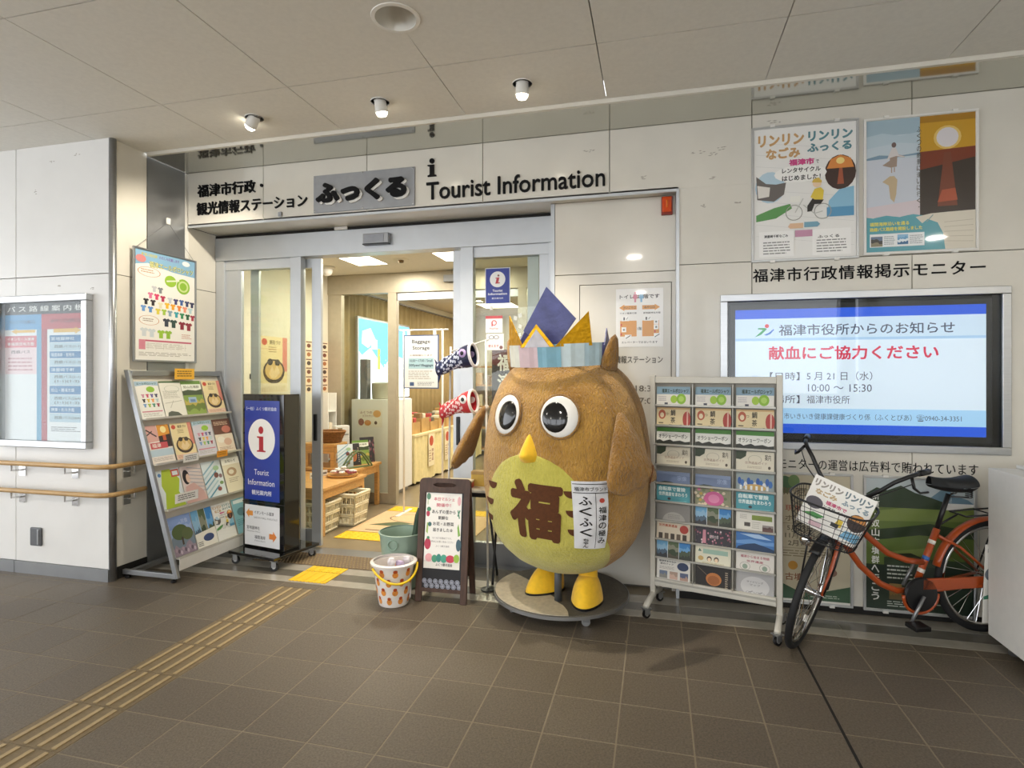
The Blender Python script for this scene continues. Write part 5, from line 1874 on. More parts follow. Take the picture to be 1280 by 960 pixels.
body_mb, head_mb = MB(), MB()
for j in range(4):
    for k in range(9):
        a0_ = 2 * PI * (k + 0.5 * (j % 2)) / 9
        zc = 0.040 + 0.060 * j
        for (mbq, ry, rz_, dz) in ((body_mb, 0.170 if j < 2 else 0.150, 0.020, 0.0), (head_mb, 0.110, 0.011, 0.022)):
            n = 12
            mbq = MB()
            mbq.af([mbq.av(on_cone(a0_ + ry * math.cos(2 * PI * q / n), zc + dz + rz_ * math.sin(2 * PI * q / n), 0.0012 + 0.0006 * (dz > 0))) for q in range(n)])
            if dz == 0:
                bear = mbq.build('bear_print', M_OR, bk1)
            else:
                mbq.build('bear_head', M_OD, bear)
pts = [(0.152 * math.cos(t_), 0.152 * math.sin(t_), 0.255 - 0.085 * math.sin((t_ - R(-125)) / R(150) * PI)) for t_ in [R(-125) + R(150) * q / 16 for q in range(17)]]
MB().tube(pts, 0.008, 8).build('handle', mat('yellow_plastic', '#f2cc1e', 0.3, noise=0.03), bk1, smooth=True)
# small wrapped treats in the bucket
M_FILM = mat('clear_wrap', '#e6dfe2', 0.2, noise=0.08, nscale=30, coat=0.4)
M_LILAC = mat('lilac_wrap', '#b9a8c8', 0.3, noise=0.2, nscale=30)
for k, (x, y, h_, m_, lab) in enumerate(((0.0, -0.045, 0.30, M_FILM, 'clear twisted wrapper sticking out of the small bucket'), (0.05, -0.02, 0.28, M_LILAC, 'lilac wrapped treat standing in the small bucket'),
                                         (0.075, 0.03, 0.295, M_FILM, 'crinkled clear bag leaning in the small bucket'), (-0.01, 0.03, 0.24, M_OR, 'orange packet inside the small bucket'))):
    mb = MB()
    rnd = random.Random(k)
    prof = [(0.004, 0.012), (0.024, 0.03), (0.028, h_ * 0.55), (0.016, h_ * 0.8), (0.024, h_ * 0.93), (0.020, h_)]
    mb.lathe(prof, 9, (0, 0, 0), sx=1.2, sy=0.7)
    mb.v = [(v[0] + 0.006 * rnd.random(), v[1] + 0.006 * rnd.random(), v[2] + 0.008 * rnd.random()) for v in mb.v]
    o = mb.build('wrapped_treat', m_, loc=(bk1.location.x + x, bk1.location.y + y, 0.0))
    tag(o, lab, 'packet', 'packets in the small bucket')
bk2 = thing('green_bucket', 'pale green metal bucket standing behind the small bucket', 'bucket', (-1.755, 3.775, 0))
MB().lathe(shell([(0.115, 0.0), (0.120, 0.005), (0.160, 0.375), (0.167, 0.377), (0.168, 0.386), (0.161, 0.388)], 0.004), 44).build('pail', mat('green_enamel', '#8fa596', 0.4, noise=0.06, nscale=8), bk2, auto=35)
MB().tube([(0.013 * math.cos(q * PI / 8) * 2.6, -0.160, 0.325 + 0.034 * math.sin(q * PI / 8)) for q in range(16)], 0.005, 8, closed=True).build('lug', mat('green_enamel_lug', '#86a090', 0.4, noise=0.05), bk2, smooth=True)
um = thing('folded_umbrella', 'dark green folded umbrella standing in the green bucket', 'umbrella', (-1.71, 3.80, 0.01), rot=(R(4), R(9.5), 0))
MB().lathe([(0.012, 0.0), (0.020, 0.06), (0.030, 0.28), (0.024, 0.50), (0.012, 0.56)], 9).build('canopy', mat('umbrella_cloth', '#37493a', 0.7, noise=0.3, nscale=14), um)
MB().tube([(0, 0, 0.56), (0, 0, 0.60)], 0.009, 10).build('grip', M_WHITE, um, smooth=True)

# ------------------------------------------------------------------ folding table with boxes behind the board
ft_ = thing('folding_table', 'small black-legged folding table behind the A-frame board', 'table', (-1.33, 4.02, 0))
MB().box(-0.26, 0.19, -0.12, 0.12, 0.655, 0.675).build('top', mat('table_top', '#b9b3a4', 0.4, noise=0.04), ft_, bevel=0.004)
MB().box(-0.255, 0.185, -0.115, 0.115, 0.625, 0.655).build('apron', M_BLACK, ft_)
for x in (-0.24, 0.17):
    MB().tube([(x, -0.11, 0.63), (x + 0.01, 0.10, 0.02), (x + 0.01, 0.10, 0.003)], 0.009, 8).build('leg', M_BLACK, ft_, smooth=True)
    MB().tube([(x + 0.02, 0.11, 0.63), (x + 0.03, -0.09, 0.02), (x + 0.03, -0.09, 0.003)], 0.009, 8).build('leg', M_BLACK, ft_, smooth=True)
t = thing('sweets_box', 'flat red and cream box on the folding table', 'box', (-1.40, 3.99, 0.675), rz=R(6))
MB().box(-0.10, 0.10, -0.07, 0.07, 0.0, 0.038).build('tray', mat('red_box', '#b03a40', 0.45, noise=0.12, nscale=50), t, bevel=0.003)
MB().box(-0.102, 0.102, -0.072, 0.072, 0.038, 0.052).build('lid', mat('cream_box', '#e2d6b8', 0.5, noise=0.04), t, bevel=0.003)
t = thing('card_box', 'yellow cardboard box on the folding table near the owl wing', 'box', (-1.245, 4.075, 0.675), rz=R(4))
MB().box(-0.085, 0.085, -0.03, 0.05, 0.0, 0.105).build('carton', mat('yellow_card', '#c9a850', 0.6, noise=0.08), t, bevel=0.003)
MB().box(-0.086, 0.086, -0.031, 0.051, 0.085, 0.110).build('lid', mat('tan_card', '#b08f56', 0.6, noise=0.08), t, bevel=0.003)

# ------------------------------------------------------------------ carp streamers on their stand
ks = thing('streamer_stand', 'thin pale pole stand holding two little carp streamers', 'stand', (-1.135, 3.93, 0))
M_POLE = mat('pale_pole', '#d9d6cd', 0.35, noise=0.03)
MB().tube([(0.0, -0.10, 0.0), (-0.015, -0.10, 1.74)], 0.008, 8).build('pole', M_POLE, ks, smooth=True)
MB().tube([(-0.31, -0.07, 0.0), (-0.285, -0.07, 1.70)], 0.008, 8).build('pole', M_POLE, ks, smooth=True)
MB().tube([(0.01, -0.105, 1.745), (-0.285, -0.07, 1.665)], 0.005, 8).build('arm', M_POLE, ks, smooth=True)
MB().tube([(-0.005, -0.10, 1.27), (-0.30, -0.07, 1.245)], 0.005, 8).build('arm', M_POLE, ks, smooth=True)
for x, y in ((0.0, -0.10), (-0.31, -0.07)):
    MB().lathe([(0.05, 0.0), (0.05, 0.008), (0.012, 0.016)], 16, (x, y, 0)).build('base', M_BLACK, ks)
for z in (1.27,):
    for x, y in ((-0.010, -0.10), (-0.292, -0.07)):
        MB().ball((x, y, z), 0.018, 0.018, 0.022, 10, 8).build('knob', M_POLE, ks, smooth=True)


def scale_mat(name, c0, c1, c2):
    m = bpy.data.materials.new(name)
    m.use_nodes = True
    nt = m.node_tree
    b = nt.nodes['Principled BSDF']
    a_ = nt.nodes.new('ShaderNodeAttribute')
    a_.attribute_name = 'Col'
    nt.links.new(a_.outputs['Color'], b.inputs['Base Color'])
    b.inputs['Roughness'].default_value = 0.6
    return m


def carp(label, loc, rot, L, r, base, dark, light, rim, eye):
    t = thing('carp_streamer', label, 'streamer', loc, rot=rot)
    m = INK
    mb = MB()
    n = 20
    N = 18

    def rad(u):
        return r * (1.0 - 0.42 * u) * (1.0 + 0.08 * math.sin(u * 9))
    for i in range(N):
        for j in range(n):
            u0, u1 = i / N, (i + 1) / N
            q = []
            for (u, jj) in ((u0, j), (u0, j + 1), (u1, j + 1), (u1, j)):
                a_ = 2 * PI * jj / n
                q.append(mb.av((-u * L, rad(u) * 0.75 * math.cos(a_), rad(u) * math.sin(a_) - 0.05 * u * u)))
            if i < 4:
                c = dark
            else:
                c = light if (i + (j // 1)) % 3 == 0 and (i % 2 == 0) else (base if (i + j) % 2 else dark)
            mb.af(q, lin(c))
    body = mb.build('body', m, t, smooth=True)
    sc_ = MB()
    for i in range(5):
        for j in range(12):
            u = 0.32 + 0.115 * i
            a_ = 2 * PI * (j + 0.5 * (i % 2)) / 12
            R0 = rad(u) + 0.003
            idx = []
            for q in range(9):
                tt = -PI / 2 + PI * q / 8
                uu = u - 0.055 * math.cos(tt)
                aa = a_ + 0.20 * math.sin(tt)
                rr = rad(uu) + 0.003
                idx.append(sc_.av((-uu * L, rr * 0.75 * math.cos(aa), rr * math.sin(aa) - 0.05 * uu * uu)))
            sc_.af(idx, lin(light))
    sc_.build('scales', m, t)
    MB().tube([(0.004, r * 0.78 * math.cos(2 * PI * q / 20), r * 1.03 * math.sin(2 * PI * q / 20)) for q in range(20)], 0.011, 8, closed=True).build('mouth_ring', mat('streamer_rim_' + rim.strip('#'), rim, 0.8, noise=0.1), t, smooth=True)
    for s_ in (-1, 1):
        e = MB()
        e.ball((-0.16 * L, s_ * rad(0.16) * 0.74, 0.02), 0.030, 0.008, 0.030, 14, 8)
        eo = e.build('eye', mat('streamer_eye_' + eye.strip('#'), eye, 0.5, noise=0.03), t, smooth=True)
        e = MB()
        e.ball((-0.16 * L, s_ * (rad(0.16) * 0.74 + 0.005), 0.02), 0.015, 0.007, 0.015, 12, 8)
        e.build('pupil', M_BLACK, eo, smooth=True)
    f = MB()
    f.prism([(-L * 0.96, -0.05 + r * 0.5), (-L * 1.05, -0.03 + r * 0.75), (-L * 1.0, -0.06), (-L * 1.04, -0.07 - r * 0.95), (-L * 0.94, -0.05 - r * 0.5)], -0.004, 0.004)
    f.build('tail', mat('streamer_tail_' + base.strip('#'), base, 0.7, noise=0.15), t)
    return t


carp('small navy carp streamer with white scales above the red one', (-1.225, 3.77, 1.635), (0, R(-10), R(-12)), 0.30, 0.078, '#26305c', '#1d2242', '#cfd4e4', '#e9e6e6', '#b9a0d0')
carp('small red carp streamer with a white mouth ring', (-1.225, 3.77, 1.315), (0, R(-8), R(-14)), 0.27, 0.075, '#b8242c', '#c43038', '#ecc8c4', '#efe9e2', '#f2efe9')

# ------------------------------------------------------------------ stepped white block near the bicycle
wb = thing('white_counter', 'plain white counter block partly hiding the rear of the bicycle', 'counter', (1.775, 3.70, 0))
MB().box(0, 0.8, -0.95, 0, 0.07, 0.985).build('body', M_WHITE, wb, bevel=0.004)
MB().box(0.13, 0.8, -0.95, 0.0, 0.986, 1.005).build('top_board', M_WHITE, wb, bevel=0.003)
for x, y in ((0.08, -0.08), (0.7, -0.08), (0.08, -0.85), (0.7, -0.85)):
    MB().tube([(x, y, 0.0), (x, y, 0.07)], 0.025, 12).build('foot', M_STEEL_D, wb, smooth=True)


# ------------------------------------------------------------------ plush owl figure on its caster disc
OWX, OWY, OWR = -0.575, 3.640, R(-19)
DKX, DKY = -0.600, 3.700
dk = thing('caster_disc', 'round speckled grey board on casters under the owl figure', 'platform', (DKX, DKY, 0), rz=0)
M_DISC = mat('speckled_board', '#57534c', 0.7, noise=0.3, nscale=140)
MB().lathe([(0.001, 0.074), (0.425, 0.074), (0.432, 0.078), (0.432, 0.098), (0.426, 0.103), (0.001, 0.103)], 72, cap=False).build('board', M_DISC, dk, auto=35)
MB().lathe([(0.432, 0.078), (0.436, 0.078), (0.436, 0.098), (0.432, 0.098)], 72, cap=False).build('rim', M_STEEL_D, dk, auto=35)
# lighter worn covering on the front left of the disc
a0_, a1_ = R(150), R(285)
arc = [(0.428 * math.cos(a0_ + (a1_ - a0_) * q / 24), 0.428 * math.sin(a0_ + (a1_ - a0_) * q / 24)) for q in range(25)]
rnd = random.Random(5)
ch = [(arc[-1][0] + (arc[0][0] - arc[-1][0]) * q / 14 + 0.02 * rnd.random() + 0.05 * math.sin(PI * q / 14), arc[-1][1] + (arc[0][1] - arc[-1][1]) * q / 14 + 0.012 * rnd.random()) for q in range(1, 14)]
MB().prism(arc + ch, 0.1035, 0.106, 'z').build('worn_cover', mat('worn_cover', '#c2b7a2', 0.75, noise=0.12, nscale=40), dk)
for q in range(4):
    a_ = R(35 + 90 * q)
    caster(dk, 0.34 * math.cos(a_), 0.34 * math.sin(a_), 0.074, 0.026, M_STEEL, 0.02, 0.3 + q)

ow = thing('owl_figure', 'large round brown plush owl figure with yellow belly, beak and feet', 'owl figure', (OWX, OWY, 0), rz=OWR)


def fur(name, col, dark, strength=0.9):
    m = bpy.data.materials.new(name)
    m.use_nodes = True
    nt = m.node_tree
    b = nt.nodes['Principled BSDF']
    b.inputs['Roughness'].default_value = 0.9
    b.inputs['Sheen Weight'].default_value = 0.4
    b.inputs['Sheen Roughness'].default_value = 0.5
    b.inputs['Specular IOR Level'].default_value = 0.15
    tc = nt.nodes.new('ShaderNodeTexCoord')
    mp = nt.nodes.new('ShaderNodeMapping')
    mp.inputs['Scale'].default_value = (1.0, 1.0, 0.4)
    nt.links.new(tc.outputs['Object'], mp.inputs['Vector'])
    n1 = nt.nodes.new('ShaderNodeTexNoise')
    n1.inputs['Scale'].default_value = 95
    n1.inputs['Detail'].default_value = 4
    n1.inputs['Distortion'].default_value = 0.8
    n2 = nt.nodes.new('ShaderNodeTexNoise')
    n2.inputs['Scale'].default_value = 7
    n2.inputs['Detail'].default_value = 4
    nt.links.new(mp.outputs['Vector'], n1.inputs['Vector'])
    nt.links.new(tc.outputs['Object'], n2.inputs['Vector'])
    r = nt.nodes.new('ShaderNodeValToRGB')
    r.color_ramp.elements[0].position = 0.32
    r.color_ramp.elements[1].position = 0.66
    r.color_ramp.elements[0].color = (*lin(dark), 1)
    r.color_ramp.elements[1].color = (*lin(col), 1)
    ad = nt.nodes.new('ShaderNodeMath')
    ad.operation = 'MULTIPLY_ADD'
    ad.inputs[1].default_value = 0.45
    sb = nt.nodes.new('ShaderNodeMath')
    sb.operation = 'MULTIPLY'
    sb.inputs[1].default_value = 0.55
    nt.links.new(n2.outputs['Fac'], sb.inputs[0])
    nt.links.new(n1.outputs['Fac'], ad.inputs[0])
    nt.links.new(sb.outputs[0], ad.inputs[2])
    nt.links.new(ad.outputs[0], r.inputs['Fac'])
    nt.links.new(r.outputs['Color'], b.inputs['Base Color'])
    bp = nt.nodes.new('ShaderNodeBump')
    bp.inputs['Strength'].default_value = strength
    bp.inputs['Distance'].default_value = 0.03
    nt.links.new(n1.outputs['Fac'], bp.inputs['Height'])
    nt.links.new(bp.outputs['Normal'], b.inputs['Normal'])
    MATS[name] = m
    return m


FUR = fur('brown_plush', '#d3a24c', '#a27430')
FURD = fur('dark_brown_plush', '#b4853a', '#8a6127')
FELT = fur('lime_plush', '#d3ca62', '#b8ae4a', 0.5)
M_BROWN = mat('brown_felt', '#5a3214', 0.9, noise=0.15, nscale=60, bump=0.2, bscale=200)
M_YPL = mat('yellow_plush', '#eebd1c', 0.75, noise=0.08, nscale=30, sheen=0.3, bump=0.1, bscale=150)

PROF = [(0.250, 0.0), (0.262, 0.12), (0.285, 0.205), (0.33, 0.300), (0.40, 0.385), (0.50, 0.455), (0.62, 0.500), (0.75, 0.524), (0.88, 0.532), (1.02, 0.527), (1.15, 0.510),
        (1.27, 0.487), (1.37, 0.452), (1.45, 0.410), (1.52, 0.355), (1.58, 0.285), (1.62, 0.210), (1.645, 0.11), (1.652, 0.0)]
PROF = [(z, r * 1.025) for z, r in PROF]
FLAT = 0.80


def rad(z):
    for (a, ra), (b, rb) in zip(PROF[:-1], PROF[1:]):
        if a <= z <= b:
            return ra + (rb - ra) * (z - a) / (b - a)
    return 0.0


def S(phi, z, off=0.0):
    """point on the egg surface, phi degrees from the facing direction"""
    r = rad(z) + off
    return Vector((r * math.sin(R(phi)), -FLAT * r * math.cos(R(phi)), z))


# smooth the profile by resampling with Catmull-Rom
def cr(p0, p1, p2, p3, t):
    return 0.5 * ((2 * p1) + (-p0 + p2) * t + (2 * p0 - 5 * p1 + 4 * p2 - p3) * t * t + (-p0 + 3 * p1 - 3 * p2 + p3) * t ** 3)


fine = []
for i in range(len(PROF) - 1):
    p0 = PROF[max(i - 1, 0)]
    p1, p2 = PROF[i], PROF[i + 1]
    p3 = PROF[min(i + 2, len(PROF) - 1)]
    for k in range(5):
        t_ = k / 5
        fine.append((p1[0] + (p2[0] - p1[0]) * t_, max(0.001, cr(p0[1], p1[1], p2[1], p3[1], t_))))
fine.append((PROF[-1][0], 0.001))
PROF = fine
mb = MB()
mb.lathe([(r, z) for z, r in PROF], 96, cap=False, sy=FLAT)
mb.build('body', FUR, ow, smooth=True)
# darker back piece from ear to ear
mb = MB()


def backf(u, v):
    z = 0.62 + 0.955 * v
    hw = 92 - 30 * (1 - v) ** 2 if v < 0.98 else 92
    return S(180 - hw + 2 * hw * u, z, 0.004 + 0.022 * math.sin(PI * u) ** 0.4 * min(1, (1 - v) * 8 + 0.2))


mb.grid(backf, 44, 30)
mb.build('back_piece', FURD, ow, smooth=True)


def wbelly(z):
    T_ = [(0.262, 80), (0.32, 76), (0.42, 66), (0.55, 55), (0.68, 46), (0.80, 38), (0.90, 30), (0.97, 22), (1.01, 14), (1.035, 6), (1.045, 0.5)]
    for (a, wa), (b, wb_) in zip(T_[:-1], T_[1:]):
        if a <= z <= b:
            return wa + (wb_ - wa) * (z - a) / (b - a)
    return 0.5


mb = MB()


def bellyf(u, v):
    z = 0.262 + 0.783 * v
    e = min(u, 1 - u) * 14
    return S((2 * u - 1) * wbelly(z), z, 0.0015 + 0.008 * min(1, e) * min(1, (1 - v) * 25))


mb.grid(bellyf, 48, 44)
mb.build('belly', FELT, ow, smooth=True)


def wrap_text(txt, phi0, zc, w, h, off, bold, tilt=0.0):
    vs, fs, a0, a1, b0, b1 = glyphs(txt, bold, 5)
    bm = bmesh.new()
    V_ = [bm.verts.new(((v[0] - (a0 + a1) / 2) / (a1 - a0) * w, v[2] * 4, (v[1] - (b0 + b1) / 2) / (b1 - b0) * h)) for v in vs]
    for f in fs:
        try:
            bm.faces.new([V_[i] for i in f])
        except ValueError:
            pass
    n = 16
    for k in range(1, n):
        for (co, no) in (((-w / 2 + w * k / n, 0, 0), (1, 0, 0)), ((0, 0, -h / 2 + h * k / n), (0, 0, 1))):
            gm = bm.verts[:] + bm.edges[:] + bm.faces[:]
            bmesh.ops.bisect_plane(bm, geom=gm, plane_co=co, plane_no=no)
    rr = rad(zc)
    mbq = MB()
    ct, st_ = math.cos(tilt), math.sin(tilt)
    bm.verts.index_update()
    for v in bm.verts:
        x = v.co.x * ct - v.co.z * st_
        z = v.co.x * st_ + v.co.z * ct
        mbq.av(S(phi0 + math.degrees(x / rr), zc + z, off + v.co.y))
    for f in bm.faces:
        mbq.af([v.index for v in f.verts])
    bm.free()
    return mbq


wrap_text('福', 4, 0.715, 0.335, 0.350, 0.013, 0.045, R(-3)).build('belly_character', M_BROWN, ow)
for s_ in (-1, 1):
    for k, zc in enumerate((0.845, 0.735, 0.625)):
        mbq = MB()
        n = 14
        pts = []
        for q in range(n + 1):
            t_ = PI * q / n
            pts.append((0.052 * math.cos(t_), -0.052 * math.sin(t_)))
        pc = (28.5 + 1.5 * k) if s_ > 0 else -(31 + 6 * k)
        cen = mbq.av(S(pc, zc - 0.02, 0.012))
        ring = [mbq.av(S(pc + math.degrees(x / rad(zc)), zc + z * 0.8, 0.012)) for x, z in pts]
        for q in range(n):
            mbq.af((cen, ring[q], ring[q + 1]))
        mbq.af((cen, ring[n], ring[0]))
        mbq.build('feather_mark', M_BROWN, ow)


def frame_at(phi, z, off=0.0):
    """matrix with local -Y along the surface normal, Z up along the surface"""
    p_ = S(phi, z, off)
    dz = (rad(z + 0.02) - rad(z - 0.02)) / 0.04
    up = Vector((dz * math.sin(R(phi)), -FLAT * dz * math.cos(R(phi)), 1)).normalized()
    nx = Vector((math.cos(R(phi)), FLAT * math.sin(R(phi)), 0)).normalized()
    ny = up.cross(nx)
    M_ = Matrix((nx, ny, up)).transposed().to_4x4()
    M_.translation = p_
    return M_


M_EYEW = mat('eye_white', '#e9e7e1', 0.3, noise=0.02, coat=0.3)
M_PUP = mat('eye_black', '#0b0b0d', 0.12, coat=0.6, noise=0.05)
for s_ in (-1, 1):
    F_ = frame_at(20.5 * s_, 1.258, 0.0)
    mb = MB()
    mb.M = F_
    mb.ball((0, -0.004, 0), 0.112, 0.026, 0.122, 28, 14)
    e = mb.build('eye', M_EYEW, ow, smooth=True)
    mb = MB()
    mb.M = F_
    mb.ball((-0.020 * s_, -0.020, -0.006), 0.077, 0.022, 0.088, 26, 12)
    mb.build('pupil', M_PUP, e, smooth=True)
    mb = MB()
    mb.M = F_
    mb.tube([(0.114 * math.cos(2 * PI * q / 32), -0.004, 0.124 * math.sin(2 * PI * q / 32)) for q in range(32)], 0.008, 6, closed=True)
    mb.build('eye_rim', FURD, e, smooth=True)
# beak: rounded pyramid, point upwards, bulging forward
mb = MB()
mb.M = frame_at(0, 1.075, 0.0)


def beakf(u, v):
    w = 0.072 * (1 - v) ** 0.75 * (1 - 0.25 * (1 - v) ** 6) + 0.002
    x = (2 * u - 1) * w
    b_ = 0.085 * (1 - v) ** 0.8 * math.cos((2 * u - 1) * PI / 2) ** 0.8 * (0.35 + 0.65 * min(1, v * 6))
    return (x, 0.004 - b_, -0.075 + 0.155 * v - 0.012 * math.cos((2 * u - 1) * PI / 2) * (1 - v) ** 3)


mb.grid(beakf, 16, 16)
mb.af([mb.av(beakf(u / 16, 0)) for u in range(17)])
mb.build('beak', M_YPL, ow, smooth=True)


# wings: padded feather shapes hanging from the shoulders
def wing(s_):
    phi = 60 if s_ > 0 else -74
    F_ = frame_at(phi, 1.10, 0.0)
    F_ = Matrix.Translation(F_.translation) @ Matrix.Rotation(R(phi), 4, 'Z') @ Matrix.Translation((0, -0.012, 0.20)) @ Matrix.Rotation(R(-17 if s_ > 0 else -24), 4, 'X')
    out = [(0.0, 0.0), (0.035, -0.03), (0.075, -0.12), (0.13, -0.25), (0.175, -0.36), (0.175, -0.41), (0.135, -0.43), (0.105, -0.405), (0.085, -0.44), (0.045, -0.465), (0.01, -0.44), (-0.02, -0.475),
           (-0.08, -0.485), (-0.15, -0.465), (-0.185, -0.43), (-0.165, -0.36), (-0.11, -0.22), (-0.06, -0.10), (-0.025, -0.02)]
    if s_ < 0:
        out = [(-x, z) for x, z in out][::-1]
    cx = sum(p_[0] for p_ in out) / len(out)
    cz = -0.27
    mb = MB()
    mb.M = F_
    n = len(out)
    rings = []
    for (k_, d_) in ((1.0, 0.0), (0.93, -0.024), (0.6, -0.046), (0.25, -0.052)):
        rings.append([mb.av((cx + (x - cx) * k_, d_, cz + (z - cz) * k_)) for x, z in out])
    back = [mb.av((cx + (x - cx) * 0.9, 0.018, cz + (z - cz) * 0.9)) for x, z in out]
    for a, b in zip(rings[:-1], rings[1:]):
        for j in range(n):
            mb.af((a[j], a[(j + 1) % n], b[(j + 1) % n], b[j]))
    mb.af(rings[-1])
    for j in range(n):
        mb.af((rings[0][j], back[j], back[(j + 1) % n], rings[0][(j + 1) % n]))
    mb.af(back[::-1])
    o = mb.build('wing', FURD, ow, smooth=True)
    sd = o.modifiers.new('round', 'SUBSURF')
    sd.levels = 1
    sd.render_levels = 1
    for (xa, xb) in ((-0.015, -0.02), (0.10, 0.075)):
        q = MB()
        q.M = F_
        q.tube([(s_ * xa, -0.020, -0.425), (s_ * (xa + 0.01), -0.034, -0.385), (s_ * (xa + 0.03), -0.040, -0.33)], 0.005, 6)
        q.build('feather_seam', M_BROWN, o, smooth=True)
    return o


wing(1)
wing(-1)
for s_ in (-1, 1):
    mb = MB()
    mb.M = Matrix.Translation(S(80 * s_, 1.53)) @ Matrix.Rotation(R(78 * s_), 4, 'Z') @ Matrix.Rotation(R(14), 4, 'X')
    mb.lathe([(0.075, -0.02), (0.070, 0.04), (0.055, 0.10), (0.032, 0.165), (0.004, 0.19)], 14, (0, 0.02, 0.02), sx=0.95, sy=0.6)
    mb.build('ear_tuft', FURD, ow, smooth=True)
# feet and the support post
for (x, y, rz_) in ((-0.115, 0.0, R(-18)), (0.185, -0.035, R(16))):
    mb = MB()
    mb.M = Matrix.Translation((x, y, 0.104)) @ Matrix.Rotation(rz_, 4, 'Z')

    def footf(u, v):
        a_ = 2 * PI * u
        k_ = math.cos(v * PI / 2) ** 0.55
        toe = 1.0 + 0.55 * max(0, -math.sin(a_)) * (1 - v * 0.9)
        return (0.098 * k_ * math.cos(a_) * (1 - 0.25 * v), 0.115 * k_ * math.sin(a_) * toe + 0.035 * v, 0.012 + 0.150 * math.sin(v * PI / 2))
    mb.grid(footf, 32, 12)
    f = mb.build('foot', M_YPL, ow, smooth=True)
    lg = MB()
    lg.M = mb.M
    lg.lathe([(0.072, 0.06), (0.060, 0.12), (0.058, 0.20), (0.064, 0.255)], 20, (0, 0.035, 0))
    lg.build('shin', M_YPL, f, smooth=True)
    sl_ = MB()
    sl_.M = mb.M
    sl_.prism([(0.100 * math.cos(2 * PI * q / 28), 0.117 * math.sin(2 * PI * q / 28) * (1 + 0.55 * max(0, -math.sin(2 * PI * q / 28)))) for q in range(28)], 0.001, 0.014, 'z')
    sl_.build('sole', M_BLACK, f)
MB().tube([(0.035, -0.135, 0.106), (0.035, -0.135, 0.34)], 0.023, 16).build('support_post', mat('grey_post', '#45484c', 0.45, noise=0.05), ow, smooth=True)

# paper crown
cn = thing('paper_crown', 'folded paper crown with blue peak and gold points on the owl head', 'crown', (OWX, OWY, 0), rz=OWR)
CRC = Vector((0.0, -0.045, 1.560))
CR = 0.315
CB = Matrix.Translation(CRC) @ Matrix.Rotation(R(4), 4, 'X')
bandc = ['#c4d8e4', '#dcdccf', '#d2b8bc', '#7fb0c2', '#cfe0e4', '#b9d4e0', '#5f66a0', '#7fb0c2', '#dcdccf', '#c4d8e4', '#d2b8bc', '#6d9fb8', '#cfe0e4', '#c4d8e4']
M_FOIL = mat('gold_foil', '#c9960f', 0.3, metal=0.75, noise=0.15, nscale=25, bump=0.5, bscale=35)
nb = len(bandc)
for k, c in enumerate(bandc):
    mb = MB()
    mb.M = CB
    a0_ = R(-90 + 360 / nb * (k - 2.9))
    a1_ = R(-90 + 360 / nb * (k - 1.9))
    n = 5
    V_ = []
    for q in range(n + 1):
        a_ = a0_ + (a1_ - a0_) * q / n
        w_ = 0.004 * math.sin(q * 2.1 + k)
        V_.append(((CR + w_) * math.cos(a_), (CR * 0.94 + w_) * math.sin(a_)))
    for q in range(n):
        (x0, y0), (x1, y1) = V_[q], V_[q + 1]
        mb.af([mb.av((x0, y0, 0.0)), mb.av((x1, y1, 0.0)), mb.av((x1 * 1.02, y1 * 1.02, 0.135)), mb.av((x0 * 1.02, y0 * 1.02, 0.135))])
        mb.af([mb.av((x0 * 0.985, y0 * 0.985, 0.0)), mb.av((x1 * 0.985, y1 * 0.985, 0.0)), mb.av((x1 * 1.005, y1 * 1.005, 0.135)), mb.av((x0 * 1.005, y0 * 1.005, 0.135))])
    mb.build('band_paper', mat('origami_' + c.strip('#'), c, 0.4, noise=0.06, nscale=20, bump=0.35, bscale=18), cn)


def peak(name, phi, pts, m, off=0.0, th=0.004, lean_=0.0, zb=0.12):
    a_ = R(-90 + phi)
    M_ = CB @ Matrix.Translation((CR * (1 - off) * math.cos(a_), CR * 0.94 * (1 - off) * math.sin(a_), zb)) @ Matrix.Rotation(R(phi), 4, 'Z') @ Matrix.Rotation(R(-lean_), 4, 'X')
    mb = MB()
    mb.M = M_
    mb.prism(pts, -th, th)
    return mb.build(name, m, cn)


M_BLUEP = mat('blue_origami', '#4a4f86', 0.42, noise=0.18, nscale=14, bump=0.6, bscale=22)
M_SILV = mat('silver_origami', '#c6c2c6', 0.35, noise=0.12, nscale=18, bump=0.5, bscale=24)
peak('blue_peak', 7, [(-0.155, 0.10), (0.0, 0.36), (0.185, 0.16), (0.04, -0.03)], M_BLUEP, 0.30, 0.005, 4)
peak('gold_point', 42, [(-0.11, 0.0), (0.10, 0.20), (0.115, 0.0)], M_FOIL, 0.02, 0.003)
peak('gold_point', -33, [(-0.10, 0.0), (-0.085, 0.20), (0.10, 0.0)], M_FOIL, 0.02, 0.003)
peak('silver_point', 2, [(-0.115, 0.0), (0.0, 0.135), (0.115, 0.0)], M_FOIL, 0.0, 0.002)
peak('silver_point', 2, [(-0.085, 0.0), (0.0, 0.105), (0.085, 0.0)], M_SILV, -0.014, 0.002)
peak('blue_peak', 105, [(-0.12, 0.0), (-0.02, 0.10), (0.10, 0.0)], M_BLUEP, 0.03, 0.003)
peak('blue_peak', -110, [(-0.12, 0.0), (0.02, 0.12), (0.10, 0.0)], M_BLUEP, 0.03, 0.003)

# name cloth hanging from the wing
nc = thing('name_cloth', 'padded white name cloth with black writing hanging on the owl', 'cloth', (OWX, OWY, 0), rz=OWR)
NW, NH, NP, NZ = 0.205, 0.390, 38.5, 0.515


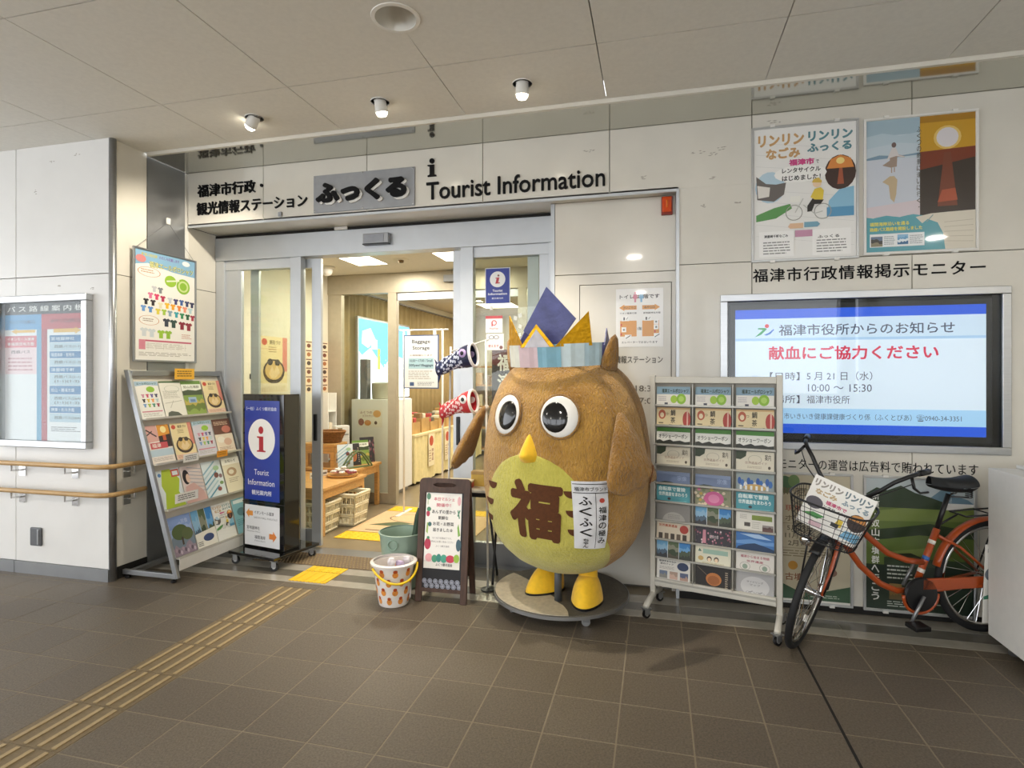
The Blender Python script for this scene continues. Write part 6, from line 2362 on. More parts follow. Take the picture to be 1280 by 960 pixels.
def nmap(x, y, off):
    """x,y 0..1 from the top left; follows the body"""
    z = NZ + NH * (1 - y) 
    xx = (x - 0.5) * NW + 0.028 * y
    return S(NP + math.degrees(xx / 0.535), z, off + 0.012 * math.sin(PI * min(max(x, 0), 1)) + 0.02)


mb = MB()
mb.grid(lambda u, v: nmap(u, v, 0.004 + 0.002 * math.sin(u * 9 + v * 14)), 14, 22)
mb.grid(lambda u, v: nmap(u, v, -0.004), 14, 22)
for e_ in (0, 1):
    mb.grid(lambda u, v, e_=e_: nmap(e_, v, 0.004 - 0.008 * u), 1, 22)
mb.grid(lambda u, v: nmap(u, 0, 0.004 - 0.008 * v), 14, 1)
mb.grid(lambda u, v: nmap(u, 1, 0.004 - 0.008 * v), 14, 1)
mb.build('cloth', mat('white_cloth', '#dedfe2', 0.8, noise=0.05, bump=0.15, bscale=60), nc, smooth=True)
ink = MB()


def cloth_text(t, x0, y0, x1, y1, bold):
    vs, fs, a0, a1, b0, b1 = glyphs(t, bold, 3)
    base = [ink.av(nmap(x0 + (v[0] - a0) / (a1 - a0) * (x1 - x0), y1 - (v[1] - b0) / (b1 - b0) * (y1 - y0), 0.0105 + v[2] * 2)) for v in vs]
    for f in fs:
        ink.af([base[i] for i in f])


def cloth_bar(x0, y0, x1, y1):
    n = 8
    for k in range(n):
        xa, xb = x0 + (x1 - x0) * k / n, x0 + (x1 - x0) * (k + 1) / n
        ya, yb = (y0, y1)
        if x1 - x0 < 0.05:
            xa, xb = x0, x1
            ya, yb = y0 + (y1 - y0) * k / n, y0 + (y1 - y0) * (k + 1) / n
        ink.af([ink.av(nmap(xa, ya, 0.0105)), ink.av(nmap(xb, ya, 0.0105)), ink.av(nmap(xb, yb, 0.0105)), ink.av(nmap(xa, yb, 0.0105))])


cloth_text('福津市ブランド', 0.06, 0.075, 0.96, 0.135, 0.01)
cloth_bar(0.02, 0.155, 0.98, 0.165)
cloth_bar(0.60, 0.165, 0.615, 0.985)
cloth_bar(0.02, 0.03, 0.98, 0.04)
for k, ch_ in enumerate('ふくふく'):
    cloth_text(ch_, 0.15, 0.21 + 0.155 * k, 0.50, 0.335 + 0.155 * k, 0.02)
for k, ch_ in enumerate('ちゃん'):
    cloth_text(ch_, 0.24, 0.835 + 0.05 * k, 0.40, 0.878 + 0.05 * k, 0.02)
for k, ch_ in enumerate('福津の極み'):
    cloth_text(ch_, 0.68, 0.36 + 0.115 * k, 0.92, 0.455 + 0.115 * k, 0.01)
ink.build('writing', M_BLACK, nc)
red = MB()
n = 14
red.af([red.av(nmap(0.79 + 0.08 * math.cos(2 * PI * q / n), 0.27 + 0.035 * math.sin(2 * PI * q / n), 0.0105)) for q in range(n)])
red.build('red_crest', mat('crest_red', '#c04a3c', 0.6, noise=0.05), nc)

# ------------------------------------------------------------------ orange city bicycle
bi = thing('bicycle', 'orange step-through city bicycle with black wire basket parked by the wall', 'bicycle', (1.825, 3.835, 0), rot=(R(-2.5), 0, R(200.0)))
M_ORF = mat('orange_enamel', '#ad4a1a', 0.3, noise=0.06, coat=0.4)
WR, WBs = 0.325, 1.10
RZ = 0.355
AX0, AX1 = Vector((0.955, 0, 0.615)), Vector((0.895, 0, 0.80))
STEER = Matrix.Translation(AX0) @ Matrix.Rotation(R(43), 4, (AX1 - AX0).normalized()) @ Matrix.Translation(-AX0)


def wheel(cx, cz, M_=None, parent=None):
    M_ = M_ or Matrix.Identity(4)

    def circ(R_, n=48):
        return [(cx + R_ * math.cos(2 * PI * q / n), 0, cz + R_ * math.sin(2 * PI * q / n)) for q in range(n)]
    mb = MB()
    mb.M = M_
    mb.tube(circ(WR - 0.019), 0.019, 10, closed=True)
    w_ = mb.build('tyre', M_RUBBER, parent, smooth=True)
    mb = MB()
    mb.M = M_
    mb.tube(circ(WR - 0.043), 0.011, 8, closed=True)
    mb.build('rim', M_CHROME, w_, smooth=True)
    mb = MB()
    mb.M = M_
    for q in range(28):
        a_ = 2 * PI * q / 28
        b_ = a_ + (0.9 if q % 4 < 2 else -0.9)
        s_ = 1 if q % 2 else -1
        mb.tube([(cx + 0.02 * math.cos(b_), 0.03 * s_, cz + 0.02 * math.sin(b_)), (cx + (WR - 0.048) * math.cos(a_), 0, cz + (WR - 0.048) * math.sin(a_))], 0.0014, 5)
    mb.build('spokes', M_CHROME, w_)
    mb = MB()
    mb.M = M_
    mb.tube([(cx, -0.045, cz), (cx, 0.045, cz)], 0.018, 14)
    mb.tube([(cx, -0.065, cz), (cx, 0.065, cz)], 0.007, 10)
    mb.build('hub', M_CHROME, w_, auto=40)
    return w_


wheel(0.0, RZ, None, bi)
fwz = 0.325
fw_ = wheel(1.10, fwz, STEER, bi)
mb = MB()
mb.M = STEER
mb.box(1.06, 1.075, -0.008, 0.012, 0.12, 0.16)
mb.build('spoke_reflector', M_WHITE, fw_, bevel=0.003)


def fender(cx, cz, a0, a1, m, M_=None, name='mudguard', wd=0.028):
    mb = MB()
    mb.M = M_ or Matrix.Identity(4)
    Rf = WR + 0.018

    def f(u, v):
        a_ = R(a0 + (a1 - a0) * u)
        w_ = (2 * v - 1)
        rr = Rf - 0.014 * w_ * w_
        return (cx + rr * math.cos(a_), wd * w_, cz + rr * math.sin(a_))
    mb.grid(f, 30, 6)
    o = mb.build(name, m, bi, smooth=True)
    so = o.modifiers.new('solid', 'SOLIDIFY')
    so.thickness = 0.002
    return o


fender(0.0, RZ, 12, 195, M_ORF)
fender(1.10, fwz, 60, 200, M_BLACK, STEER)
BB = Vector((0.455, 0, 0.285))
STt = Vector((0.325, 0, 0.635))
fr_ = MB()
fr_.tube([BB, STt], 0.0175, 12)
curve1 = [(0.91, 0, 0.755), (0.84, 0, 0.70), (0.74, 0, 0.60), (0.62, 0, 0.505), (0.50, 0, 0.46), (0.40, 0, 0.445)]
fr_.tube(curve1, 0.017, 12)
curve2 = [(0.945, 0, 0.665), (0.88, 0, 0.57), (0.78, 0, 0.44), (0.66, 0, 0.335), (0.56, 0, 0.29), (0.455, 0, 0.285)]
fr_.tube(curve2, 0.017, 12)
for s_ in (-1, 1):
    fr_.tube([(0.43, 0.03 * s_, 0.29), (0.22, 0.05 * s_, 0.315), (0.0, 0.058 * s_, RZ)], 0.009, 8)
    fr_.tube([(0.33, 0.02 * s_, 0.60), (0.22, 0.045 * s_, 0.54), (0.0, 0.058 * s_, RZ)], 0.008, 8)
fr_.build('frame', M_ORF, bi, smooth=True)
MB().tube([AX0, AX1], 0.021, 14).build('head_tube', M_ORF, bi, smooth=True)
for z_, c_ in ((0.56, '#e8e4da'), (0.47, '#3a6ab0'), (0.40, '#e8e4da'), (0.34, '#e8e4da')):
    k_ = (z_ - 0.285) / 0.35
    c0 = BB.lerp(STt, k_ - 0.03)
    c1 = BB.lerp(STt, k_ + 0.03)
    MB().tube([c0, c1], 0.0182, 12).build('frame_sticker', mat('sticker_' + c_.strip('#'), c_, 0.4, noise=0.03), bi, smooth=True)
fk = MB()
fk.M = STEER
for s_ in (-1, 1):
    fk.tube([(0.958, 0.035 * s_, 0.605), (0.985, 0.050 * s_, 0.54), (1.04, 0.055 * s_, 0.42), (1.10, 0.056 * s_, fwz)], [0.013, 0.013, 0.011, 0.009], 10)
fk.tube([(0.955, -0.04, 0.61), (0.955, 0.04, 0.61)], 0.014, 10)
fk.build('fork', M_ORF, bi, smooth=True)
MB().tube([STt.lerp(Vector((0.27, 0, 0.79)), -0.1), (0.262, 0, 0.83)], 0.013, 12).build('seat_post', M_BLACK, bi, smooth=True)


def saddle(u, v):
    x = 0.385 - 0.245 * u
    w_ = 0.032 + 0.075 * (max(0, (u - 0.35) / 0.65)) ** 1.2 if u > 0.35 else 0.032
    w_ *= math.sin(PI * min(1, max(0.0, 0.06 + 0.88 * u))) ** 0.25
    a_ = PI * v
    return (x, w_ * math.cos(a_), 0.872 + 0.014 * (2 * u - 1) ** 2 + 0.048 * math.sin(a_))


mb = MB()
mb.grid(saddle, 20, 12)
mb.grid(lambda u, v: (saddle(u, 0)[0], saddle(u, 0)[1] * (1 - 2 * v), saddle(u, 0)[2] - 0.035 * math.sin(PI * v) * (0.3 + u) - 0.002), 20, 8)
mb.build('saddle', mat('saddle_vinyl', '#15181b', 0.55, noise=0.1, bump=0.1), bi, smooth=True)
sp = MB()
for s_ in (-1, 1):
    sp.tube([(0.185 + 0.016 * math.cos(q * 0.8), s_ * 0.05 + 0.016 * math.sin(q * 0.8), 0.82 + q * 0.0013) for q in range(40)], 0.003, 5)
    sp.tube([(0.264, 0, 0.815), (0.185, s_ * 0.05, 0.820)], 0.005, 6)
sp.build('saddle_springs', M_BLACK, bi)
# handlebar
hb = MB()
hb.M = STEER
hb.tube([AX1 - Vector((0, 0, 0.02)), (0.880, 0, 0.845)], 0.014, 12)
hb.build('stem', M_BLACK, bi, smooth=True)
for s_ in (-1, 1):
    hb = MB()
    hb.M = STEER
    hb.tube([(0.880, 0, 0.845), (0.893, 0.05 * s_, 0.846), (0.90, 0.10 * s_, 0.868), (0.898, 0.15 * s_, 0.925), (0.885, 0.20 * s_, 0.99), (0.86, 0.245 * s_, 1.03), (0.82, 0.27 * s_, 1.045), (0.76, 0.285 * s_, 1.045)], 0.011, 10)
    h_ = hb.build('handlebar', M_BLACK, bi, smooth=True)
    g_ = MB()
    g_.M = STEER
    g_.tube([(0.775, 0.282 * s_, 1.045), (0.655, 0.305 * s_, 1.035)], [0.016, 0.017], 12)
    g_.build('grip', M_BLACK, h_, smooth=True)
    g_ = MB()
    g_.M = STEER
    g_.tube([(0.845, 0.262 * s_, 1.030), (0.86, 0.285 * s_, 0.985), (0.81, 0.310 * s_, 0.955), (0.72, 0.335 * s_, 0.945)], [0.008, 0.008, 0.006, 0.006], 8)
    g_.build('brake_lever', M_BLACK, h_, smooth=True)
    g_ = MB()
    g_.M = STEER
    g_.tube([(0.86, 0.27 * s_, 1.0), (0.98, 0.20 * s_, 0.96), (1.00, 0.08 * s_, 0.86), (0.97, 0.03 * s_, 0.70)], 0.003, 6)
    g_.build('cable', M_BLACK, h_, smooth=True)
# basket
BX0 = 0.965


def bkt(a_, k_):
    """angle around, k 0 bottom .. 1 top"""
    hw = 0.145 + 0.050 * k_
    hd = 0.100 + 0.048 * k_
    ca, sa = math.cos(a_), math.sin(a_)
    e = 0.55
    x = hd * math.copysign(abs(ca) ** e, ca)
    y = hw * math.copysign(abs(sa) ** e, sa)
    return (BX0 + 0.155 + x + 0.02 * k_, y, 0.660 + 0.215 * k_)


nb_ = 40
bs = MB()
bs.M = STEER
bs.tube([bkt(2 * PI * q / nb_, 1.0) for q in range(nb_)], 0.0055, 8, closed=True)
bs.tube([bkt(2 * PI * q / nb_, 0.0) for q in range(nb_)], 0.004, 6, closed=True)
b0 = bs.build('basket_rim', M_BLACK, bi, smooth=True)
bs = MB()
bs.M = STEER
for k_ in (0.14, 0.28, 0.42, 0.56, 0.70, 0.85):
    bs.tube([bkt(2 * PI * q / nb_, k_) for q in range(nb_)], 0.0016, 5, closed=True)
for q in range(44):
    a_ = 2 * PI * q / 44
    bs.tube([bkt(a_, 0), bkt(a_, 1)], 0.0016, 5)
for k in range(-4, 5):
    y = 0.03 * k
    bs.tube([(BX0 + 0.06, y, 0.660), (BX0 + 0.255, y, 0.660)], 0.0016, 5)
    x = BX0 + 0.155 + 0.022 * k
    bs.tube([(x, -0.14, 0.660), (x, 0.14, 0.660)], 0.0016, 5)
bs.build('basket_mesh', M_BLACK, bi)
bs = MB()
bs.M = STEER
bs.tube([(1.10, 0.06, fwz), (1.08, 0.075, 0.50), (1.09, 0.08, 0.655)], 0.005, 6)
bs.tube([(1.10, -0.06, fwz), (1.08, -0.075, 0.50), (1.09, -0.08, 0.655)], 0.005, 6)
bs.tube([(0.90, 0, 0.80), (0.99, 0, 0.78)], 0.006, 6)
bs.build('basket_stay', M_BLACK, bi, smooth=True)
lp = MB()
lp.M = STEER @ Matrix.Translation((1.10, -0.085, 0.60)) @ Matrix.Rotation(R(90), 4, 'Y')
lp.lathe([(0.010, -0.045), (0.024, -0.02), (0.030, 0.02), (0.026, 0.028), (0.001, 0.03)], 16)
lp.build('headlamp', M_CHROME, bi, smooth=True)
# drive side, chain case, crank
mb = MB()
mb.M = Matrix.Translation((BB.x, 0.05, BB.z)) @ Matrix.Rotation(R(90), 4, 'X')
mb.lathe([(0.001, -0.012), (0.092, -0.012), (0.097, 0.0), (0.092, 0.012), (0.001, 0.012)], 36, cap=False)
mb.build('chain_disc', M_BLACK, bi, auto=35)
mb = MB()
mb.tube([(BB.x + 0.104 * math.cos(R(a_)), 0.052, BB.z + 0.104 * math.sin(R(a_))) for a_ in range(180, 361, 10)], 0.009, 8)
mb.build('chain_guard', M_ORF, bi, smooth=True)
MB().box(0.0, BB.x, 0.045, 0.062, 0.31, 0.375).build('chain_case', M_ORF, bi, bevel=0.006)
for s_ in (-1, 1):
    mb = MB()
    a_ = R(-60 if s_ > 0 else 120)
    e_ = (BB.x + 0.16 * math.cos(a_), 0.085 * s_, BB.z + 0.16 * math.sin(a_))
    mb.tube([(BB.x, 0.075 * s_, BB.z), e_], 0.009, 8)
    c_ = mb.build('crank', M_STEEL_D, bi, smooth=True)
    MB().box(e_[0] - 0.045, e_[0] + 0.045, min(0.09 * s_, 0.17 * s_), max(0.09 * s_, 0.17 * s_), e_[2] - 0.012, e_[2] + 0.012).build('pedal', M_BLACK, c_, bevel=0.004)
# carrier
ca_ = MB()
for y in (-0.055, 0.055):
    ca_.tube([(0.20, y, 0.715), (-0.26, y, 0.735), (-0.29, y * 0.6, 0.735)], 0.005, 6)
ca_.tube([(0.20, -0.055, 0.715), (0.20, 0.055, 0.715)], 0.005, 6)
for x in (0.05, -0.08, -0.20):
    ca_.tube([(x, -0.055, 0.725), (x, 0.055, 0.725)], 0.004, 6)
for y in (-0.07, 0.07):
    ca_.tube([(-0.12, y * 0.8, 0.73), (0.0, y, RZ)], 0.005, 6)
ca_.tube([(0.20, 0, 0.715), (0.31, 0, 0.655)], 0.006, 6)
ca_.build('carrier', M_BLACK, bi, smooth=True)
ks_ = MB()
ks_.tube([(0.0, 0.075, RZ), (-0.06, 0.13, 0.012), (-0.06, -0.13, 0.012), (0.0, -0.075, RZ)], 0.008, 8)
ks_.build('kickstand', M_STEEL_D, bi, smooth=True)
p = Print(0.185, 0.44, '#eceae4', 0.003, step=0.0004)
p.text('リンリン', 0.08, 0.05, 0.98, 0.13, '#7d8288', 0.05)
p.text('なごみ', 0.30, 0.16, 0.98, 0.23, '#b09470', 0.05)
p.ell(0.35, 0.38, 0.34, 0.10, '#6d7780')
p.poly([(0.1, 0.42), (0.3, 0.35), (0.6, 0.38), (0.6, 0.46), (0.2, 0.48)], '#3c3f44')
p.poly([(0, 0.66), (0.5, 0.60), (1, 0.60), (1, 0.64), (0.3, 0.69), (0, 0.70)], '#3f8a70')
p.lines(0.2, 0.80, 0.95, 0.95, 4, '#6d6d6d', 0.4, 3)
o = p.build('wheel_sign', bi, INK)
# sign hangs on the left side of the rear wheel, facing the bicycle's left (+Y)
o.rotation_euler = (0, 0, R(180))
o.location = (0.015, 0.085, 0.125)
# card standing in the basket
p = Print(0.300, 0.270, '#f2f0ea', 0.003, step=0.0004)
p.text('リンリン', 0.04, 0.06, 0.50, 0.20, '#9a948a', 0.06)
p.text('リンリン', 0.54, 0.06, 0.97, 0.20, '#6d7f86', 0.06)
p.text('なごみ', 0.10, 0.23, 0.46, 0.34, '#c0a880', 0.06)
p.text('ふっくる', 0.54, 0.23, 0.96, 0.34, '#8fa0a8', 0.06)
p.text('福津市で', 0.32, 0.38, 0.66, 0.46, '#c9557c', 0.04)
p.text('レンタサイクル', 0.24, 0.48, 0.72, 0.54, '#3a3a3c', 0.03)
p.ell(0.16, 0.52, 0.14, 0.12, '#5c5860')
p.ell(0.86, 0.55, 0.14, 0.17, '#3f302c')
p.poly([(0.73, 0.52), (0.78, 0.42), (0.90, 0.38), (0.98, 0.44), (1.0, 0.52)], '#d0904a')
p.poly([(0.02, 0.80), (0.20, 0.70), (0.40, 0.70), (0.30, 0.80)], '#4f9450')
p.poly([(0.55, 0.80), (0.60, 0.62), (0.68, 0.62), (0.68, 0.76)], '#dcc040')
p.rect(0.52, 0.72, 0.64, 0.80, '#333333')
p.poly([(0.70, 0.92), (0.76, 0.76), (0.98, 0.74), (0.98, 0.92)], '#7fb8d8')
p.rect(0.2, 0.86, 0.4, 0.96, '#d8b8c0')
o = p.build('basket_card', None, INK)
tag(o, 'white rental cycle card standing in the bicycle basket', 'card')
bpy.context.view_layer.update()
Mc = Matrix.LocRotScale(bi.location, bi.rotation_euler, None) @ STEER @ Matrix.Translation((1.150, 0.0, 0.690)) @ Matrix.Rotation(R(90), 4, 'Z') @ Matrix.Rotation(R(-10), 4, 'X') @ Matrix.Rotation(R(7), 4, 'Y')
o.matrix_world = Mc


# ------------------------------------------------------------------ things behind the glass: vestibule
M_LED = mat('lit_panel', '#fff2d8', 0.5, emit=9)
for k, (x, y) in enumerate(((-2.95, 5.41), (-1.94, 5.41))):
    t = thing('ceiling_panel_light', 'lit square LED panel in the vestibule ceiling', 'lamp', (x, y, 2.69), group='square LED panels in the vestibule ceiling')
    mb = MB()
    w_ = 0.17
    mb.box(-w_ - 0.012, w_ + 0.012, -0.215, -0.203, -0.006, 0).box(-w_ - 0.012, w_ + 0.012, 0.203, 0.215, -0.006, 0).box(-w_ - 0.012, -w_, -0.203, 0.203, -0.006, 0).box(w_, w_ + 0.012, -0.203, 0.203, -0.006, 0)
    mb.build('frame', M_WHITE, t)
    MB().box(-w_, w_, -0.203, 0.203, -0.004, -0.0005).build('diffuser', M_LED, t)
    add_light('AREA', 'panel_glow', t, (0, 0, -0.012), (0, 0, 0), 20, (1.0, 0.94, 0.82), shape='RECTANGLE', size=0.32, size_y=0.40)
for k, (x, y) in enumerate(((-2.6, 7.4), (-2.6, 9.4), (-0.8, 7.4), (-0.8, 9.4), (1.2, 8.4))):
    t = thing('shop_panel_light', 'lit square LED panel in the shop ceiling', 'lamp', (x, y, 2.69), group='square LED panels in the shop ceiling')
    MB().box(-0.30, 0.30, -0.30, 0.30, -0.004, -0.0005).build('diffuser', M_LED, t)
    MB().box(-0.32, 0.32, -0.32, 0.32, -0.003, -0.0003).build('frame', M_WHITE, t)
    add_light('AREA', 'panel_glow', t, (0, 0, -0.012), (0, 0, 0), 28, (1.0, 0.94, 0.82), shape='SQUARE', size=0.56)
t = thing('dome_camera', 'white dome camera at the vestibule ceiling corner', 'camera', (-3.50, 5.60, 2.69))
MB().lathe([(0.085, 0.0), (0.085, -0.02), (0.07, -0.03)], 24).build('base', M_CREAMC, t, auto=40)
MB().ball((0, 0, -0.045), 0.06, 0.06, 0.06, 18, 10).build('dome', M_WHITE, t, smooth=True)
t = thing('sprinkler', 'small ceiling sprinkler between the vestibule lights', 'sprinkler', (-2.54, 5.43, 2.69))
MB().lathe([(0.085, 0.0), (0.07, -0.01), (0.03, -0.012)], 20).build('plate', M_CREAMC, t)
MB().lathe([(0.03, -0.010), (0.026, -0.035), (0.012, -0.04)], 12).build('head', mat('bronze_head', '#6a5434', 0.4, metal=0.6, noise=0.05), t)

# posters on the vestibule side wall (world +X side)
p = Print(0.43, 0.575, '#e6d6a4', 0.002)
food_art(p)
p.rect(0, 0.83, 1, 1, '#e9dcc0')
for k in range(14):
    p.rect(0.06 + 0.063 * k, 0.88, 0.09 + 0.063 * k, 0.98, '#cfc0a0')
o = p.build('food_poster', None, INK, loc=(-3.8185, 5.13, 1.318))
o.rotation_euler = (0, 0, R(90))
tag(o, 'food poster with a rice bowl on the vestibule wall', 'poster')
p = Print(0.47, 0.60, '#efdcc0', 0.002)
for k in range(6):
    for q in range(3):
        p.rect(0.05 + 0.34 * q, 0.03 + 0.165 * k, 0.28 + 0.34 * q, 0.05 + 0.165 * k, '#6a3c30')
        p.ell(0.16 + 0.34 * q, 0.11 + 0.165 * k, 0.08, 0.04, ('#7a4432', '#a8683c', '#4a3830')[(k + q) % 3])
o = p.build('menu_poster', None, INK, loc=(-3.8185, 5.90, 1.30))
o.rotation_euler = (0, 0, R(90))
tag(o, 'beige menu poster with small dishes beside the food poster', 'poster')
t = thing('wall_switch', 'small dark wall switch by the food poster', 'switch', (-3.82, 4.80, 1.46), rz=R(90))
MB().box(-0.035, 0.035, -0.008, 0, 0, 0.05).build('plate', M_BLACK, t, bevel=0.002)
MB().box(-0.02, 0.02, -0.012, -0.008, 0.01, 0.04).build('button', M_STEEL_D, t)


def table(name, label, loc, sx, sy, h):
    t = thing(name, label, 'table', loc)
    MB().box(-sx / 2, sx / 2, -sy / 2, sy / 2, h - 0.03, h).build('top', M_WOODL, t, bevel=0.004)
    MB().box(-sx / 2 + 0.02, sx / 2 - 0.02, -sy / 2 + 0.02, sy / 2 - 0.02, h - 0.11, h - 0.03).build('apron', M_WOODL, t)
    for a in (-1, 1):
        for b in (-1, 1):
            MB().box(a * (sx / 2 - 0.04) - 0.022, a * (sx / 2 - 0.04) + 0.022, b * (sy / 2 - 0.04) - 0.022, b * (sy / 2 - 0.04) + 0.022, 0, h - 0.11).build('leg', M_WOODL, t)
    return t


table('low_table', 'low light-wood table nearest the doors in the vestibule', (-3.385, 5.10, 0), 0.83, 0.82, 0.452)
table('low_table', 'low light-wood table beside the inner glass door', (-3.455, 5.82, 0), 0.70, 0.59, 0.492)
table('display_stand', 'small light-wood riser standing on the far low table', (-3.575, 5.68, 0.492), 0.40, 0.27, 0.26)
# wicker basket on the riser
t = thing('wicker_basket', 'brown wicker basket on the wooden riser', 'basket', (-3.50, 5.68, 0.752))
wk = mat('wicker', '#8a5c2c', 0.7, noise=0.3, nscale=60, bump=0.6, bscale=120)
mb = MB()
for k in range(9):
    z = 0.008 + 0.013 * k
    r0 = 0.085 + 0.005 * k
    mb.tube([((r0 + 0.003 * (-1) ** (q + k)) * 1.25 * math.cos(2 * PI * q / 36), (r0 + 0.003 * (-1) ** (q + k)) * math.sin(2 * PI * q / 36), z) for q in range(36)], 0.0075, 6, closed=True)
mb.lathe([(0.088, 0.003), (0.001, 0.004)], 24, sx=1.25)
mb.build('weave', wk, t, smooth=True)
MB().tube([(0.130 * 1.24 * math.cos(2 * PI * q / 36), 0.130 * math.sin(2 * PI * q / 36), 0.125) for q in range(36)], 0.011, 8, closed=True).build('rim', wk, t, smooth=True)


def crate(label, loc, rz_, w, d, h):
    t = thing('plastic_crate', label, 'crate', loc, rz_)
    m = mat('cream_plastic', '#e2dabd', 0.45, noise=0.04)
    k_ = 0.82
    def P_(u, v, zz):
        s_ = k_ + (1 - k_) * zz / h
        return (u * w / 2 * s_, v * d / 2 * s_, zz)
    rim = MB()
    cs = [(-1, -1), (1, -1), (1, 1), (-1, 1)]
    for i in range(4):
        a, b = cs[i], cs[(i + 1) % 4]
        rim.tube([P_(*a, h), P_(*b, h)], 0.014, 8)
    rim.build('rim', m, t, smooth=True)
    for i in range(4):
        a, b = cs[i], cs[(i + 1) % 4]
        mb = MB()
        n = 8
        for q in range(n + 1):
            f = q / n
            u, v = a[0] + (b[0] - a[0]) * f, a[1] + (b[1] - a[1]) * f
            mb.tube([P_(u, v, 0.01), P_(u, v, h)], 0.010 if q in (0, 4, n) else 0.006, 6)
        for zz in (0.02, 0.30 * h, 0.36 * h, 0.62 * h, 0.68 * h, 0.93 * h):
            mb.tube([P_(*a, zz), P_(*b, zz)], 0.010, 6)
        mb.build('side', m, t)
    MB().box(-w / 2 * k_, w / 2 * k_, -d / 2 * k_, d / 2 * k_, 0.002, 0.012).build('bottom', m, t)
    return t


crate('cream plastic crate in front, half hidden by the door leaf', (-3.165, 4.898, 0.0), R(0), 0.34, 0.27, 0.285)
crate('cream plastic crate pushed under the low table', (-3.06, 5.235, 0.0), R(0), 0.38, 0.29, 0.315)
# tray with pale blossoms on the low table
t = thing('blossom_tray', 'round wooden tray on the low table', 'tray', (-3.15, 5.33, 0.452))
MB().lathe([(0.12, 0.0), (0.15, 0.006), (0.16, 0.026), (0.153, 0.026), (0.142, 0.010), (0.001, 0.008)], 32).build('dish', M_WOODL, t, auto=35)
rnd = random.Random(12)
spots = []
for k in range(26):
    a_, r_ = rnd.random() * 2 * PI, 0.115 * math.sqrt(rnd.random())
    z = 0.03 + 0.10 * (1 - r_ / 0.14) * rnd.random()
    spots.append((r_ * math.cos(a_), r_ * math.sin(a_), z))
cols_ = (('white', '#e9e3dc'), ('pink', '#d8a4a8'), ('dark red', '#8a3a40'))
for k, (x, y, z) in enumerate(spots):
    nm, c = cols_[0 if k % 2 else (1 if k % 4 else 2)]
    mb = MB()
    for q in range(5):
        a_ = 2 * PI * q / 5 + k
        mb.ball((0.017 * math.cos(a_), 0.017 * math.sin(a_), 0.0), 0.016, 0.016, 0.011, 8, 6)
    mb.ball((0, 0, 0.006), 0.010, 0.010, 0.008, 8, 6)
    o = mb.build('blossom', mat('blossom_' + nm.replace(' ', '_'), c, 0.7, noise=0.1), smooth=True, loc=(t.location.x + x, t.location.y + y, 0.452 + z))
    tag(o, nm + ' cloth blossom heaped on the round tray', 'blossom', nm + ' blossoms on the tray')
# leaflets and little stands on the second table
defs = [(-3.27, 5.60, 0.17, 0.25, a_diag, 'tall pale blue leaflet standing on the table by the inner door', 8),
        (-3.25, 5.75, 0.16, 0.25, c_lantern, 'dark leaflet standing on the table by the inner door', 20),
        (-3.22, 5.86, 0.19, 0.27, a_green, 'green landscape leaflet standing on the table by the inner door', 14),
        (-3.22, 6.00, 0.17, 0.29, c_festival, 'dark pink booklet leaning at the end of the table by the inner door', 10)]
for (x, y, w_, h_, art, lab, tl) in defs:
    p = Print(w_, h_, '#e9e4d8', 0.006, step=0.0004)
    art(p)
    o = p.build('standing_leaflet', None, INK, loc=(x, y, 0.496))
    o.rotation_euler = (Matrix.Rotation(R(48), 4, 'Z') @ Matrix.Rotation(R(-tl), 4, 'X')).to_euler()
    tag(o, lab, 'leaflet', 'leaflets on the table by the inner door')
t = thing('arched_holder', 'green arched wire holder on the table by the inner door', 'holder', (-3.165, 5.66, 0.492), rz=R(62))
for dy in (-0.03, 0.03):
    MB().tube([(-0.17 + 0.34 * q / 16, dy, 0.006 + 0.17 * math.sin(PI * q / 16)) for q in range(17)], 0.010, 8).build('arch', mat('green_card', '#5f6f48', 0.6, noise=0.1), t, smooth=True)
MB().box(-0.17, 0.17, -0.035, 0.035, 0.0, 0.008).build('tray', MATS['green_card'], t)
for k in range(3):
    t = thing('price_card', 'small white price card on a low table in the vestibule', 'card', ((-3.42, -3.36, -3.36)[k], (5.88, 5.15, 5.30)[k], (0.492, 0.452, 0.452)[k]), rz=R(60), group='white price cards in the vestibule')
    MB().box(-0.05, 0.05, -0.002, 0.002, 0, 0.06).build('card', M_WHITE, t)
    MB().box(-0.04, 0.04, -0.003, -0.002, 0.02, 0.035).build('print_line', M_STEEL_D, t)
# goods on shelf in the corner
t = thing('wire_shelf', 'little white wire shelf of packets against the vestibule wall', 'shelf', (-3.73, 5.985, 0.492), rz=R(90))
for z in (0.02, 0.30, 0.58):
    MB().box(-0.085, 0.085, -0.06, 0.06, z, z + 0.012).build('tier', M_WHITE, t)
for x in (-0.085, 0.085):
    MB().box(x - 0.006, x + 0.006, -0.06, 0.06, 0, 0.80).build('side', M_WHITE, t)
for k in range(4):
    o = MB().box(-0.032, 0.032, -0.02, 0.02, 0, 0.14).build('snack_packet', mat('packet_%d' % (k % 3), ('#e6d8c0', '#c89a86', '#dfe4e6')[k % 3], 0.5, noise=0.15, nscale=30), bevel=0.008)
    o.location = (-3.73, 5.948 + 0.075 * (k % 2), 0.492 + (0.033 if k < 2 else 0.313))
    o.rotation_euler = (0, 0, R(90))
    tag(o, ('cream', 'rose', 'pale blue')[k % 3] + ' packet on the %s tier of the little wire shelf' % ('lower' if k < 2 else 'middle'), 'packet', 'packets on the little wire shelf')

